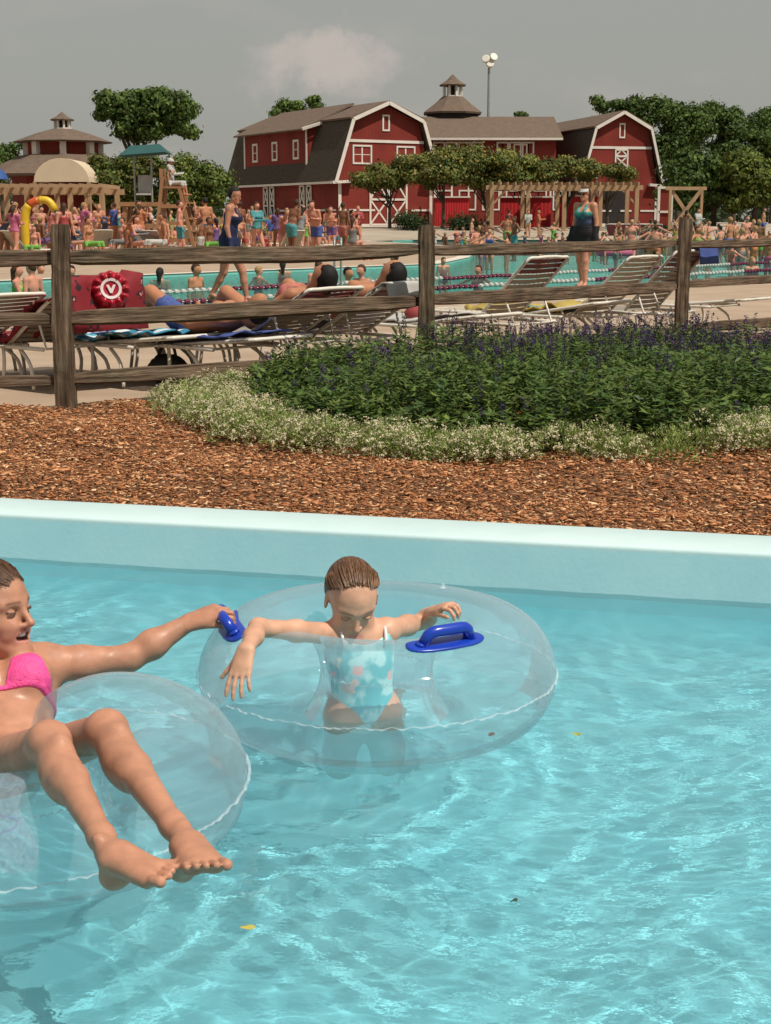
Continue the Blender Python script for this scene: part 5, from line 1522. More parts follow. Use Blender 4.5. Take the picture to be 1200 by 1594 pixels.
        xdoor(Ff, BW / 2 - .65, 4.65, 1.3, 1.35, t); strip('sill_board', Ff, [(4, 1.2), (5.2, 1.2)], .14, m_trim, t, .11, .05)
        bm = bmesh.new(); box(bm, (3.4, -.02, 1.6), (2.6, .1, 3.0)); bm_obj('doorway', bm, m_dark, t)
    return t
A = at(527, 353, 110.0); ang = math.radians(-90) + math.atan2(14.5, 8.6) * 0
rz_b = math.radians(30)
barn('large red barn with white trim, gambrel roof and a long dormer on its left', A, rz_b)
Bp = at(907, 345, 121.0)
barn('smaller red barn at the right with an X-braced hayloft door in its gable', Vector((Bp.x, 121.0, 0.75)), math.radians(13), False).scale = (.79, .85, 1.0)

# centre hall with octagonal lantern tower
hall = thing('hall', 'long brown-roofed hall between the two barns with clerestory windows and cupola', 'building', (at(745, 340, 122).x, 122, .75))
x0 = at(655, 340, 122).x - hall.location.x; x1 = at(862, 340, 122).x - hall.location.x
ez = at(750, 213, 122).z - .75; rz_ = at(750, 183, 128).z - .75
Fh = Face((x0, 0, 0), (1, 0, 0), (0, -1, 0)); HW = x1 - x0
P4('front_wall', [(x0, 0, 0), (x1, 0, 0), (x1, 0, ez), (x0, 0, ez)], m_barn, hall, .15)
P4('end_wall', [(x1, .1, 0), (x1, 12, 0), (x1, 12, ez), (x1, 6, rz_), (x1, .1, ez)], m_barn, hall, .15)
P4('front_roof', [(x0 - 3, -.8, ez - .15), (x1 + .5, -.8, ez - .15), (x1 + .5, 6, rz_), (x0 - 3, 6, rz_)], m_roof, hall, .15)
P4('back_roof', [(x0 - 3, 6, rz_), (x1 + .5, 6, rz_), (x1 + .5, 12.8, ez - .15), (x0 - 3, 12.8, ez - .15)], m_roof, hall, .15)
strip('gutter', Fh, [(-.5, ez - .2), (HW + .5, ez - .2)], .18, m_trim, hall, .84, .15)
w_ = .95
for i in range(8):
    if i in (4,): continue
    window(Fh, 1.0 + i * 1.02, ez - 2.05, .86, 1.6, hall, 2, 2, .12)
window(Fh, HW - 3.3, ez - 1.5, 1.0, .9, hall, 1, 1)
for i in range(6): window(Fh, 1.2 + i * 1.9, 1.3, 1.3, 1.5, hall, 2, 2)
tw = Vector((at(704, 340, 128).x - hall.location.x, 7.5, 0)); K8 = 8
zb_, zt_ = at(704, 178, 129).z - .75, at(704, 150, 129).z - .75
rB = 46 / 2300 * 129
bm = bmesh.new(); lathe(bm, [(rB * .9, zb_ - 2), (rB * .9, zb_ + .05)], 8, tw, ang0=.39); bm_obj('drum', bm, m_dark, hall)
bm = bmesh.new(); lathe(bm, [(rB, zb_), (rB * 1.02, zb_ + .15), (rB * .62, zb_ + .9), (rB * .36, zt_), (.05, zt_ + .02)], 8, tw, ang0=.39); bm_obj('drum_roof', bm, m_roof, hall)
def cupola(parent, c, r, h, zb):
    bm = bmesh.new(); lathe(bm, [(r * 1.05, zb - .1), (r * 1.05, zb + h * .18)], 8, c, ang0=.39); cu = bm_obj('cupola', bm, m_trim, parent)
    for k in range(8):
        a = .39 + math.pi / 4 * k; bm = bmesh.new(); p = Vector((c[0] + r * .95 * math.cos(a), c[1] + r * .95 * math.sin(a), 0))
        bar(bm, p + Vector((0, 0, zb)), p + Vector((0, 0, zb + h)), r * .24, r * .24, up=(math.cos(a), math.sin(a), 0)); bm_obj('post', bm, m_trim, cu)
    bm = bmesh.new(); lathe(bm, [(r * .6, zb), (r * .6, zb + h)], 8, c, ang0=.39); bm_obj('louvre_core', bm, m_dark, cu)
    bm = bmesh.new(); lathe(bm, [(r * 1.45, zb + h - .02), (r * 1.5, zb + h + .06), (r * .7, zb + h * 1.45), (.03, zb + h * 1.95)], 8, c, ang0=.39); bm_obj('cupola_roof', bm, m_roof, cu)
cupola(hall, tw, .80, (at(704, 131, 129).z - at(704, 150, 129).z), zt_ - .1)

# left pavilion, octagonal, two roofs and a cupola
pv = thing('pavilion', 'octagonal brown-roofed pavilion with a cupola at the left', 'pavilion', (at(103, 340, 98).x, 98, .4))
def zz(v_, Y=98): return at(600, v_, Y).z - .4
rr_ = lambda px, Y=98: px / 2300 * Y
bm = bmesh.new(); lathe(bm, [(rr_(78), -.4), (rr_(78), zz(272))], 8, ang0=.2); bm_obj('lower_wall', bm, m_barn, pv)
bm = bmesh.new(); lathe(bm, [(rr_(125), zz(276)), (rr_(126), zz(273)), (rr_(66), zz(243)), (rr_(60), zz(242))], 8, ang0=.2); bm_obj('lower_roof', bm, m_roof, pv)
bm = bmesh.new(); lathe(bm, [(rr_(54), zz(246)), (rr_(54), zz(220))], 8, ang0=.2); bm_obj('upper_wall', bm, m_barn, pv)
for k in range(8):
    a = .2 + math.pi / 4 * k; r0 = rr_(55); bm = bmesh.new(); p = Vector((r0 * math.cos(a), r0 * math.sin(a), 0))
    bar(bm, p + Vector((0, 0, zz(246))), p + Vector((0, 0, zz(220))), .4, .4, up=(math.cos(a), math.sin(a), 0)); bm_obj('pilaster', bm, m_trim, pv)
bm = bmesh.new(); lathe(bm, [(rr_(72), zz(223)), (rr_(74), zz(221)), (rr_(40), zz(208)), (rr_(16), zz(201)), (.05, zz(200.5))], 8, ang0=.2); bm_obj('upper_roof', bm, m_roof, pv)
cupola(pv, (0, 0, 0), rr_(12), zz(187) - zz(201), zz(201.5))
# cream arched awning in front of it
aw = thing('awning', 'cream barrel-vaulted awning in front of the octagonal pavilion', 'awning', (at(98, 340, 88).x, 88, DECK_Z))
V, Fc = [], []; K = 14
for j, y in enumerate((0, 4)):
    for i in range(K + 1):
        a = math.pi * i / K; V.append((-rr_(42, 88) * math.cos(a), y, at(600, 283, 88).z - DECK_Z + rr_(41, 88) * .86 * math.sin(a)))
Fc = [(i, i + 1, i + K + 2, i + K + 1) for i in range(K)]
m_canvas = M('cream_canvas', (0.58, 0.47, 0.33), .8, .06, 1)
mesh_obj('vault', V, Fc, m_canvas, aw); mesh_obj('end_panel', V[:K + 1], [tuple(range(K + 1))], m_canvas, aw)
for sx in (-1, 1):
    bm = bmesh.new(); bar(bm, (sx * rr_(41, 88), .1, 0), (sx * rr_(41, 88), .1, at(600, 283, 88).z - DECK_Z), .2, .2); bm_obj('post', bm, m_timber, aw)

def pergola(label, u0, u1, vtop, Y, depth, n_post, zg, group=None, lattice=True, y2=None, brace=True):
    p0, p1 = at(u0, vtop, Y), at(u1, vtop, y2 or Y)
    t = thing('pergola', label, 'pergola', (p0.x, p0.y, zg))
    d = Vector((p1.x - p0.x, p1.y - p0.y, 0)); L = d.length; t.rotation_euler = (0, 0, math.atan2(d.y, d.x)); H = p0.z - zg
    for k in range(2):
        bm = bmesh.new(); bar(bm, (-.4, k * depth, H - .45), (L + .4, k * depth, H - .45), .16, .3); bm_obj('beam', bm, m_timber, t)
    for k in range(n_post):
        x = L * k / (n_post - 1)
        for j in range(2):
            bm = bmesh.new(); bar(bm, (x, j * depth, 0), (x, j * depth, H - .6), .26, .26); po = bm_obj('post', bm, m_timber, t)
            if brace and j == 0 and k in (0, n_post - 1):
                bm = bmesh.new(); s_ = 1 if k == 0 else -1; bar(bm, (x + s_ * .1, 0, H - 1.5), (x + s_ * .9, 0, H - .65), .12, .12); bm_obj('brace', bm, m_timber, po)
    nr = int(L / .5)
    me = None
    for k in range(nr + 1):
        if me is None:
            bm = bmesh.new(); bar(bm, (0, -.7, H - .2), (0, depth + .7, H - .2), .1, .2); ro = bm_obj('rafter', bm, m_timber, t); me = ro.data
        else: ro = bpy.data.objects.new('rafter', me); link(ro); ro.parent = t
        ro.location.x = L * k / nr
    return t
pergola('tan timber pergola with close rafters in front of the left pavilion', -40, 158, 283, 80, 4.5, 5, DECK_Z)
pergola('tan timber pergola below the right barn, with vines growing over its rafters', 766, 992, 281, 100, 4, 5, .5)
# blue dome umbrella at the very left
um = thing('umbrella', 'blue sun umbrella standing by the pergola at the left edge', 'umbrella', (at(-6, 340, 78).x, 78, DECK_Z))
m_bluecloth = M('blue_canvas', (0.02, 0.07, 0.26), .7, .1, 2)
bm = bmesh.new(); lathe(bm, [(rr_(22, 78), at(600, 279, 78).z - DECK_Z), (rr_(18, 78), at(600, 270, 78).z - DECK_Z), (rr_(9, 78), at(600, 262, 78).z - DECK_Z), (.03, at(600, 260, 78).z - DECK_Z)], 12, cap=False); bm_obj('canopy', bm, m_bluecloth, um, True)
bm = bmesh.new(); tube(bm, [(0, 0, 0), (0, 0, at(600, 261, 78).z - DECK_Z)], .05, 8); bm_obj('pole', bm, m_white_metal, um)

# serving booths with red skirts
m_redcloth = M('red_cloth_skirt', (0.42, 0.008, 0.012), .7, .2, 2.5, .03, 5, stretch=(3, 3, .3))
def booth(label, u0, u1, Y, vt, vb, zg):
    p0, p1 = at(u0, vb, Y), at(u1, vt, Y); w = p1.x - p0.x; h = p1.z - zg
    t = thing('serving_counter', label, 'counter', ((p0.x + p1.x) / 2, Y, zg), 0, 'red-skirted serving counters')
    bm = bmesh.new()
    n_ = 40
    lo = []; hi = []
    for i in range(n_ + 1):
        x = -w / 2 + w * i / n_; y = .05 * math.sin(i * 2.1) - .05
        lo.append(bm.verts.new((x, y, 0))); hi.append(bm.verts.new((x, 0, h)))
    for i in range(n_): bm.faces.new((lo[i], lo[i + 1], hi[i + 1], hi[i]))
    bm_obj('skirt', bm, m_redcloth, t, True)
    bm = bmesh.new(); box(bm, (0, .6, h + .06), (w + .2, 1.5, .1)); bm_obj('counter_top', bm, m_trim, t)
    bm = bmesh.new(); box(bm, (0, 1.1, h / 2), (w - .1, .1, h - .05)); bm_obj('back_panel', bm, m_redcloth, t)
    for k in range(3):
        bm = bmesh.new(); bar(bm, (-w / 2 + w * k / 2, .55, h), (-w / 2 + w * k / 2, .55, h + 1.5), .12, .12); bm_obj('post', bm, m_trim, t)
    return t
booth('red-skirted serving counter just right of the large barn', 677, 730, 112, 308, 338, .72)
booth('red-skirted serving counter behind the pergola, left bay', 780, 858, 108, 308, 336, .7)
booth('red-skirted serving counter behind the pergola, right bay', 866, 930, 108, 306, 336, .7)
# brown kiosk columns between
# light mast
mast = thing('light_mast', 'tall thin floodlight mast rising behind the centre hall', 'light mast', (at(758, 340, 132).x, 132, .8))
zt2 = at(758, 96, 132).z - .8
m_galv = M('galvanised_steel', (0.30, 0.31, 0.30), .5, .1, 3, metal=.4)
bm = bmesh.new(); tube(bm, [(0, 0, 0), (0, 0, zt2)], [.16, .10], 10); bm_obj('pole', bm, m_galv, mast)
for dx, dz in ((-.25, .1), (.3, .25), (.05, -.3)):
    bm = bmesh.new(); lathe(bm, [(.12, -.25), (.3, .0), (.36, .3), (.3, .36)], 12); o = bm_obj('floodlight', bm, m_white_metal, mast); o.location = (dx, -.2, zt2 + dz); o.rotation_euler = (math.radians(70), 0, dx)
# white doorway + X gate at the right of the right barn
gt = thing('timber_gate', 'tan timber frame with big X braces beside the right barn', 'gate', (at(1066, 350, 98).x, 98, .44))
gw, gh = rr_(48, 98), at(600, 293, 98).z - .45
for nm, a, b_ in (('post', (-gw / 2, 0, 0), (-gw / 2, 0, gh)), ('post', (gw / 2, 0, 0), (gw / 2, 0, gh)), ('beam', (-gw / 2 - .3, .0, gh), (gw / 2 + .3, 0, gh)), ('brace', (-gw / 2, -.1, 0), (gw / 2, -.1, gh)), ('brace', (-gw / 2, .1, gh), (gw / 2, .1, 0))):
    bm = bmesh.new(); bar(bm, a, b_, .16, .22); bm_obj(nm, bm, m_timber, gt)
dr = thing('doorway_frame', 'narrow white door frame between the right barn and the X-braced gate', 'door frame', (at(1034, 350, 99).x, 99, .45))
for a, b_ in (((-.42, 0, 0), (-.42, 0, 2.8)), ((.42, 0, 0), (.42, 0, 2.8)), ((-.5, 0, 2.85), (.5, 0, 2.85)), ((-.42, .01, 1.3), (.42, .01, 1.3))):
    bm = bmesh.new(); bar(bm, a, b_, .16, .14); bm_obj('frame_member', bm, m_trim, dr)
P4('door_panel', [(-.38, .05, .1), (.38, .05, .1), (.38, .05, 2.7), (-.38, .05, 2.7)], m_barn, dr, .05)

# low board fence behind the left crowd
bf = thing('board_fence', 'low tan board fence behind the crowd left of the large barn', 'fence', (at(290, 350, 74).x, 74, DECK_Z))
n_b = 70; me = None; Lf = at(470, 350, 74).x - at(290, 350, 74).x
for k in range(n_b):
    if me is None:
        bm = bmesh.new(); box(bm, (0, 0, .65), (Lf / n_b * .82, .05, 1.3)); o = bm_obj('board', bm, m_timber, bf); me = o.data
    else: o = bpy.data.objects.new('board', me); link(o); o.parent = bf
    o.location = (Lf * k / n_b, 0, R_.uniform(-.04, .03))

# ------------------------------------------------------------------ trees
m_tleaf = attr_mat('tree_leaf', 0.6, 0.25, 0.25)
m_bark = M('tree_bark', (0.07, 0.05, 0.035), .9, .3, 3, .02, 8)
def tree(label, loc, h, crown, seed, trunk_r=.3, leaf=.32, per=420, tone=(0.045, 0.085, 0.018), tone2=(0.085, 0.115, 0.024), name='tree', group=None, limbs=5, dens=1.0, cat='tree'):
    """crown: list of (x, y, z, rx, ry, rz) lobes"""
    rng = np.random.default_rng(seed); rr = random.Random(seed)
    t = thing(name, label, cat, loc, 0, group)
    bm = bmesh.new(); top = max(c[2] for c in crown) * .8
    base = [Vector((0, 0, -.1)), Vector((rr.uniform(-.1, .1), 0, top * .3)), Vector((rr.uniform(-.3, .3), .1, top * .6)), Vector((0, 0, top))]
    tube(bm, smooth_path(base, 4), [trunk_r * (1 - .8 * i / 12) for i in range(13)], 8)
    for c in crown[:14]:
        s_ = base[1].lerp(base[2], rr.random()); e_ = Vector(c[:3]); mid = s_.lerp(e_, .5) + Vector((0, 0, -.08 * (e_ - s_).length))
        tube(bm, smooth_path([s_, mid, e_], 4), [trunk_r * .42 * (1 - .85 * i / 8) for i in range(9)], 5)
    bm_obj('trunk', bm, m_bark, t, True)
    Ps, Os, ts = [], [], []
    for ci, c in enumerate(crown):
        c = np.array(c); vol = (c[3] * c[4] * c[5]) ** (1 / 3)
        ncl = max(6, int(16 * dens))
        # twig clusters spread through the lobe's shell
        d = rng.normal(0, 1, (ncl, 3)); d /= np.linalg.norm(d, axis=1)[:, None]; rad = rng.uniform(.45, 1.2, ncl)[:, None]
        cc_ = c[:3] + d * rad * c[3:6]
        k = max(10, int(per * 1.7 / ncl)); i = np.repeat(np.arange(ncl), k)
        off = rng.normal(0, 1, (len(i), 3)) * (.30 * vol + .12) * np.array((1.15, 1.15, .62))
        P = cc_[i] + off; Ps.append(P); Os.append(d[i] + off / (vol + .1)); ts.append(np.clip(rng.normal(1, .33, ncl), .45, 1.8)[i] * rng.uniform(.75, 1.25, len(i)))
    P, O, tt = np.concatenate(Ps), np.concatenate(Os), np.concatenate(ts)
    w = O + rng.normal(0, .6, O.shape) + (0, 0, .5); w /= np.linalg.norm(w, axis=1)[:, None]
    u = np.cross(w, rng.normal(0, 1, w.shape)); u /= np.linalg.norm(u, axis=1)[:, None]
    mixv = rng.random(len(P))[:, None] ** 1.5
    C = (np.array(tone) * (1 - mixv) + np.array(tone2) * mixv) * tt[:, None] * 1.3
    L = leaf * .78 * rng.uniform(.6, 1.3, len(P))
    o = leaf_cards('crown', P - u * L[:, None] / 2, u, np.cross(w, u), w, L, L * .62, C, m_tleaf, .12, kind='stuff', parent=t)
    return t
def lobes(rng_, n_, cx, cy, cz, sx, sy, sz, r0, r1):
    out = []
    for _ in range(n_):
        while True:
            d = Vector((rng_.uniform(-1, 1), rng_.uniform(-1, 1), rng_.uniform(-1, 1)))
            if d.length < 1: break
        r = rng_.uniform(r0, r1); out.append((cx + d.x * sx, cy + d.y * sy, cz + d.z * sz, r, r, r * rng_.uniform(.6, .85)))
    return out
rt_ = random.Random(3)
def tree_px(label, u, Y, blobs, seed, zg=.6, leaf=.34, per=420, dens=1.0, **kw):
    """blobs given as (u, v, ru, rv) seen extents, turned into lobes at real distance"""
    base = at(u, 345, Y); crown = []
    for (bu, bv, ru, rv) in blobs:
        c = at(bu, bv, Y); sx = ru / F_PX * Y; sz = rv / F_PX * Y
        crown += lobes(random.Random(seed + int(bu)), max(4, int(ru * rv / 90)), c.x - base.x, 0, c.z - zg, sx * .72, sx * .6, sz * .72, min(sx, sz) * .25, min(sx, sz) * .5)
    return tree(label, (base.x, Y, zg), 0, crown, seed, leaf=leaf, per=per, dens=dens, **kw)
G = 'trees around the pool grounds'
tree_px('big spreading dark green tree left of the large barn, a bare limb jutting right', 225, 104, [(190, 165, 48, 26), (255, 170, 58, 30), (215, 195, 45, 28), (280, 200, 34, 16), (165, 175, 24, 14), (225, 150, 55, 14)], 5, per=380, leaf=.42, group=G)
tree_px('low bushy tree below the big spreading tree, olive toned, behind the lifeguards', 190, 92, [(150, 265, 36, 24), (190, 280, 50, 38), (225, 262, 48, 26), (165, 300, 30, 30)], 6, per=330, leaf=.3, tone2=(0.13, 0.11, 0.02), group=G)
tree_px('rounded green tree standing close to the left end of the large barn', 300, 94, [(285, 275, 42, 36), (320, 285, 34, 34), (270, 305, 45, 30), (335, 310, 22, 25)], 7, per=330, leaf=.3, tone2=(0.13, 0.14, 0.025), group=G)
tree_px('light green tree top showing above the large barn roof', 450, 140, [(440, 172, 30, 16), (470, 165, 28, 16), (488, 160, 12, 9)], 8, per=260, leaf=.42, tone=(0.06, 0.105, 0.02), tone2=(0.12, 0.16, 0.04), group=G)
tree_px('tree at the far left edge beyond the pavilion', 5, 125, [(-10, 240, 26, 28), (20, 240, 18, 18), (45, 225, 10, 16), (75, 215, 14, 10), (-20, 275, 30, 30)], 9, per=260, group=G)
for i_, (lb, u, Y, bl) in enumerate([
    ('tall tree directly behind the right barn', 950, 150, [(945, 160, 42, 12), (985, 170, 40, 20), (960, 190, 50, 25)]),
    ('tall dark tree right behind the smaller barn gable', 1055, 148, [(1040, 175, 45, 26), (1075, 190, 45, 40), (1050, 230, 50, 40)]),
    ('tree with a ragged top near the right edge', 1140, 150, [(1120, 180, 38, 28), (1160, 205, 40, 30), (1130, 240, 50, 35)]),
    ('tree cut by the right picture edge', 1200, 152, [(1190, 195, 30, 26), (1215, 215, 40, 50), (1190, 260, 40, 40)]),
    ('lower bushy tree in front of the dark trees, right of the gate', 1110, 118, [(1080, 270, 45, 40), (1110, 300, 50, 30), (1060, 300, 40, 30)]),
    ('yellow-green bushy tree at the far right of the shallow water', 1175, 116, [(1160, 265, 40, 40), (1190, 290, 40, 35), (1150, 310, 40, 22)])]):
    tree_px(lb, u, Y, bl, 20 + i_, per=300, leaf=.45, group=G, tone=(0.042, 0.08, 0.018) if i_ != 5 else (0.06, 0.09, 0.015), tone2=(0.085, 0.12, 0.028) if i_ != 5 else (0.11, 0.12, 0.02))
tree_px('distant tree poking above the centre hall roof', 812, 175, [(815, 178, 12, 5)], 41, per=160, leaf=.5, group=G)
# young pruned trees in front of the barns
for i_, (lb, u, Y, bl) in enumerate([
    ('young tree with a flat orange-green crown in front of the barn doors', 607, 104, [(580, 275, 36, 22), (610, 266, 44, 26), (645, 268, 40, 26), (615, 290, 30, 10)]),
    ('young tree in front of the gap between the large barn and the hall', 690, 103, [(670, 262, 42, 28), (705, 256, 44, 30), (690, 280, 44, 18)]),
    ('young tree in front of the centre hall windows', 755, 104, [(735, 256, 40, 30), (772, 258, 42, 26), (755, 282, 40, 16)]),
    ('young tree left of the pergola vines', 818, 105, [(800, 262, 40, 26), (835, 262, 40, 24)]),
    ('vine covered young tree above the middle of the pergola', 880, 106, [(865, 264, 38, 20), (900, 264, 40, 18)]),
    ('vine covered young tree above the right end of the pergola', 945, 107, [(930, 268, 36, 16), (968, 270, 34, 15)])]):
    tree_px(lb, u, Y, bl, 60 + i_, per=260, leaf=.30, dens=.9, tone=(0.065, 0.105, 0.025), tone2=(0.19, 0.145, 0.035), group='young trees in front of the barns', trunk_r=.14)
for i_, (u, v_, w_, h_, lb) in enumerate([(635, 340, 30, 14, 'dark clipped shrub at the barn door'), (720, 345, 34, 12, 'dark low shrub under the red counter'), (320, 320, 18, 16, 'dark shrub at the left corner of the large barn')]):
    p = at(u, v_, 101); tree(lb, (p.x, 101, .55), 0, lobes(random.Random(i_), 8, 0, 0, .5, w_ / F_PX * 101 * .6, .8, .35, .45, .7), 80 + i_, trunk_r=.06, leaf=.18, per=260, tone=(0.015, 0.03, 0.01), tone2=(0.03, 0.045, 0.012), name='shrub', cat='shrub')
# distant tree belt
rng = np.random.default_rng(77)
P, O = [], []
for k in range(260):
    x = rng.uniform(-130, 130); y = 215 + rng.uniform(0, 30); h = 4 + 1.6 * math.sin(x * .09) + rng.uniform(-1, 1)
    n_ = 70; d = rng.normal(0, 1, (n_, 3)) * (2.2, 1.5, h * .33); P.append(np.array((x, y, h * .55 + .6)) + d)
P = np.concatenate(P); w = rng.normal(0, 1, P.shape) + (0, -.3, .6); w /= np.linalg.norm(w, axis=1)[:, None]; u = np.cross(w, rng.normal(0, 1, w.shape)); u /= np.linalg.norm(u, axis=1)[:, None]
leaf_cards('distant_tree_belt', P, u, np.cross(w, u), w, 1.1, .7, np.array([(0.035, 0.055, 0.02)]) * rng.uniform(.6, 1.4, len(P))[:, None], m_tleaf, .1)
# ------------------------------------------------------------------ people builder for the middle distance
def J_stand(h=1.68, face=(0, -1, 0), arms='down', stride=0.0, lean=0.0, female=True, heavy=1.0):
    """joint positions for a figure with its feet at z=0, facing along face"""
    f = nrm(face); l = np.cross((0, 0, 1.0), f); u = np.array((0, 0, 1.0)); s = h / 1.68
    def p(x, y, z): return (l * x + f * y + u * z) * s
    ln = lean
    J = dict(f=f, l=l, u=u, s=s, heavy=heavy, female=female,
             pelvis=p(0, 0, .92), waist=p(0, .01 + ln * .3, 1.07), chest=p(0, .01 + ln * .7, 1.25), neck=p(0, ln, 1.42), head=p(0, .02 + ln * 1.25, 1.56),
             shL=p(.165, ln * .9, 1.37), shR=p(-.165, ln * .9, 1.37), hipL=p(.085, 0, .88), hipR=p(-.085, 0, .88),
             knL=p(.09, .05 + stride * .55, .47), knR=p(-.09, .03 - stride * .35, .47), anL=p(.09, stride, .075), anR=p(-.09, -stride, .075 + abs(stride) * .25))
    A = dict(down=((.21, -.02 + ln * .8, 1.10), (.23, .05 + ln * .6, .86), (-.21, -.02 + ln * .8, 1.10), (-.23, .05 + ln * .6, .86)),
             hip=((.33, -.06, 1.16), (.19, .07, 1.0), (-.21, -.02, 1.10), (-.24, .06, .86)),
             up=((.27, .02, 1.22), (.24, .16, 1.47), (-.21, -.02, 1.10), (-.24, .08, .88)),
             out=((.38, .05, 1.27), (.60, .12, 1.22), (-.38, .05, 1.27), (-.58, .14, 1.18)),
             front=((.20, .10, 1.13), (.10, .30, 1.16), (-.20, .10, 1.13), (-.08, .30, 1.14)))[arms]
    J['elL'], J['wrL'], J['elR'], J['wrR'] = [p(*a) for a in A]
    return J
def J_sit(h=1.68, arms='front', seat=.42):
    J = J_stand(h, arms=arms); s = J['s']; dz = (.88 - seat - .06) * s
    for k in ('pelvis', 'waist', 'chest', 'neck', 'head', 'shL', 'shR', 'hipL', 'hipR', 'elL', 'elR', 'wrL', 'wrR'): J[k] = J[k] - J['u'] * dz
    for sd, sg in (('L', 1), ('R', -1)):
        J['kn' + sd] = J['hip' + sd] + (J['f'] * .40 + J['l'] * sg * .06 + J['u'] * .03) * s
        J['an' + sd] = J['kn' + sd] + (J['f'] * .08 - J['u'] * max(.1, seat - .08)) * s
    return J
def J_recline(h=1.68, back=40, seat=.35):
    """lying on a lounger: head towards -f, feet along +f, origin under the hip"""
    J = J_stand(h); s = J['s']; f, u, l = J['f'], J['u'], J['l']; b = math.radians(back)
    d = -f * math.cos(b) + u * math.sin(b); o = u * (seat + .10) * s
    J['pelvis'] = o; J['waist'] = o + d * .16 * s; J['chest'] = o + d * .34 * s; J['neck'] = o + d * .51 * s; J['head'] = o + (d * .64 + u * .04) * s
    for sd, sg in (('L', 1), ('R', -1)):
        J['sh' + sd] = o + (d * .46 + l * sg * .165) * s; J['hip' + sd] = o + (l * sg * .085 + f * .03) * s
        J['el' + sd] = J['sh' + sd] + (-d * .22 + l * sg * .09 - u * .02) * s; J['wr' + sd] = J['el' + sd] + (f * .20 - l * sg * .06 + u * .02) * s
    J['knL'] = J['hipL'] + (f * .34 + u * .20) * s; J['anL'] = J['knL'] + (f * .22 - u * .28) * s
    J['knR'] = J['hipR'] + (f * .40 + u * .02) * s; J['anR'] = J['knR'] + (f * .38 - u * .02) * s
    J['fwd'] = nrm(f * .5 + u * .7); J['toes'] = nrm(u * .8 + f * .5)
    return J
def body_from(J, detail=False):
    B = Body(); s = J['s']; hv = J['heavy']; f, l, u = J['f'], J['l'], J['u']
    ux = nrm(J['neck'] - J['pelvis']); lx = nrm(J['shL'] - J['shR']); fx = nrm(np.cross(lx, ux)); fx = fx if fx @ J.get('fwd', f) > 0 else -fx
    A = (lx, fx, ux)
    fem = J['female']
    B.ell(J['pelvis'], np.array(((.155 if fem else .145) * hv, .108 * hv, .115)) * s, A, .04)
    B.ell(J['waist'], np.array(((.118 if fem else .135) * hv, .092 * hv, .125)) * s, A, .06)
    B.ell(J['chest'], np.array(((.135 if fem else .155) * (.5 + .5 * hv), .098 * (.5 + .5 * hv), .13)) * s, A, .06)
    if fem:
        for sg in (1, -1): B.ell(J['chest'] + fx * .085 * s + lx * sg * .06 * s - ux * .01 * s, np.array((.056, .05, .055)) * s * hv, A, .04)
    B.cone(J['shL'], J['shR'], .052 * s, .052 * s, .05)
    B.cone(J['neck'] - ux * .03 * s, J['head'] - ux * .02 * s, .050 * s, .046 * s, .03)
    for sd in 'LR':
        B.cone(J['sh' + sd], J['el' + sd], .050 * s * (.6 + .4 * hv), .036 * s, .025); B.cone(J['el' + sd], J['wr' + sd], .038 * s, .024 * s, .02)
        B.cone(J['hip' + sd], J['kn' + sd], .088 * s * (.5 + .5 * hv), .055 * s * (.6 + .4 * hv), .03)
        B.cone(J['kn' + sd], J['kn' + sd] * .65 + J['an' + sd] * .35, .054 * s, .054 * s, .02); B.cone(J['kn' + sd] * .65 + J['an' + sd] * .35, J['an' + sd], .054 * s, .032 * s, .02)
        d = nrm(J['wr' + sd] - J['el' + sd]); toe = J.get('toes', f)
        if detail:
            hand(B, J['wr' + sd], d, fx if abs(d @ fx) < .8 else lx, 1 if sd == 'R' else -1, s * .95, curl=(.35, .4, .45, .5))
            foot(B, J['an' + sd] + u * .01, toe, nrm(u - toe * (toe @ u)), 1 if sd == 'R' else -1, s * .95)
        else:
            B.cone(J['wr' + sd], J['wr' + sd] + d * .13 * s, .028 * s, .018 * s, .02)
            B.cone(J['an' + sd] - u * .035 * s - toe * .03 * s, J['an' + sd] - u * .04 * s + toe * .15 * s, .036 * s, .028 * s, .03)
    if detail:
        W, ax = head(B, J['head'], J.get('look', f), u + J.get('look', f) * 0, s * 1.0); lids(B, W, s)
        J['W'], J['hax'] = W, ax
    else:
        hf = J.get('look', J.get('fwd', f)); B.ell(J['head'], np.array((.076, .092, .112)) * s, (nrm(np.cross(ux, hf)), hf, ux), .01)
        B.cone(J['head'] + hf * .085 * s, J['head'] + hf * .10 * s - ux * .025 * s, .015 * s, .018 * s, .015)
    J['A'] = A
    return B
def mesh_from_field(name, f, lo, h, it=1):
    V, Fq = surface(f, lo, h); V = relax(V, Fq, it, .4)
    me = bpy.data.meshes.new(name); o = mesh_obj(name, V, Fq, None, smooth=True); return o
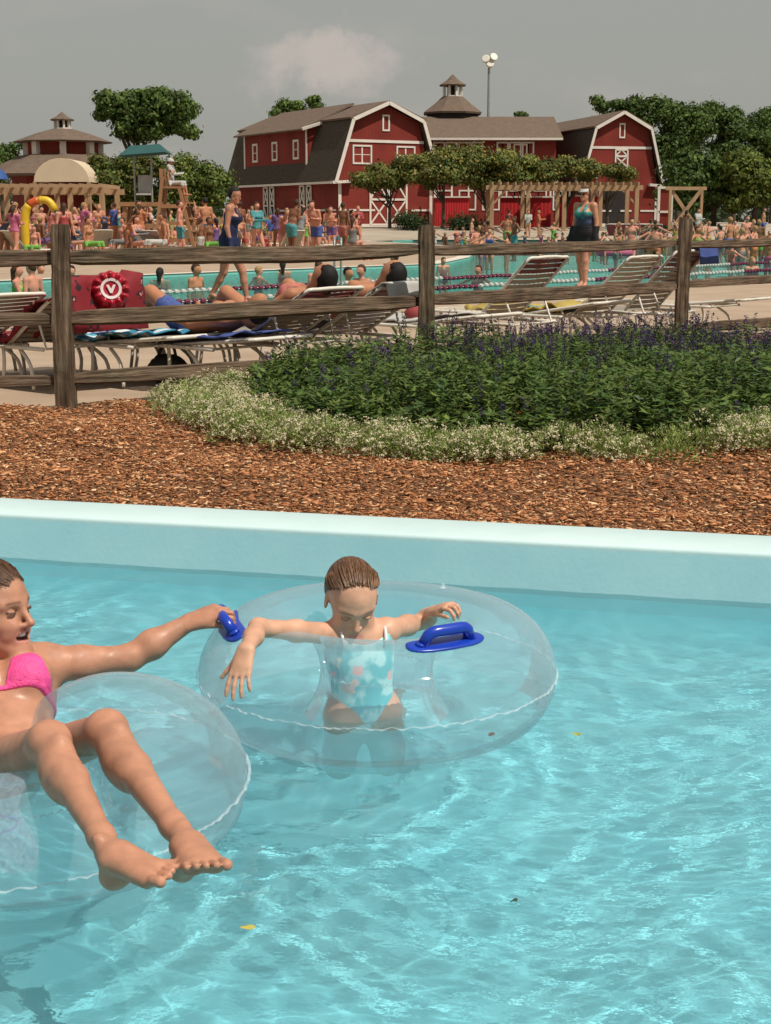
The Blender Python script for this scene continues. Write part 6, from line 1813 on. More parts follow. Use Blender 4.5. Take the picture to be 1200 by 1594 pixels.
def garment(B, J, kind, h, extra=.010):
    f, lo, hh = B.field(h, pad=extra * 2 + .02); n_ = f.shape
    G = np.stack(np.meshgrid(*[lo[q] + np.arange(n_[q]) * hh for q in range(3)], indexing='ij'), -1)
    ax = J['A']; s = J['s']; q = G - J['pelvis']; zt = q @ ax[2] / s; xt = np.abs(q @ ax[0]) / s
    dist_leg = np.full(n_, 9.0)
    for sd in 'LR':
        a, b_ = J['hip' + sd], J['kn' + sd]; ab = b_ - a; t = np.clip(((G - a) @ ab) / (ab @ ab), 0, 1)
        d = np.linalg.norm(G - a - t[..., None] * ab, axis=-1) / s; dist_leg = np.where(d < .13, np.minimum(dist_leg, t), dist_leg)
    Lt = np.linalg.norm(J['neck'] - J['pelvis']) / s
    if kind == 'trunks': g = np.minimum(np.maximum(zt - .06, -zt - .12), np.where(dist_leg < 9, (dist_leg - .62) * .4, 1)); g = np.where(zt > .06, 1, g)
    elif kind == 'shorts': g = np.minimum(np.maximum(zt - .06, -zt - .12), np.where(dist_leg < 9, (dist_leg - .38) * .4, 1)); g = np.where(zt > .06, 1, g)
    elif kind == 'skirt': g = np.maximum(zt - .12, -zt - .20)
    elif kind == 'onepiece': g = np.maximum(np.maximum(zt - (Lt - .14) - .10 * ((xt > .05) & (xt < .10)), -zt - .13 + xt * .55), xt - .155)
    elif kind == 'shirt':
        da = np.full(n_, 9.0)
        for sd in 'LR':
            a, b_ = J['sh' + sd], J['el' + sd]; ab = b_ - a; t = np.clip(((G - a) @ ab) / (ab @ ab), 0, 1); d = np.linalg.norm(G - a - t[..., None] * ab, axis=-1) / s
            da = np.where(d < .10, np.minimum(da, t), da)
        g = np.maximum(np.maximum(zt - Lt + .00, -zt - .02), xt - .20); g = np.minimum(g, np.where(da < 9, (da - .55) * .25, 1))
    elif kind == 'tank': g = np.maximum(np.maximum(zt - (Lt - .15) - .12 * ((xt > .04) & (xt < .09)), -zt + .0), xt - .16)
    hd = np.linalg.norm(G - J['head'], axis=-1) / s; g = np.where(hd < .15, 1, g)
    f2 = np.maximum(np.maximum(f - extra, -(f + .02)), (g * s).astype(np.float32))
    return mesh_from_field('clothes', f2, lo, hh)
def hair_of(J, h, long=False):
    B = Body(); s = J['s']; ux = J['A'][2]; hf = J.get('look', J.get('fwd', J['f'])); hx = nrm(np.cross(ux, hf)); u_ = np.cross(hf, hx); u_ = u_ if u_ @ ux > 0 else -u_
    c = J['head'] + u_ * .022 * s - hf * .012 * s
    B.ell(c, np.array((.082, .096, .100)) * s, (hx, hf, u_), .01)
    if long: B.cone(J['head'] - hf * .07 * s, J['head'] - hf * .09 * s - ux * .20 * s, .06 * s, .035 * s, .03)
    f, lo, hh = B.field(h, pad=.03); n_ = f.shape
    G = np.stack(np.meshgrid(*[lo[q] + np.arange(n_[q]) * hh for q in range(3)], indexing='ij'), -1); q = (G - J['head']) / s
    y, z = q @ hf, q @ u_; cut = np.minimum(y - .02 - (z - .055) * 2.0, 1)
    cut = np.where((z > .055), y - .075, y - .0); cut = np.maximum(cut, np.where(y > -.03, -(z + .02), -(z + (.30 if long else .07))))
    return mesh_from_field('hair', np.maximum(f, (cut * s).astype(np.float32)), lo, hh)

def flat_mat(name, c, rough=.7, bump=0):
    return M(name, c, rough, .10, 7, .0, spec=.25)
SKINS = [M('skin_tone_' + w_, c, .55, .10, 9, spec=.3) for w_, c in (('fair', (0.52, 0.26, 0.165)), ('tan', (0.42, 0.185, 0.10)), ('rosy', (0.56, 0.25, 0.17)), ('brown', (0.20, 0.085, 0.045)))]
HAIRS = {'black': flat_mat('black_hair', (0.012, 0.010, 0.010)), 'brown': flat_mat('plain_brown_hair', (0.055, 0.028, 0.015)), 'blond': flat_mat('blond_hair', (0.33, 0.20, 0.09)), 'grey': flat_mat('grey_hair', (0.30, 0.28, 0.26))}
SUITS = {'navy': (0.012, 0.02, 0.075), 'black': (0.012, 0.012, 0.014), 'red': (0.45, 0.02, 0.02), 'pink': (0.62, 0.10, 0.25), 'turquoise': (0.03, 0.33, 0.36), 'royal blue': (0.02, 0.08, 0.40),
         'lime green': (0.16, 0.50, 0.03), 'yellow': (0.60, 0.42, 0.05), 'white': (0.66, 0.64, 0.60), 'orange': (0.60, 0.17, 0.03), 'purple': (0.14, 0.04, 0.25), 'coral': (0.62, 0.16, 0.12), 'grey': (0.18, 0.18, 0.18)}
SUITM = {k: flat_mat(k.replace(' ', '_') + '_swim_cloth', tuple(v_ * .60 + .05 for v_ in c)) for k, c in SUITS.items()}
H_C = .026
PROTO = {}
def proto(key, J, kind, long):
    B = body_from(J); f, lo, hh = B.field(H_C); ob = mesh_from_field('body', f, lo, hh)
    og = garment(B, J, kind, H_C * .9, .012); oh = hair_of(J, H_C * .7, long)
    out = []
    for o in (ob, og, oh):
        me = o.data; me.materials.clear(); me.materials.append(SKINS[0]); bpy.data.objects.remove(o); out.append(me)
    PROTO[key] = (out, kind)
proto('stand_woman', J_stand(arms='down'), 'onepiece', True)
proto('hip_man', J_stand(1.78, arms='hip', female=False), 'trunks', False)
proto('point_man', J_stand(1.76, arms='up', female=False, stride=.10), 'trunks', False)
proto('walk_woman', J_stand(1.66, arms='front', stride=.22), 'shirt', True)
proto('walk_man', J_stand(1.78, arms='down', stride=.25, female=False), 'trunks', False)
proto('shirt_man', J_stand(1.76, arms='front', female=False), 'shirt', False)
proto('wade_woman', J_stand(1.62, arms='out'), 'onepiece', False)
proto('sit_woman', J_sit(1.62), 'onepiece', True)
proto('sit_man', J_sit(1.74, 'down'), 'trunks', False)
proto('recline_woman', J_recline(1.62, 27), 'onepiece', True)
proto('recline_man', J_recline(1.70, 24), 'trunks', False)
KINDW = {'onepiece': 'swimsuit', 'trunks': 'trunks', 'shirt': 'shirt'}
POSEW = {'stand_woman': 'woman standing', 'hip_man': 'man, hand on hip,', 'point_man': 'man raising an arm', 'walk_woman': 'woman walking', 'walk_man': 'man walking', 'shirt_man': 'man standing',
         'wade_woman': 'bather, arms spread,', 'sit_woman': 'woman sitting', 'sit_man': 'man sitting', 'recline_woman': 'woman reclining', 'recline_man': 'man reclining'}
def add_person(key, loc, rz, skin, suit, hair, where, scale=1.0, group=None, label=None, parent=None):
    meshes, kind = PROTO[key]
    pose = POSEW[key]
    if scale < .8: pose = pose.replace('woman', 'child').replace('man', 'child')
    lb = label or f"{hair}-haired {pose} in {suit} {KINDW[kind]}, {where}"
    t = thing('person', lb, 'person', loc, rz, group); t.scale = (scale,) * 3
    for nm, me, mt in zip(('body', 'clothes', 'hair'), meshes, (SKINS[skin], SUITM[suit], HAIRS[hair])):
        o = bpy.data.objects.new(nm, me); link(o); o.parent = t
        o.material_slots[0].link = 'OBJECT'; o.material_slots[0].material = mt
    return t
GC = 'bathers in the far crowd'
rc = random.Random(42)
suits = list(SUITS); hairs = ['black', 'brown', 'brown', 'blond', 'brown']
def where_px(u, zone):
    marks = {'deck': [(70, 'by the yellow play arch'), (130, 'right of the yellow play arch'), (200, 'left of the shaded lifeguard tower'), (262, 'under the lifeguard tower'), (330, 'beside the A-frame lifeguard chair'), (400, 'left of the barn side doors'), (470, 'before the barn side doors'), (560, 'before the big barn corner')],
             'mid': [(640, 'in shallows before the barn doors'), (700, 'in shallows behind the middle post'), (760, 'in shallows below the red counter'), (1000, 'in the shallows')],
             'right': [(800, 'in shallows before the pergola corner'), (850, 'in shallows before the red counters'), (905, 'in shallows left of the teal woman'), (980, 'in shallows right of the teal woman'), (1050, 'in shallows left of the right post'), (1090, 'in shallows beside the right post'), (1140, 'in shallows below the dark trees'), (1400, 'in shallows at the right edge')]}
    for lim, w in marks[zone]:
        if u < lim: return w
    return marks[zone][-1][1]
placed = []; used_looks = set()
def crowd(zone, n_, u0, u1, Y0, Y1, poses, zfoot, kids_=.3):
    k = 0; tries = 0
    while k < n_ and tries < 4000:
        tries += 1
        Y = rc.uniform(Y0, Y1); u = rc.uniform(u0, u1); x = at(u, 350, Y).x
        if zone != 'deck' and not pip(POOL, np.array([x]), np.array([Y]))[0]: continue
        if zone == 'deck' and pip(POOL, np.array([x]), np.array([Y]))[0]: continue
        if any((x - a) ** 2 + (Y - b_) ** 2 < .55 for a, b_ in placed): continue
        placed.append((x, Y)); key = rc.choice(poses); sc_ = rc.uniform(.62, .78) if rc.random() < kids_ else rc.uniform(.93, 1.04)
        z = zfoot if zone == 'deck' else WATER_Z - rc.uniform(.35, .95) * sc_
        for _ in range(60):
            su, ha = rc.choice(suits), rc.choice(hairs); sig = (key, su, ha, where_px(u, zone), sc_ < .8 and 'man' in POSEW[key])
            if sig not in used_looks: break
        else: continue
        used_looks.add(sig)
        add_person(key, (x, Y, z), rc.uniform(0, 6.28), rc.choice((0, 0, 1, 2, 2, 3)), su, ha, where_px(u, zone), sc_, GC); k += 1
proto('bend_woman', J_stand(1.60, arms='front', lean=.30, stride=.12), 'onepiece', True); proto('lean_man', J_stand(1.74, arms='front', lean=.18, female=False, heavy=1.25), 'trunks', False)
POSEW['bend_woman'] = 'woman bending forward'; POSEW['lean_man'] = 'stout man leaning'
ST = ['stand_woman', 'hip_man', 'point_man', 'walk_woman', 'walk_man', 'shirt_man', 'bend_woman', 'lean_man', 'sit_woman', 'sit_man', 'sit_woman', 'sit_man', 'sit_woman', 'sit_man']
WD = ['stand_woman', 'hip_man', 'wade_woman', 'point_man', 'wade_woman']
crowd('deck', 104, -10, 330, 41, 76, ST, DECK_Z, .25)
crowd('deck', 66, 330, 560, 44, 76, ST, DECK_Z, .25)
crowd('mid', 18, 585, 760, 50, 74, WD, 0, .4)
crowd('right', 24, 745, 985, 48, 80, WD, 0, .4)
crowd('right', 52, 1000, 1215, 46, 78, WD, 0, .35)
def at_g(u, Y, z): p = at(u, 350, Y); return Vector((p.x, Y, z))
# bathers one can pick out
add_person('shirt_man', at_g(1086, 80, DECK_Z), .6, 2, 'white', 'brown', 'by the timber gate', 1.0, None, 'man in a white shirt standing before the X-braced timber gate')
add_person('stand_woman', at_g(1068, 79, DECK_Z), 2.2, 3, 'coral', 'black', '', 1.0, None, 'woman in coral standing left of the man in the white shirt by the gate')
add_person('hip_man', at_g(1188, 76, DECK_Z), 1.2, 1, 'royal blue', 'brown', '', 1.0, None, 'man in royal blue trunks standing below the trees at the right edge')
for i_, (u, cl, hr) in enumerate(((822, 'white', 'brown'), (838, 'orange', 'blond'), (792, 'red', 'black'), (905, 'white', 'black'))):
    add_person('shirt_man', at_g(u, 92, DECK_Z), i_ * 1.3, i_ % 3, cl, hr, 'at the red-skirted counters under the pergola', 1.0)
proto('lie_man', J_recline(1.66, 5), 'trunks', False); POSEW['lie_man'] = 'man lying'
# swimmers in the lane water
def swimmer(u, v_, hair, suit, label, key='stand_woman', sub=1.32, rz=0.0, skin=0, scale=1.0):
    p = on(u, v_, WATER_Z); add_person(key, (p.x, p.y, WATER_Z - sub * scale), rz, skin, suit, hair, '', scale, None, label)
swimmer(249, 436, 'black', 'navy', 'dark-haired swimmer seen from behind, only the head above the teal lane water', sub=1.42, rz=3.0)
swimmer(541, 442, 'black', 'black', 'man with black hair up to his shoulders in the water behind the loungers', 'hip_man', 1.45, .9, 1)
swimmer(563, 440, 'brown', 'grey', 'brown-haired bather right beside the black-haired man in the lane water', 'walk_man', 1.42, 5.5, 2)
swimmer(496, 436, 'brown', 'pink', 'woman with long brown hair in the lane water left of the handrail', 'stand_woman', 1.28, 3.3, 2)
swimmer(570, 408, 'black', 'coral', 'two-arms-out bather in coral behind the top fence rail', 'wade_woman', 1.2, 1.0, 2)
swimmer(690, 416, 'black', 'navy', 'child with dark hair in the lane water right of the middle post', 'stand_woman', 1.35, .3, 0, .8)
swimmer(64, 430, 'brown', 'grey', 'brown-haired head in the water left of the left fence post', 'stand_woman', 1.40, .5)
swimmer(28, 468, 'brown', 'lime green', 'child in lime green in the water at the left picture edge', 'sit_woman', .62, 1.6, 2, .9)
swimmer(52, 472, 'brown', 'red', 'child in red in the water beside the lime green child', 'sit_man', .60, 4.2, 2, .85)
swimmer(200, 478, 'black', 'coral', 'black-haired boy in the water right of the round red float', 'stand_woman', 1.30, 2.0, 2, .85)
swimmer(1103, 408, 'black', 'orange', 'black-haired bather leaning on the lane rope right of the right post', 'wade_woman', 1.20, 4.4, 2)
swimmer(1138, 406, 'brown', 'coral', 'brown-haired bather in the water near the right picture edge', 'wade_woman', 1.05, 1.9, 2)
swimmer(838, 410, 'blond', 'orange', 'blond child low in the water behind the maroon-topped lounger', 'wade_woman', 1.20, 1.9, 2, .8)

for i_, (u, v_, ha, su, lb) in enumerate([(112, 442, 'black', 'navy', 'black-haired swimmer near the left post, shoulders just above the water'), (305, 446, 'brown', 'coral', 'brown-haired swimmer left of the walking woman legs'),
    (402, 432, 'blond', 'turquoise', 'blond swimmer just right of the walking woman'), (440, 424, 'black', 'red', 'black-haired swimmer farther out right of the walking woman'), (615, 424, 'brown', 'purple', 'brown-haired swimmer left of the middle post, far out'),
    (745, 432, 'brown', 'black', 'brown-haired swimmer between the middle post and the tall lounger'), (1170, 418, 'blond', 'navy', 'blond swimmer behind the lane ropes at the right edge'), (1020, 408, 'brown', 'yellow', 'brown-haired swimmer just left of the right post')]):
    swimmer(u, v_, ha, su, lb, ('stand_woman', 'hip_man', 'wade_woman')[i_ % 3], 1.30 + .03 * (i_ % 4), i_ * 1.1, i_ % 3, .95)
# ------------------------------------------------------------------ the two women walking on the deck
H_D = .0105
def big_person(label, loc, J, kinds, skin, hair_m, mats, long=False):
    t = thing('person', label, 'person', loc)
    B = body_from(J, True); f, lo, hh = B.field(H_D); V, Fq = surface(f, lo, hh); V = relax(V, Fq, 1)
    o = mesh_obj('body', V, Fq, m_skin, t, smooth=True); set_col(o, paint_face(np.tile(np.array(skin), (len(V), 1)), V, J['head'], J['hax'], J['s'])[0])
    for kd, nm, mt, ex in kinds:
        g = garment(B, J, kd, H_D, ex); g.name = nm; g.parent = t; g.data.materials.append(mt)
    hgo = hair_of(J, H_D, long); hgo.parent = t; hgo.data.materials.append(hair_m)
    return t
J = J_stand(1.60, (1, -.12, 0), 'down', .24, .07, True, 1.12); J['look'] = nrm((.85, -.30, -.22))
pW = on(357, 474, DECK_Z)
m_navy = flat_mat('navy_swim_cloth_soft', (0.012, 0.018, 0.06)); m_white_cl = flat_mat('white_piping_cloth', (0.6, 0.58, 0.56))
tW = big_person('woman in navy top and navy shorts with white edging walking right behind the fence', pW, J, (('tank', 'tank_top', m_navy, .010), ('shorts', 'shorts', m_navy, .016)), (0.42, 0.19, 0.115), HAIRS['black'], None)
bm = bmesh.new()
for sd in 'LR':
    a, b_ = J['hip' + sd], J['kn' + sd]; c = Vector(a * .60 + b_ * .40); d = Vector(b_ - a).normalized(); x_, y_ = frame_for(d)
    tube(bm, [c + (x_ * math.cos(q) + y_ * math.sin(q)) * .098 for q in [k * 6.2832 / 20 for k in range(20)]], .008, 5, closed=True)
tag(bm_obj('hem_piping', bm, m_white_cl, tW, True), kind='stuff')
J = J_stand(1.70, (-.75, -.9, 0), 'down', .10, 0, True, 1.30); J['look'] = nrm((-.75, -.75, -.05))
pR = on(908, 450, DECK_Z)
m_teal, n, l, b = nodes_of('teal_to_black_swim_top')
co = n.new('ShaderNodeTexCoord'); sp = n.new('ShaderNodeSeparateXYZ'); l.new(co.outputs['Object'], sp.inputs[0])
nz = n.new('ShaderNodeTexNoise'); nz.inputs['Scale'].default_value = 9; l.new(co.outputs['Object'], nz.inputs[0])
mu = n.new('ShaderNodeMath'); mu.operation = 'MULTIPLY_ADD'; mu.inputs[1].default_value = .28; l.new(nz.outputs[0], mu.inputs[0]); l.new(sp.outputs[2], mu.inputs[2])
mrr = n.new('ShaderNodeMapRange'); mrr.inputs[1].default_value = 1.22; mrr.inputs[2].default_value = 1.42; l.new(mu.outputs[0], mrr.inputs[0])
rr0 = n.new('ShaderNodeValToRGB'); e = rr0.color_ramp.elements; e[0].color = (0.008, 0.008, 0.012, 1); e[1].color = (0.03, 0.26, 0.22, 1); q_ = e.new(.5); q_.color = (0.01, 0.03, 0.10, 1); l.new(mrr.outputs[0], rr0.inputs[0]); l.new(rr0.outputs[0], b.inputs['Base Color'])
tR = big_person('woman in teal and black swimwear, white visor and sunglasses, standing behind the fence', pR, J, (('tank', 'swim_top', m_teal, .014), ('skirt', 'swim_skirt', flat_mat('black_skirt_cloth', (0.01, 0.01, 0.012)), .028)), (0.50, 0.235, 0.15), HAIRS['brown'], None, True)
# sunglasses, visor and a thin necklace
W_ = J['W']
bm = bmesh.new()
for sg in (1, -1):
    bmesh.ops.create_uvsphere(bm, u_segments=12, v_segments=8, radius=.022, matrix=Matrix.Translation(Vector(W_(sg * .031, .083, -.003))) @ Matrix.Diagonal((1, 1, .75, 1)))
tube(bm, [W_(-.05, .075, .005), W_(0, .098, .007), W_(.05, .075, .005)], .004, 6); tube(bm, [W_(.05, .075, .005), W_(.082, 0, .002)], .0035, 6); tube(bm, [W_(-.05, .075, .005), W_(-.082, 0, .002)], .0035, 6)
tag(bm_obj('sunglasses', bm, flat_mat('black_plastic', (0.01, 0.01, 0.01), .2), tR, True), kind='stuff')
bm = bmesh.new()
V, Fc = [], []
for k in range(17):
    a = math.radians(-80 + 10 * k); V += [W_(.084 * math.sin(a), .094 * math.cos(a) - .005, .050), W_(.082 * math.sin(a), .092 * math.cos(a) - .005, .085), W_(.095 * math.sin(a), .15 * math.cos(a) + .005, .040 - .0)]
for k in range(16): Fc += [(3 * k, 3 * k + 3, 3 * k + 4, 3 * k + 1), (3 * k, 3 * k + 2, 3 * k + 5, 3 * k + 3)]
o = mesh_obj('visor', V, Fc, SUITM['white'], tR, smooth=True); md = o.modifiers.new('t', 'SOLIDIFY'); md.thickness = .004

# ------------------------------------------------------------------ strap loungers
def strap_mat(name, c): return M(name, c, .45, .08, 12, spec=.4)
m_strap = strap_mat('taupe_vinyl_strap', (0.30, 0.26, 0.21)); m_strapl = strap_mat('cream_vinyl_strap', (0.52, 0.45, 0.35)); m_maroon = strap_mat('maroon_vinyl_strap', (0.13, 0.010, 0.018)); m_redst = strap_mat('red_vinyl_strap', (0.50, 0.03, 0.03))
LW_, HX, LB, SZ = .62, 1.22, .78, .29
def strap_mesh(w, d):
    bm = bmesh.new(); pts = [(-w / 2, 0, -.012), (-w / 2 + .03, 0, 0.004), (0, 0, -.004), (w / 2 - .03, 0, .004), (w / 2, 0, -.012)]
    for a, b_ in zip(pts, pts[1:]):
        vs = [bm.verts.new((a[0], sy * d / 2, a[2] + dz)) for sy, dz in ((-1, 0), (1, 0), (1, .004), (-1, .004))] + [bm.verts.new((b_[0], sy * d / 2, b_[2] + dz)) for sy, dz in ((-1, 0), (1, 0), (1, .004), (-1, .004))]
        for f in ((0, 1, 5, 4), (1, 2, 6, 5), (2, 3, 7, 6), (3, 0, 4, 7)): bm.faces.new([vs[i] for i in f])
    me = bpy.data.meshes.new('strap'); bm.to_mesh(me); bm.free(); me.materials.append(m_strap); return me
SM = strap_mesh(LW_, .048)
def lounger(label, loc, rz, back=50, strap=None, header=None, slats=True, group='strap loungers on the near deck', scale=1.0):
    """local: feet at y=0, hinge at y=HX, head beyond; origin at the hinge foot on the ground"""
    t = thing('sun_lounger', label, 'sun lounger', loc, rz, group); t.scale = (scale,) * 3
    b_ = math.radians(back); w = LW_ / 2
    bm = bmesh.new(); tube(bm, smooth_path([(-w, 0, SZ), (-w, -HX + .12, SZ), (-w + .1, -HX, SZ), (w - .1, -HX, SZ), (w, -HX + .12, SZ), (w, 0, SZ), (w, .42, SZ)], 3), .015, 7)
    tube(bm, [(-w, 0, SZ), (-w, .42, SZ)], .015, 7)
    bm_obj('frame', bm, m_white_metal, t, True)
    dy, dz = math.cos(b_), math.sin(b_)
    bm = bmesh.new(); tube(bm, smooth_path([(-w + .02, 0, SZ + .01), (-w + .02, LB * .9 * dy, SZ + LB * .9 * dz), (-w + .12, LB * dy, SZ + LB * dz), (w - .12, LB * dy, SZ + LB * dz), (w - .02, LB * .9 * dy, SZ + LB * .9 * dz), (w - .02, 0, SZ + .01)], 3), .014, 7)
    bm_obj('back_frame', bm, m_white_metal, t, True)
    bm = bmesh.new(); tube(bm, [(-w + .03, LB * .5 * dy, SZ + LB * .5 * dz), (-w + .04, .40, SZ), (w - .04, .40, SZ), (w - .03, LB * .5 * dy, SZ + LB * .5 * dz)], .010, 6); bm_obj('back_prop', bm, m_white_metal, t, True)
    for y in (-HX + .20, .12):
        for sx in (-1, 1):
            bm = bmesh.new(); tube(bm, smooth_path([(sx * w, y - .16, SZ - .012), (sx * (w + .02), y - .13, SZ * .55), (sx * (w + .02), y - .16, .012)], 4), .013, 7); bm_obj('leg', bm, m_white_metal, t, True)
        bm = bmesh.new(); tube(bm, smooth_path([(-w - .02, y + .20, .015), (-w - .01, y + .16, SZ * .6), (-w + .02, y + .02, SZ - .02)], 4), .013, 7); bm_obj('leg', bm, m_white_metal, t, True)
        bm = bmesh.new(); tube(bm, smooth_path([(w + .02, y + .20, .015), (w + .01, y + .16, SZ * .6), (w - .02, y + .02, SZ - .02)], 4), .013, 7); bm_obj('leg', bm, m_white_metal, t, True)
    st = strap or m_strap
    def put(y, z, ang, m):
        o = bpy.data.objects.new('strap', SM); link(o); o.parent = t; o.location = (0, y, z); o.rotation_euler = (ang, 0, 0)
        if m is not m_strap: o.material_slots[0].link = 'OBJECT'; o.material_slots[0].material = m
    ns, nb = (19, 12) if slats else (0, 0)
    for i in range(ns): put(-HX + .06 + i * .0625, SZ + .014, 0, st)
    for i in range(nb):
        q = .05 + i * .061; put(q * dy, SZ + q * dz + .012, b_, (header if header and i >= nb - 3 else st))
    if not slats:
        for nm, p0, p1, mt in (('seat_webbing', (0, -HX + .03, SZ + .02), (0, 0, SZ + .02), st), ('back_webbing', (0, .03 * dy, SZ + .03), (0, LB * dy, SZ + LB * dz), header or st)):
            bm = bmesh.new(); bar(bm, p0, p1, LW_, .01); bm_obj(nm, bm, mt, t)
    return t
RZL = math.radians(-131)      # +y (head end) points right and towards the fence
def seat_pt(t, x, y, z): return t.matrix_world @ Vector((x, y, z))
LG = [((-40, 606), 28, None, None, 'strap lounger at the left picture edge, its curved white legs showing'),
      ((100, 604), 34, None, None, 'taupe strap lounger right behind the left fence post, under the red towel'),
      ((236, 600), 6, None, None, 'low lounger with the blue and white striped towel, lying flat'),
      ((356, 604), 6, None, None, 'lounger with the blue towel and the sunbather, left of the taupe backrests'),
      ((455, 596), 30, None, m_maroon, 'taupe lounger with a maroon head strap, left of the middle post'),
      ((562, 588), 30, None, m_maroon, 'taupe lounger just left of the middle post with a black-haired person in it'),
      ((700, 562), 8, m_strapl, None, 'flat cream lounger just right of the middle post'),
      ((806, 556), 45, None, m_maroon, 'tall-backed taupe lounger with a maroon header standing right of the middle post'),
      ((880, 540), 10, m_strapl, None, 'flat lounger carrying the yellow towel'),
      ((955, 540), 43, m_strapl, None, 'cream-strapped lounger with its back raised, left of the right post'),
      ((1030, 534), 47, m_strap, m_maroon, 'lounger with a maroon header directly behind the right post'),
      ((1105, 520), 6, m_strapl, None, 'flat lounger foot sticking out right of the right post')]
LO = []
for (u, v_), bk, st, hd, lb in LG:
    p = on(u, v_, DECK_Z); p = p + Vector((-.18, .22, 0)); LO.append(lounger(lb, p, RZL, bk, st, hd))
m_dim = flat_mat('cream_white_webbing', (0.45, 0.42, 0.36))
ORD = ['first', 'second', 'third', 'fourth', 'fifth', 'sixth', 'seventh', 'eighth', 'ninth', 'tenth', 'eleventh', 'twelfth']
for k in range(7):
    p = at_g(955 + k * 11, 84 + (k % 2) * 1.2, DECK_Z); lounger(ORD[k] + ' from the left of seven red loungers before the right barn', p, math.radians(150 + 5 * k), 55, m_redst, m_redst, False, 'red loungers before the right barn')
for k in range(12):
    u = 30 + k * 42; p = at_g(u, 44 + (k * 7) % 17, DECK_Z)
    lounger(ORD[k] + ' white lounger from the left in the far deck crowd', p, rc.uniform(2.2, 4.2), 45, m_dim, m_dim, False, 'white loungers on the far deck')

# towels and things on the loungers
def towel(name, label, L, y0, y1, mat, w=.60, over=.10, back=None, cat='towel', xoff=0.0, rough=.012, seed=0, hang=0.0):
    """cloth laid along the lounger from y0 (seat) to y1 (up the back)"""
    b_ = math.radians(back or 0); n_, m_ = 26, 10; V = []
    for i in range(n_ + 1):
        q = y0 + (y1 - y0) * i / n_
        for j in range(m_ + 1):
            x = (-.5 + j / m_) * w + xoff
            if q <= 0: y, z, ny, nz_ = q, SZ + .03, 0, 1
            elif q <= LB: y, z, ny, nz_ = q * math.cos(b_), SZ + .03 + q * math.sin(b_), -math.sin(b_), math.cos(b_)
            else:
                e = q - LB; y, z = LB * math.cos(b_) + min(e, .04) + e * .15, SZ + .05 + LB * math.sin(b_) - max(0, e - .04) * .95; ny, nz_ = 1, .2
            wv = rough * noise.noise(Vector((x * 5, q * 4, seed))) + rough * .6 * noise.noise(Vector((x * 13, q * 11, seed + 5)))
            dr = -hang * max(0, abs(x - xoff) - .30) * 3
            V.append((x, y + ny * (wv + .01), z + nz_ * (wv + .012) + dr))
    Fc = [(i * (m_ + 1) + j, (i + 1) * (m_ + 1) + j, (i + 1) * (m_ + 1) + j + 1, i * (m_ + 1) + j + 1) for i in range(n_) for j in range(m_)]
    o = mesh_obj(name, V, Fc, mat, None, smooth=True); md = o.modifiers.new('t', 'SOLIDIFY'); md.thickness = .012
    o.location = L.location; o.rotation_euler = L.rotation_euler; tag(o, label, cat); return o
def pattern_mat(name, base, spots, scale, thr=.30, c2=None):
    m, n, l, b = nodes_of(name); co = n.new('ShaderNodeTexCoord'); vo = n.new('ShaderNodeTexVoronoi'); vo.inputs['Scale'].default_value = scale
    nz = n.new('ShaderNodeTexNoise'); nz.inputs['Scale'].default_value = scale * 2.5; l.new(co.outputs['Object'], nz.inputs[0])
    ad = n.new('ShaderNodeMixRGB'); ad.blend_type = 'ADD'; ad.inputs[0].default_value = .7 / scale; l.new(co.outputs['Object'], ad.inputs[1]); l.new(nz.outputs['Color'], ad.inputs[2]); l.new(ad.outputs[0], vo.inputs[0])
    r = n.new('ShaderNodeValToRGB'); r.color_ramp.interpolation = 'CONSTANT'; e = r.color_ramp.elements; e[0].color = (*spots, 1); e[1].position = thr; e[1].color = (*base, 1)
    if c2: q = e.new(thr * .55); q.color = (*c2, 1)
    l.new(vo.outputs['Distance'], r.inputs[0]); l.new(r.outputs[0], b.inputs['Base Color']); b.inputs['Roughness'].default_value = .8; return m
m_redpat = pattern_mat('dark_red_patterned_cloth', (0.20, 0.008, 0.015), (0.60, 0.22, 0.24), 9, .30, (0.02, 0.005, 0.01))
m_stripe, n, l, b = nodes_of('blue_white_striped_cloth'); co = n.new('ShaderNodeTexCoord'); sp = n.new('ShaderNodeSeparateXYZ'); l.new(co.outputs['Object'], sp.inputs[0])
sn = n.new('ShaderNodeMath'); sn.operation = 'MULTIPLY'; sn.inputs[1].default_value = 7.5; l.new(sp.outputs[1], sn.inputs[0]); fr_ = n.new('ShaderNodeMath'); fr_.operation = 'FRACT'; l.new(sn.outputs[0], fr_.inputs[0])
r = n.new('ShaderNodeValToRGB'); r.color_ramp.interpolation = 'CONSTANT'; e = r.color_ramp.elements; e[0].color = (0.62, 0.66, 0.70, 1); e[1].position = .42; e[1].color = (0.03, 0.20, 0.33, 1); q_ = e.new(.8); q_.color = (0.10, 0.40, 0.46, 1)
l.new(fr_.outputs[0], r.inputs[0]); l.new(r.outputs[0], b.inputs['Base Color']); b.inputs['Roughness'].default_value = .85
towel('towel', 'dark red patterned towel hanging over the lounger back behind the left fence post', LO[1], -.5, 1.20, m_redpat, .66, back=34, seed=1, rough=.075)
towel('towel', 'blue and white striped towel spread on the low lounger', LO[2], -1.0, .5, m_stripe, .62, back=6, seed=2, rough=.05)
towel('towel', 'bright blue towel under the sunbather left of the taupe backrests', LO[3], -.9, .55, SUITM['royal blue'], .64, back=6, seed=3, rough=.03)
towel('towel', 'white towel folded over the head of the lounger left of the middle post', LO[5], .62, .92, SUITM['white'], .34, xoff=.12, back=28, seed=4)
towel('towel', 'white towel on the flat lounger just right of the middle post', LO[6], -1.1, .4, SUITM['white'], .6, back=8, seed=6, rough=.03)
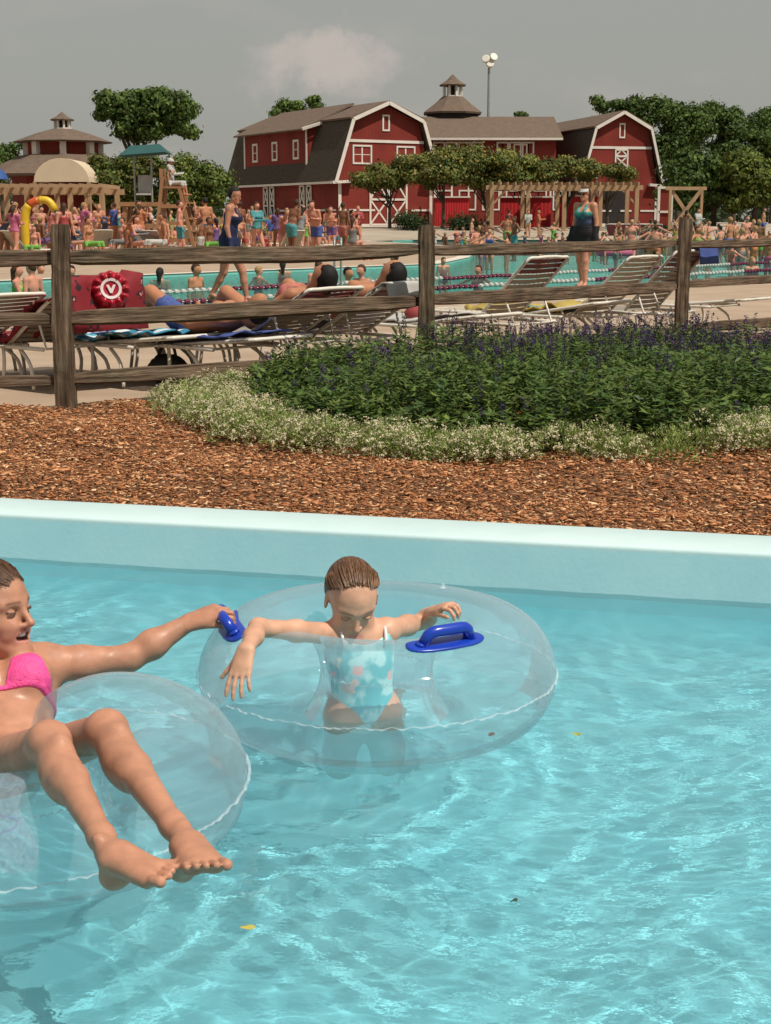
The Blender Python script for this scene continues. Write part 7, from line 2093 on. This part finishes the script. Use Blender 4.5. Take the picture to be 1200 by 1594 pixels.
towel('towel', 'yellow towel crumpled on the flat lounger behind the flower bed', LO[8], -.75, .3, SUITM['yellow'], .5, back=10, seed=7, rough=.08)
towel('towel', 'blue towel hanging over the back of the lounger at the right post', LO[10], .30, 1.0, SUITM['royal blue'], .34, back=47, seed=8, xoff=-.2)
towel('towel', 'turquoise towel on the seat beside the right post', LO[9], -.6, -.1, SUITM['turquoise'], .5, back=60, seed=9, rough=.03)
bpy.context.view_layer.update()
def on_lounger(L, y): return L.matrix_world @ Vector((0, y, 0))
def sunbather(L, key, y, suit, hair, skin, label, scale=1.0):
    p = on_lounger(L, y); add_person(key, p, L.rotation_euler.z, skin, suit, hair, '', scale, None, label)
sunbather(LO[3], 'lie_man', -.12, 'royal blue', 'black', 1, 'tanned sunbather lying flat on the blue towel')
sunbather(LO[4], 'recline_woman', .0, 'coral', 'black', 1, 'black-haired woman reclining, head above the maroon header left of the middle post')
sunbather(LO[5], 'recline_man', -.05, 'black', 'black', 1, 'black-haired person in the lounger just left of the middle post')
# red round float with a white ring and emblem, and a second one
m_redfl = M('deep_red_vinyl', (0.36, 0.006, 0.022), .35, .15, 14); m_whv = M('white_vinyl_print', (0.70, 0.62, 0.60), .4, .05)
def round_float(label, loc, R, nrm_, emblem):
    t = thing('pool_float', label, 'pool float', loc); t.rotation_euler = Vector(nrm_).to_track_quat('Z', 'Y').to_euler()
    V, Fc = [], []; N = 60; prof = [(0, .05), (.3, .055), (.55, .06), (.72, .075), (.88, .06), (.98, .02), (1.0, 0), (.98, -.02), (.85, -.06), (.5, -.05), (0, -.05)]
    for i in range(N):
        a = 6.2832 * i / N
        for r, z in prof: V.append((R * r * (1 + .035 * math.cos(a * 12) * r ** 3) * math.cos(a), R * r * (1 + .035 * math.cos(a * 12) * r ** 3) * math.sin(a), z * (1 + .25 * math.cos(a * 12) * (r > .6))))
    K = len(prof); Fc = [(i * K + k, ((i + 1) % N) * K + k, ((i + 1) % N) * K + k + 1, i * K + k + 1) for i in range(N) for k in range(K - 1)]
    mesh_obj('cushion', V, Fc, m_redfl, t, smooth=True)
    bm = bmesh.new(); a_ = [bm.verts.new((R * .54 * math.cos(6.2832 * k / 40), R * .54 * math.sin(6.2832 * k / 40), .066)) for k in range(40)]; c_ = [bm.verts.new((R * .40 * math.cos(6.2832 * k / 40), R * .40 * math.sin(6.2832 * k / 40), .063)) for k in range(40)]
    for k in range(40): bm.faces.new((a_[k], a_[(k + 1) % 40], c_[(k + 1) % 40], c_[k]))
    bm_obj('white_ring', bm, m_whv if emblem else flat_mat('dark_print', (0.03, 0.01, 0.015)), t)
    if emblem:
        bm = bmesh.new(); s_ = R * .24
        pts = [(-1, .8), (-.45, .8), (0, -.1), (.45, .8), (1, .8), (.25, -1), (-.25, -1)]
        bm.faces.new([bm.verts.new((x * s_, y * s_, .068)) for x, y in pts][::-1]); bm_obj('emblem', bm, m_whv, t)
    return t
tp = at(172, 452, on(100, 604, DECK_Z).y - .25)
round_float('round dark red float with a white ring and emblem, leaning on the towel-covered lounger', tp, .13 * 1.0, (.25, -1, .25), True)
round_float('second dark red float with a dark centre, left of the emblem float', at(135, 452, tp.y + .12), .10, (-.2, -1, DECK_Z), False)
# bags
def bag(label, loc, w, h, mat, seed):
    t = thing('bag', label, 'bag', loc, rc.uniform(-.6, .6)); bm = bmesh.new(); bmesh.ops.create_uvsphere(bm, u_segments=18, v_segments=10, radius=1)
    for v_ in bm.verts:
        n_ = noise.noise(v_.co * 1.7 + Vector((seed, 0, 0))); v_.co = Vector((v_.co.x * w * .5 * (1 + .25 * n_), v_.co.y * w * .32, max(-.9, v_.co.z) * h * .5 * (1 + .2 * n_) + h * .45))
    bm_obj('pouch', bm, mat, t, True); bm = bmesh.new(); tube(bm, smooth_path([(-w * .25, 0, h * .85), (-w * .12, .01, h * 1.25), (w * .12, .01, h * 1.25), (w * .25, 0, h * .85)], 4), .012, 6); bm_obj('strap', bm, mat, t, True)
def on_seat(L, y, x=0): p = L.matrix_world @ Vector((x, y, SZ + .03)); return p
bag('bright red bag on the lounger left of the middle post', at(645, 498, on(610, 560, DECK_Z).y), .16, .14, SUITM['red'], 2)
bag('white plastic bag sitting on the lounger left of the middle post', on_seat(LO[5], -.35, -.1), .30, .26, SUITM['white'], 3)
bag('black bag under the flat lounger with the striped towel', LO[3].matrix_world @ Vector((.1, -.3, 0)), .34, .22, SUITM['black'], 5)
bag('purple bag on the deck under the middle loungers', LO[5].matrix_world @ Vector((-.4, .1, 0)), .3, .2, SUITM['purple'], 6)
# pink float in the pool
t = thing('pool_float', 'pink inflatable float on the water right of the woman in teal', 'pool float', on(958, 398, WATER_Z)); bm = bmesh.new()
tube(bm, [(.55 * math.cos(a), .32 * math.sin(a), .1) for a in [k * 6.2832 / 24 for k in range(24)]], .13, 10, closed=True); bm_obj('ring', bm, SUITM['pink'], t, True)

# ------------------------------------------------------------------ lane ropes
def lane_rope(label, p0, p1, phase, dark):
    t = thing('lane_rope', label, 'lane rope', p0, 0, 'lane ropes across the main pool'); d = p1 - p0; L = d.length; d.normalize()
    bm = bmesh.new(); tube(bm, [(0, 0, .03), tuple(d * L + Vector((0, 0, .03)))], .008, 5); bm_obj('cable', bm, m_white_metal, t)
    mes = {}
    for mt in (SUITM['white'], dark):
        bm = bmesh.new(); lathe(bm, [(.015, -.05), (.038, -.042), (.044, 0), (.038, .042), (.015, .05)], 10); me = bpy.data.meshes.new('float'); bmesh.ops.rotate(bm, verts=bm.verts, matrix=Matrix.Rotation(math.pi / 2, 3, 'Y')); bm.to_mesh(me); bm.free(); me.materials.append(mt); mes[mt.name] = me
    k = 0; x = 0; ang = math.atan2(d.y, d.x)
    while x < L and k < 240:
        mt = SUITM['white'] if ((x + phase) % 6.4) < 3.9 else dark
        o = bpy.data.objects.new('float', mes[mt.name]); link(o); o.parent = t; o.location = d * x + Vector((0, 0, .03 + .006 * math.sin(k))); o.rotation_euler = (0, 0, ang); x += .155; k += 1
m_mar = flat_mat('maroon_float_plastic', (0.14, 0.02, 0.05), .5); m_nvf = flat_mat('navy_float_plastic', (0.03, 0.03, 0.10), .5)
a_, b_ = on(150, 463, WATER_Z), on(1120, 414, WATER_Z); dv = (b_ - a_).normalized()
lane_rope('farther lane rope with white, maroon and navy floats', a_, a_ + dv * 33, 1.2, m_mar)
a_, b_ = on(160, 480, WATER_Z), on(1130, 426, WATER_Z); dv = (b_ - a_).normalized()
lane_rope('nearer lane rope with white and maroon floats', a_, a_ + dv * 30, 4.2, m_mar)
a_ = on(990, 411, WATER_Z)
# hand rail
t = thing('pool_handrail', 'thin steel stair rail standing at the pool edge left of the middle post', 'handrail', on(526, 462, DECK_Z)); bm = bmesh.new()
for dx in (-.05, .05): tube(bm, smooth_path([(dx, 0, 0), (dx, 0, .75), (dx, .25, .86), (dx, .9, .55)], 4), .018, 7)
bm_obj('rails', bm, m_galv, t, True); t['label'] = t['label']
# ------------------------------------------------------------------ lifeguard chair and shaded tower
p = at_g(272, 50, DECK_Z); lg = thing('lifeguard_chair', 'tall wooden A-frame lifeguard chair left of the large barn', 'lifeguard chair', p)
m_lumber = M('orange_brown_lumber', (0.30, 0.15, 0.07), .7, .2, 3, stretch=(1, 1, .3))
hs = at(270, 292, 50).z - DECK_Z
for sy in (-.55, .55):
    for a, b2 in (((-.62, sy, 0), (-.28, sy, hs + .35)), ((.75, sy, 0), (.25, sy, hs))):
        bm = bmesh.new(); bar(bm, a, b2, .10, .16, up=(0, 1, 0)); bm_obj('leg', bm, m_lumber, lg)
    for z in (.5, 1.05, 1.6):
        x0, x1 = -.62 + .34 * z / hs, .75 - .5 * z / hs; bm = bmesh.new(); bar(bm, (x0, sy, z), (x1, sy, z), .05, .12); bm_obj('cross_rail', bm, m_lumber, lg)
for z in (.4, .8, 1.2, 1.6):
    x1 = .75 - .5 * z / hs; bm = bmesh.new(); bar(bm, (x1 + .05, -.6, z), (x1 + .05, .6, z), .12, .05); bm_obj('rung', bm, m_lumber, lg)
bm = bmesh.new(); box(bm, (0, 0, hs), (.75, 1.15, .06)); bm_obj('seat', bm, m_lumber, lg)
bm = bmesh.new(); box(bm, (-.36, 0, hs + .35), (.05, 1.1, .5)); bm_obj('backrest', bm, m_lumber, lg)
bm = bmesh.new(); box(bm, (.42, 0, hs - .5), (.5, 1.0, .05)); bm_obj('foot_board', bm, m_lumber, lg)
g_ = add_person('sit_man', p + Vector((-.1, 0, hs - .42 + .05)), math.radians(80), 1, 'white', 'brown', '', 1.0, None, 'lifeguard in a white shirt and cap sitting on the wooden A-frame chair')
sh_ = bpy.data.objects.new('shirt', PROTO['shirt_man'][0][1]); link(sh_); sh_.parent = g_; sh_.location = (0, 0, -.39); sh_.material_slots[0].link = 'OBJECT'; sh_.material_slots[0].material = SUITM['white']
bm = bmesh.new(); bmesh.ops.create_uvsphere(bm, u_segments=14, v_segments=8, radius=.12); bmesh.ops.delete(bm, geom=[v_ for v_ in bm.verts if v_.co.z < -.01], context='VERTS'); box(bm, (0, -.14, .0), (.16, .14, .015)); o = bm_obj('cap', bm, SUITM['white'], g_, True); o.location = (0, -.02, 1.21)
p = at_g(226, 54, DECK_Z); tw_ = thing('lifeguard_tower', 'wooden lifeguard platform shaded by a blue-green canopy on two steel poles', 'lifeguard tower', p)
hp_ = at(226, 318, 54).z - DECK_Z
for sx in (-1, 1):
    for sy in (-.5, .5):
        bm = bmesh.new(); bar(bm, (sx * .75, sy, 0), (sx * .62, sy, hp_), .12, .14, up=(0, 1, 0)); bm_obj('leg', bm, m_lumber, tw_)
for z in (.45, .95): 
    bm = bmesh.new(); bar(bm, (-.72, -.58, z), (.72, -.58, z), .06, .16); bm_obj('cross_rail', bm, m_lumber, tw_)
bm = bmesh.new(); box(bm, (0, 0, hp_), (1.6, 1.3, .14)); bm_obj('platform', bm, m_lumber, tw_)
hc_ = at(226, 243, 54).z - DECK_Z
for x in (-.33, .28): bm = bmesh.new(); tube(bm, [(x, 0, hp_), (x, 0, hc_)], .035, 8); bm_obj('pole', bm, m_galv, tw_)
m_tealcv = M('teal_canopy_cloth', (0.015, 0.075, 0.075), .7, .1, 3)
V = [(-.75, -.7, hc_ - .0), (.9, -.7, hc_ + .12), (.9, .7, hc_ + .12), (-.75, .7, hc_), (-.45, 0, hc_ + .36), (.6, 0, hc_ + .42)]
o = mesh_obj('canopy', V, [(0, 1, 5, 4), (1, 2, 5), (2, 3, 4, 5), (3, 0, 4)], m_tealcv, tw_); md = o.modifiers.new('t', 'SOLIDIFY'); md.thickness = .03
bm = bmesh.new(); box(bm, (0, 0, hp_ + .35), (.5, .5, .06)); box(bm, (0, .25, hp_ + .7), (.5, .05, .65)); bm_obj('chair', bm, SUITM['white'], tw_)
# yellow play arch
p = at_g(62, 46, DECK_Z); ar = thing('play_arch', 'yellow and orange inflatable play arch in the crowd at the left', 'play arch', p)
m_yel = M('yellow_vinyl', (0.62, 0.40, 0.02), .4, .1, 3); m_org = M('orange_vinyl', (0.55, 0.10, 0.02), .4, .1, 3)
ha = at(62, 312, 46).z - DECK_Z
path = smooth_path([(-.42, 0, 0), (-.46, 0, ha * .55), (-.36, 0, ha * .88), (0, 0, ha), (.36, 0, ha * .95), (.62, 0, ha * .55), (.66, 0, 0)], 5); cut_ = len(path)
for nm, a0, a1, mt, rr2 in (('arch_leg', 0, 12, m_yel, .13), ('arch_shoulder', 11, 16, m_org, .125), ('arch_top', 15, 23, m_yel, .12), ('arch_leg', 22, cut_, m_galv, .05)):
    bm = bmesh.new(); tube(bm, path[a0:a1], rr2, 10); bm_obj(nm, bm, mt, ar, True)
# towel bins with striped tops
for k, u in enumerate((380, 478)):
    p = at_g(u + 6, 74, DECK_Z); t = thing('towel_bin', ('left' if k == 0 else 'right') + ' one of two white bins with red-striped tops before the barn', 'bin', p, 0, 'striped bins before the barn')
    bm = bmesh.new(); box(bm, (0, 0, .45), (.75, .7, .9)); bm_obj('bin_body', bm, m_trim, t, bevel=.03)
    for j in range(3): bm = bmesh.new(); box(bm, (0, 0, .95 + j * .1), (.85 - .04 * j, .8, .09)); bm_obj('lid_band', bm, SUITM['red'] if j % 2 == 0 else SUITM['white'], t)
# leaves on the water
for k, (u, v_, c) in enumerate(((383, 1443, 'yellow'), (766, 1143, 'brown'), (896, 1142, 'yellow-green'), (800, 1402, 'small dark'))):
    m_ = M('fallen_leaf_' + c.replace('-', '_').replace(' ', '_'), {'yellow': (.42, .36, .06), 'brown': (.12, .07, .02), 'yellow-green': (.30, .34, .08), 'small dark': (.03, .05, .03)}[c], .6)
    p = on(u, v_, .006); bm = bmesh.new(); s_ = .010 if k != 3 else .006; K = 12; ct = bm.verts.new((0, 0, .002)); rg_ = []
    for i in range(K): a = 6.2832 * i / K; r_ = s_ * (1 + .35 * math.cos(a * 3 + k)) ; rg_.append(bm.verts.new((r_ * 1.3 * math.cos(a), r_ * .7 * math.sin(a), .003 * math.sin(a * 2))))
    for i in range(K): bm.faces.new((ct, rg_[i], rg_[(i + 1) % K]))
    o = bm_obj('fallen_leaf', bm, m_); o.location = p; o.rotation_euler = (0, 0, k * 1.3)
    tag(o, {0: 'yellow leaf floating low in the picture right of the feet', 1: 'brown leaf floating just right of the girl tube', 2: 'yellow-green leaf floating right of the girl tube, farther out', 3: 'tiny dark leaf on the water at the lower right'}[k], 'leaf')
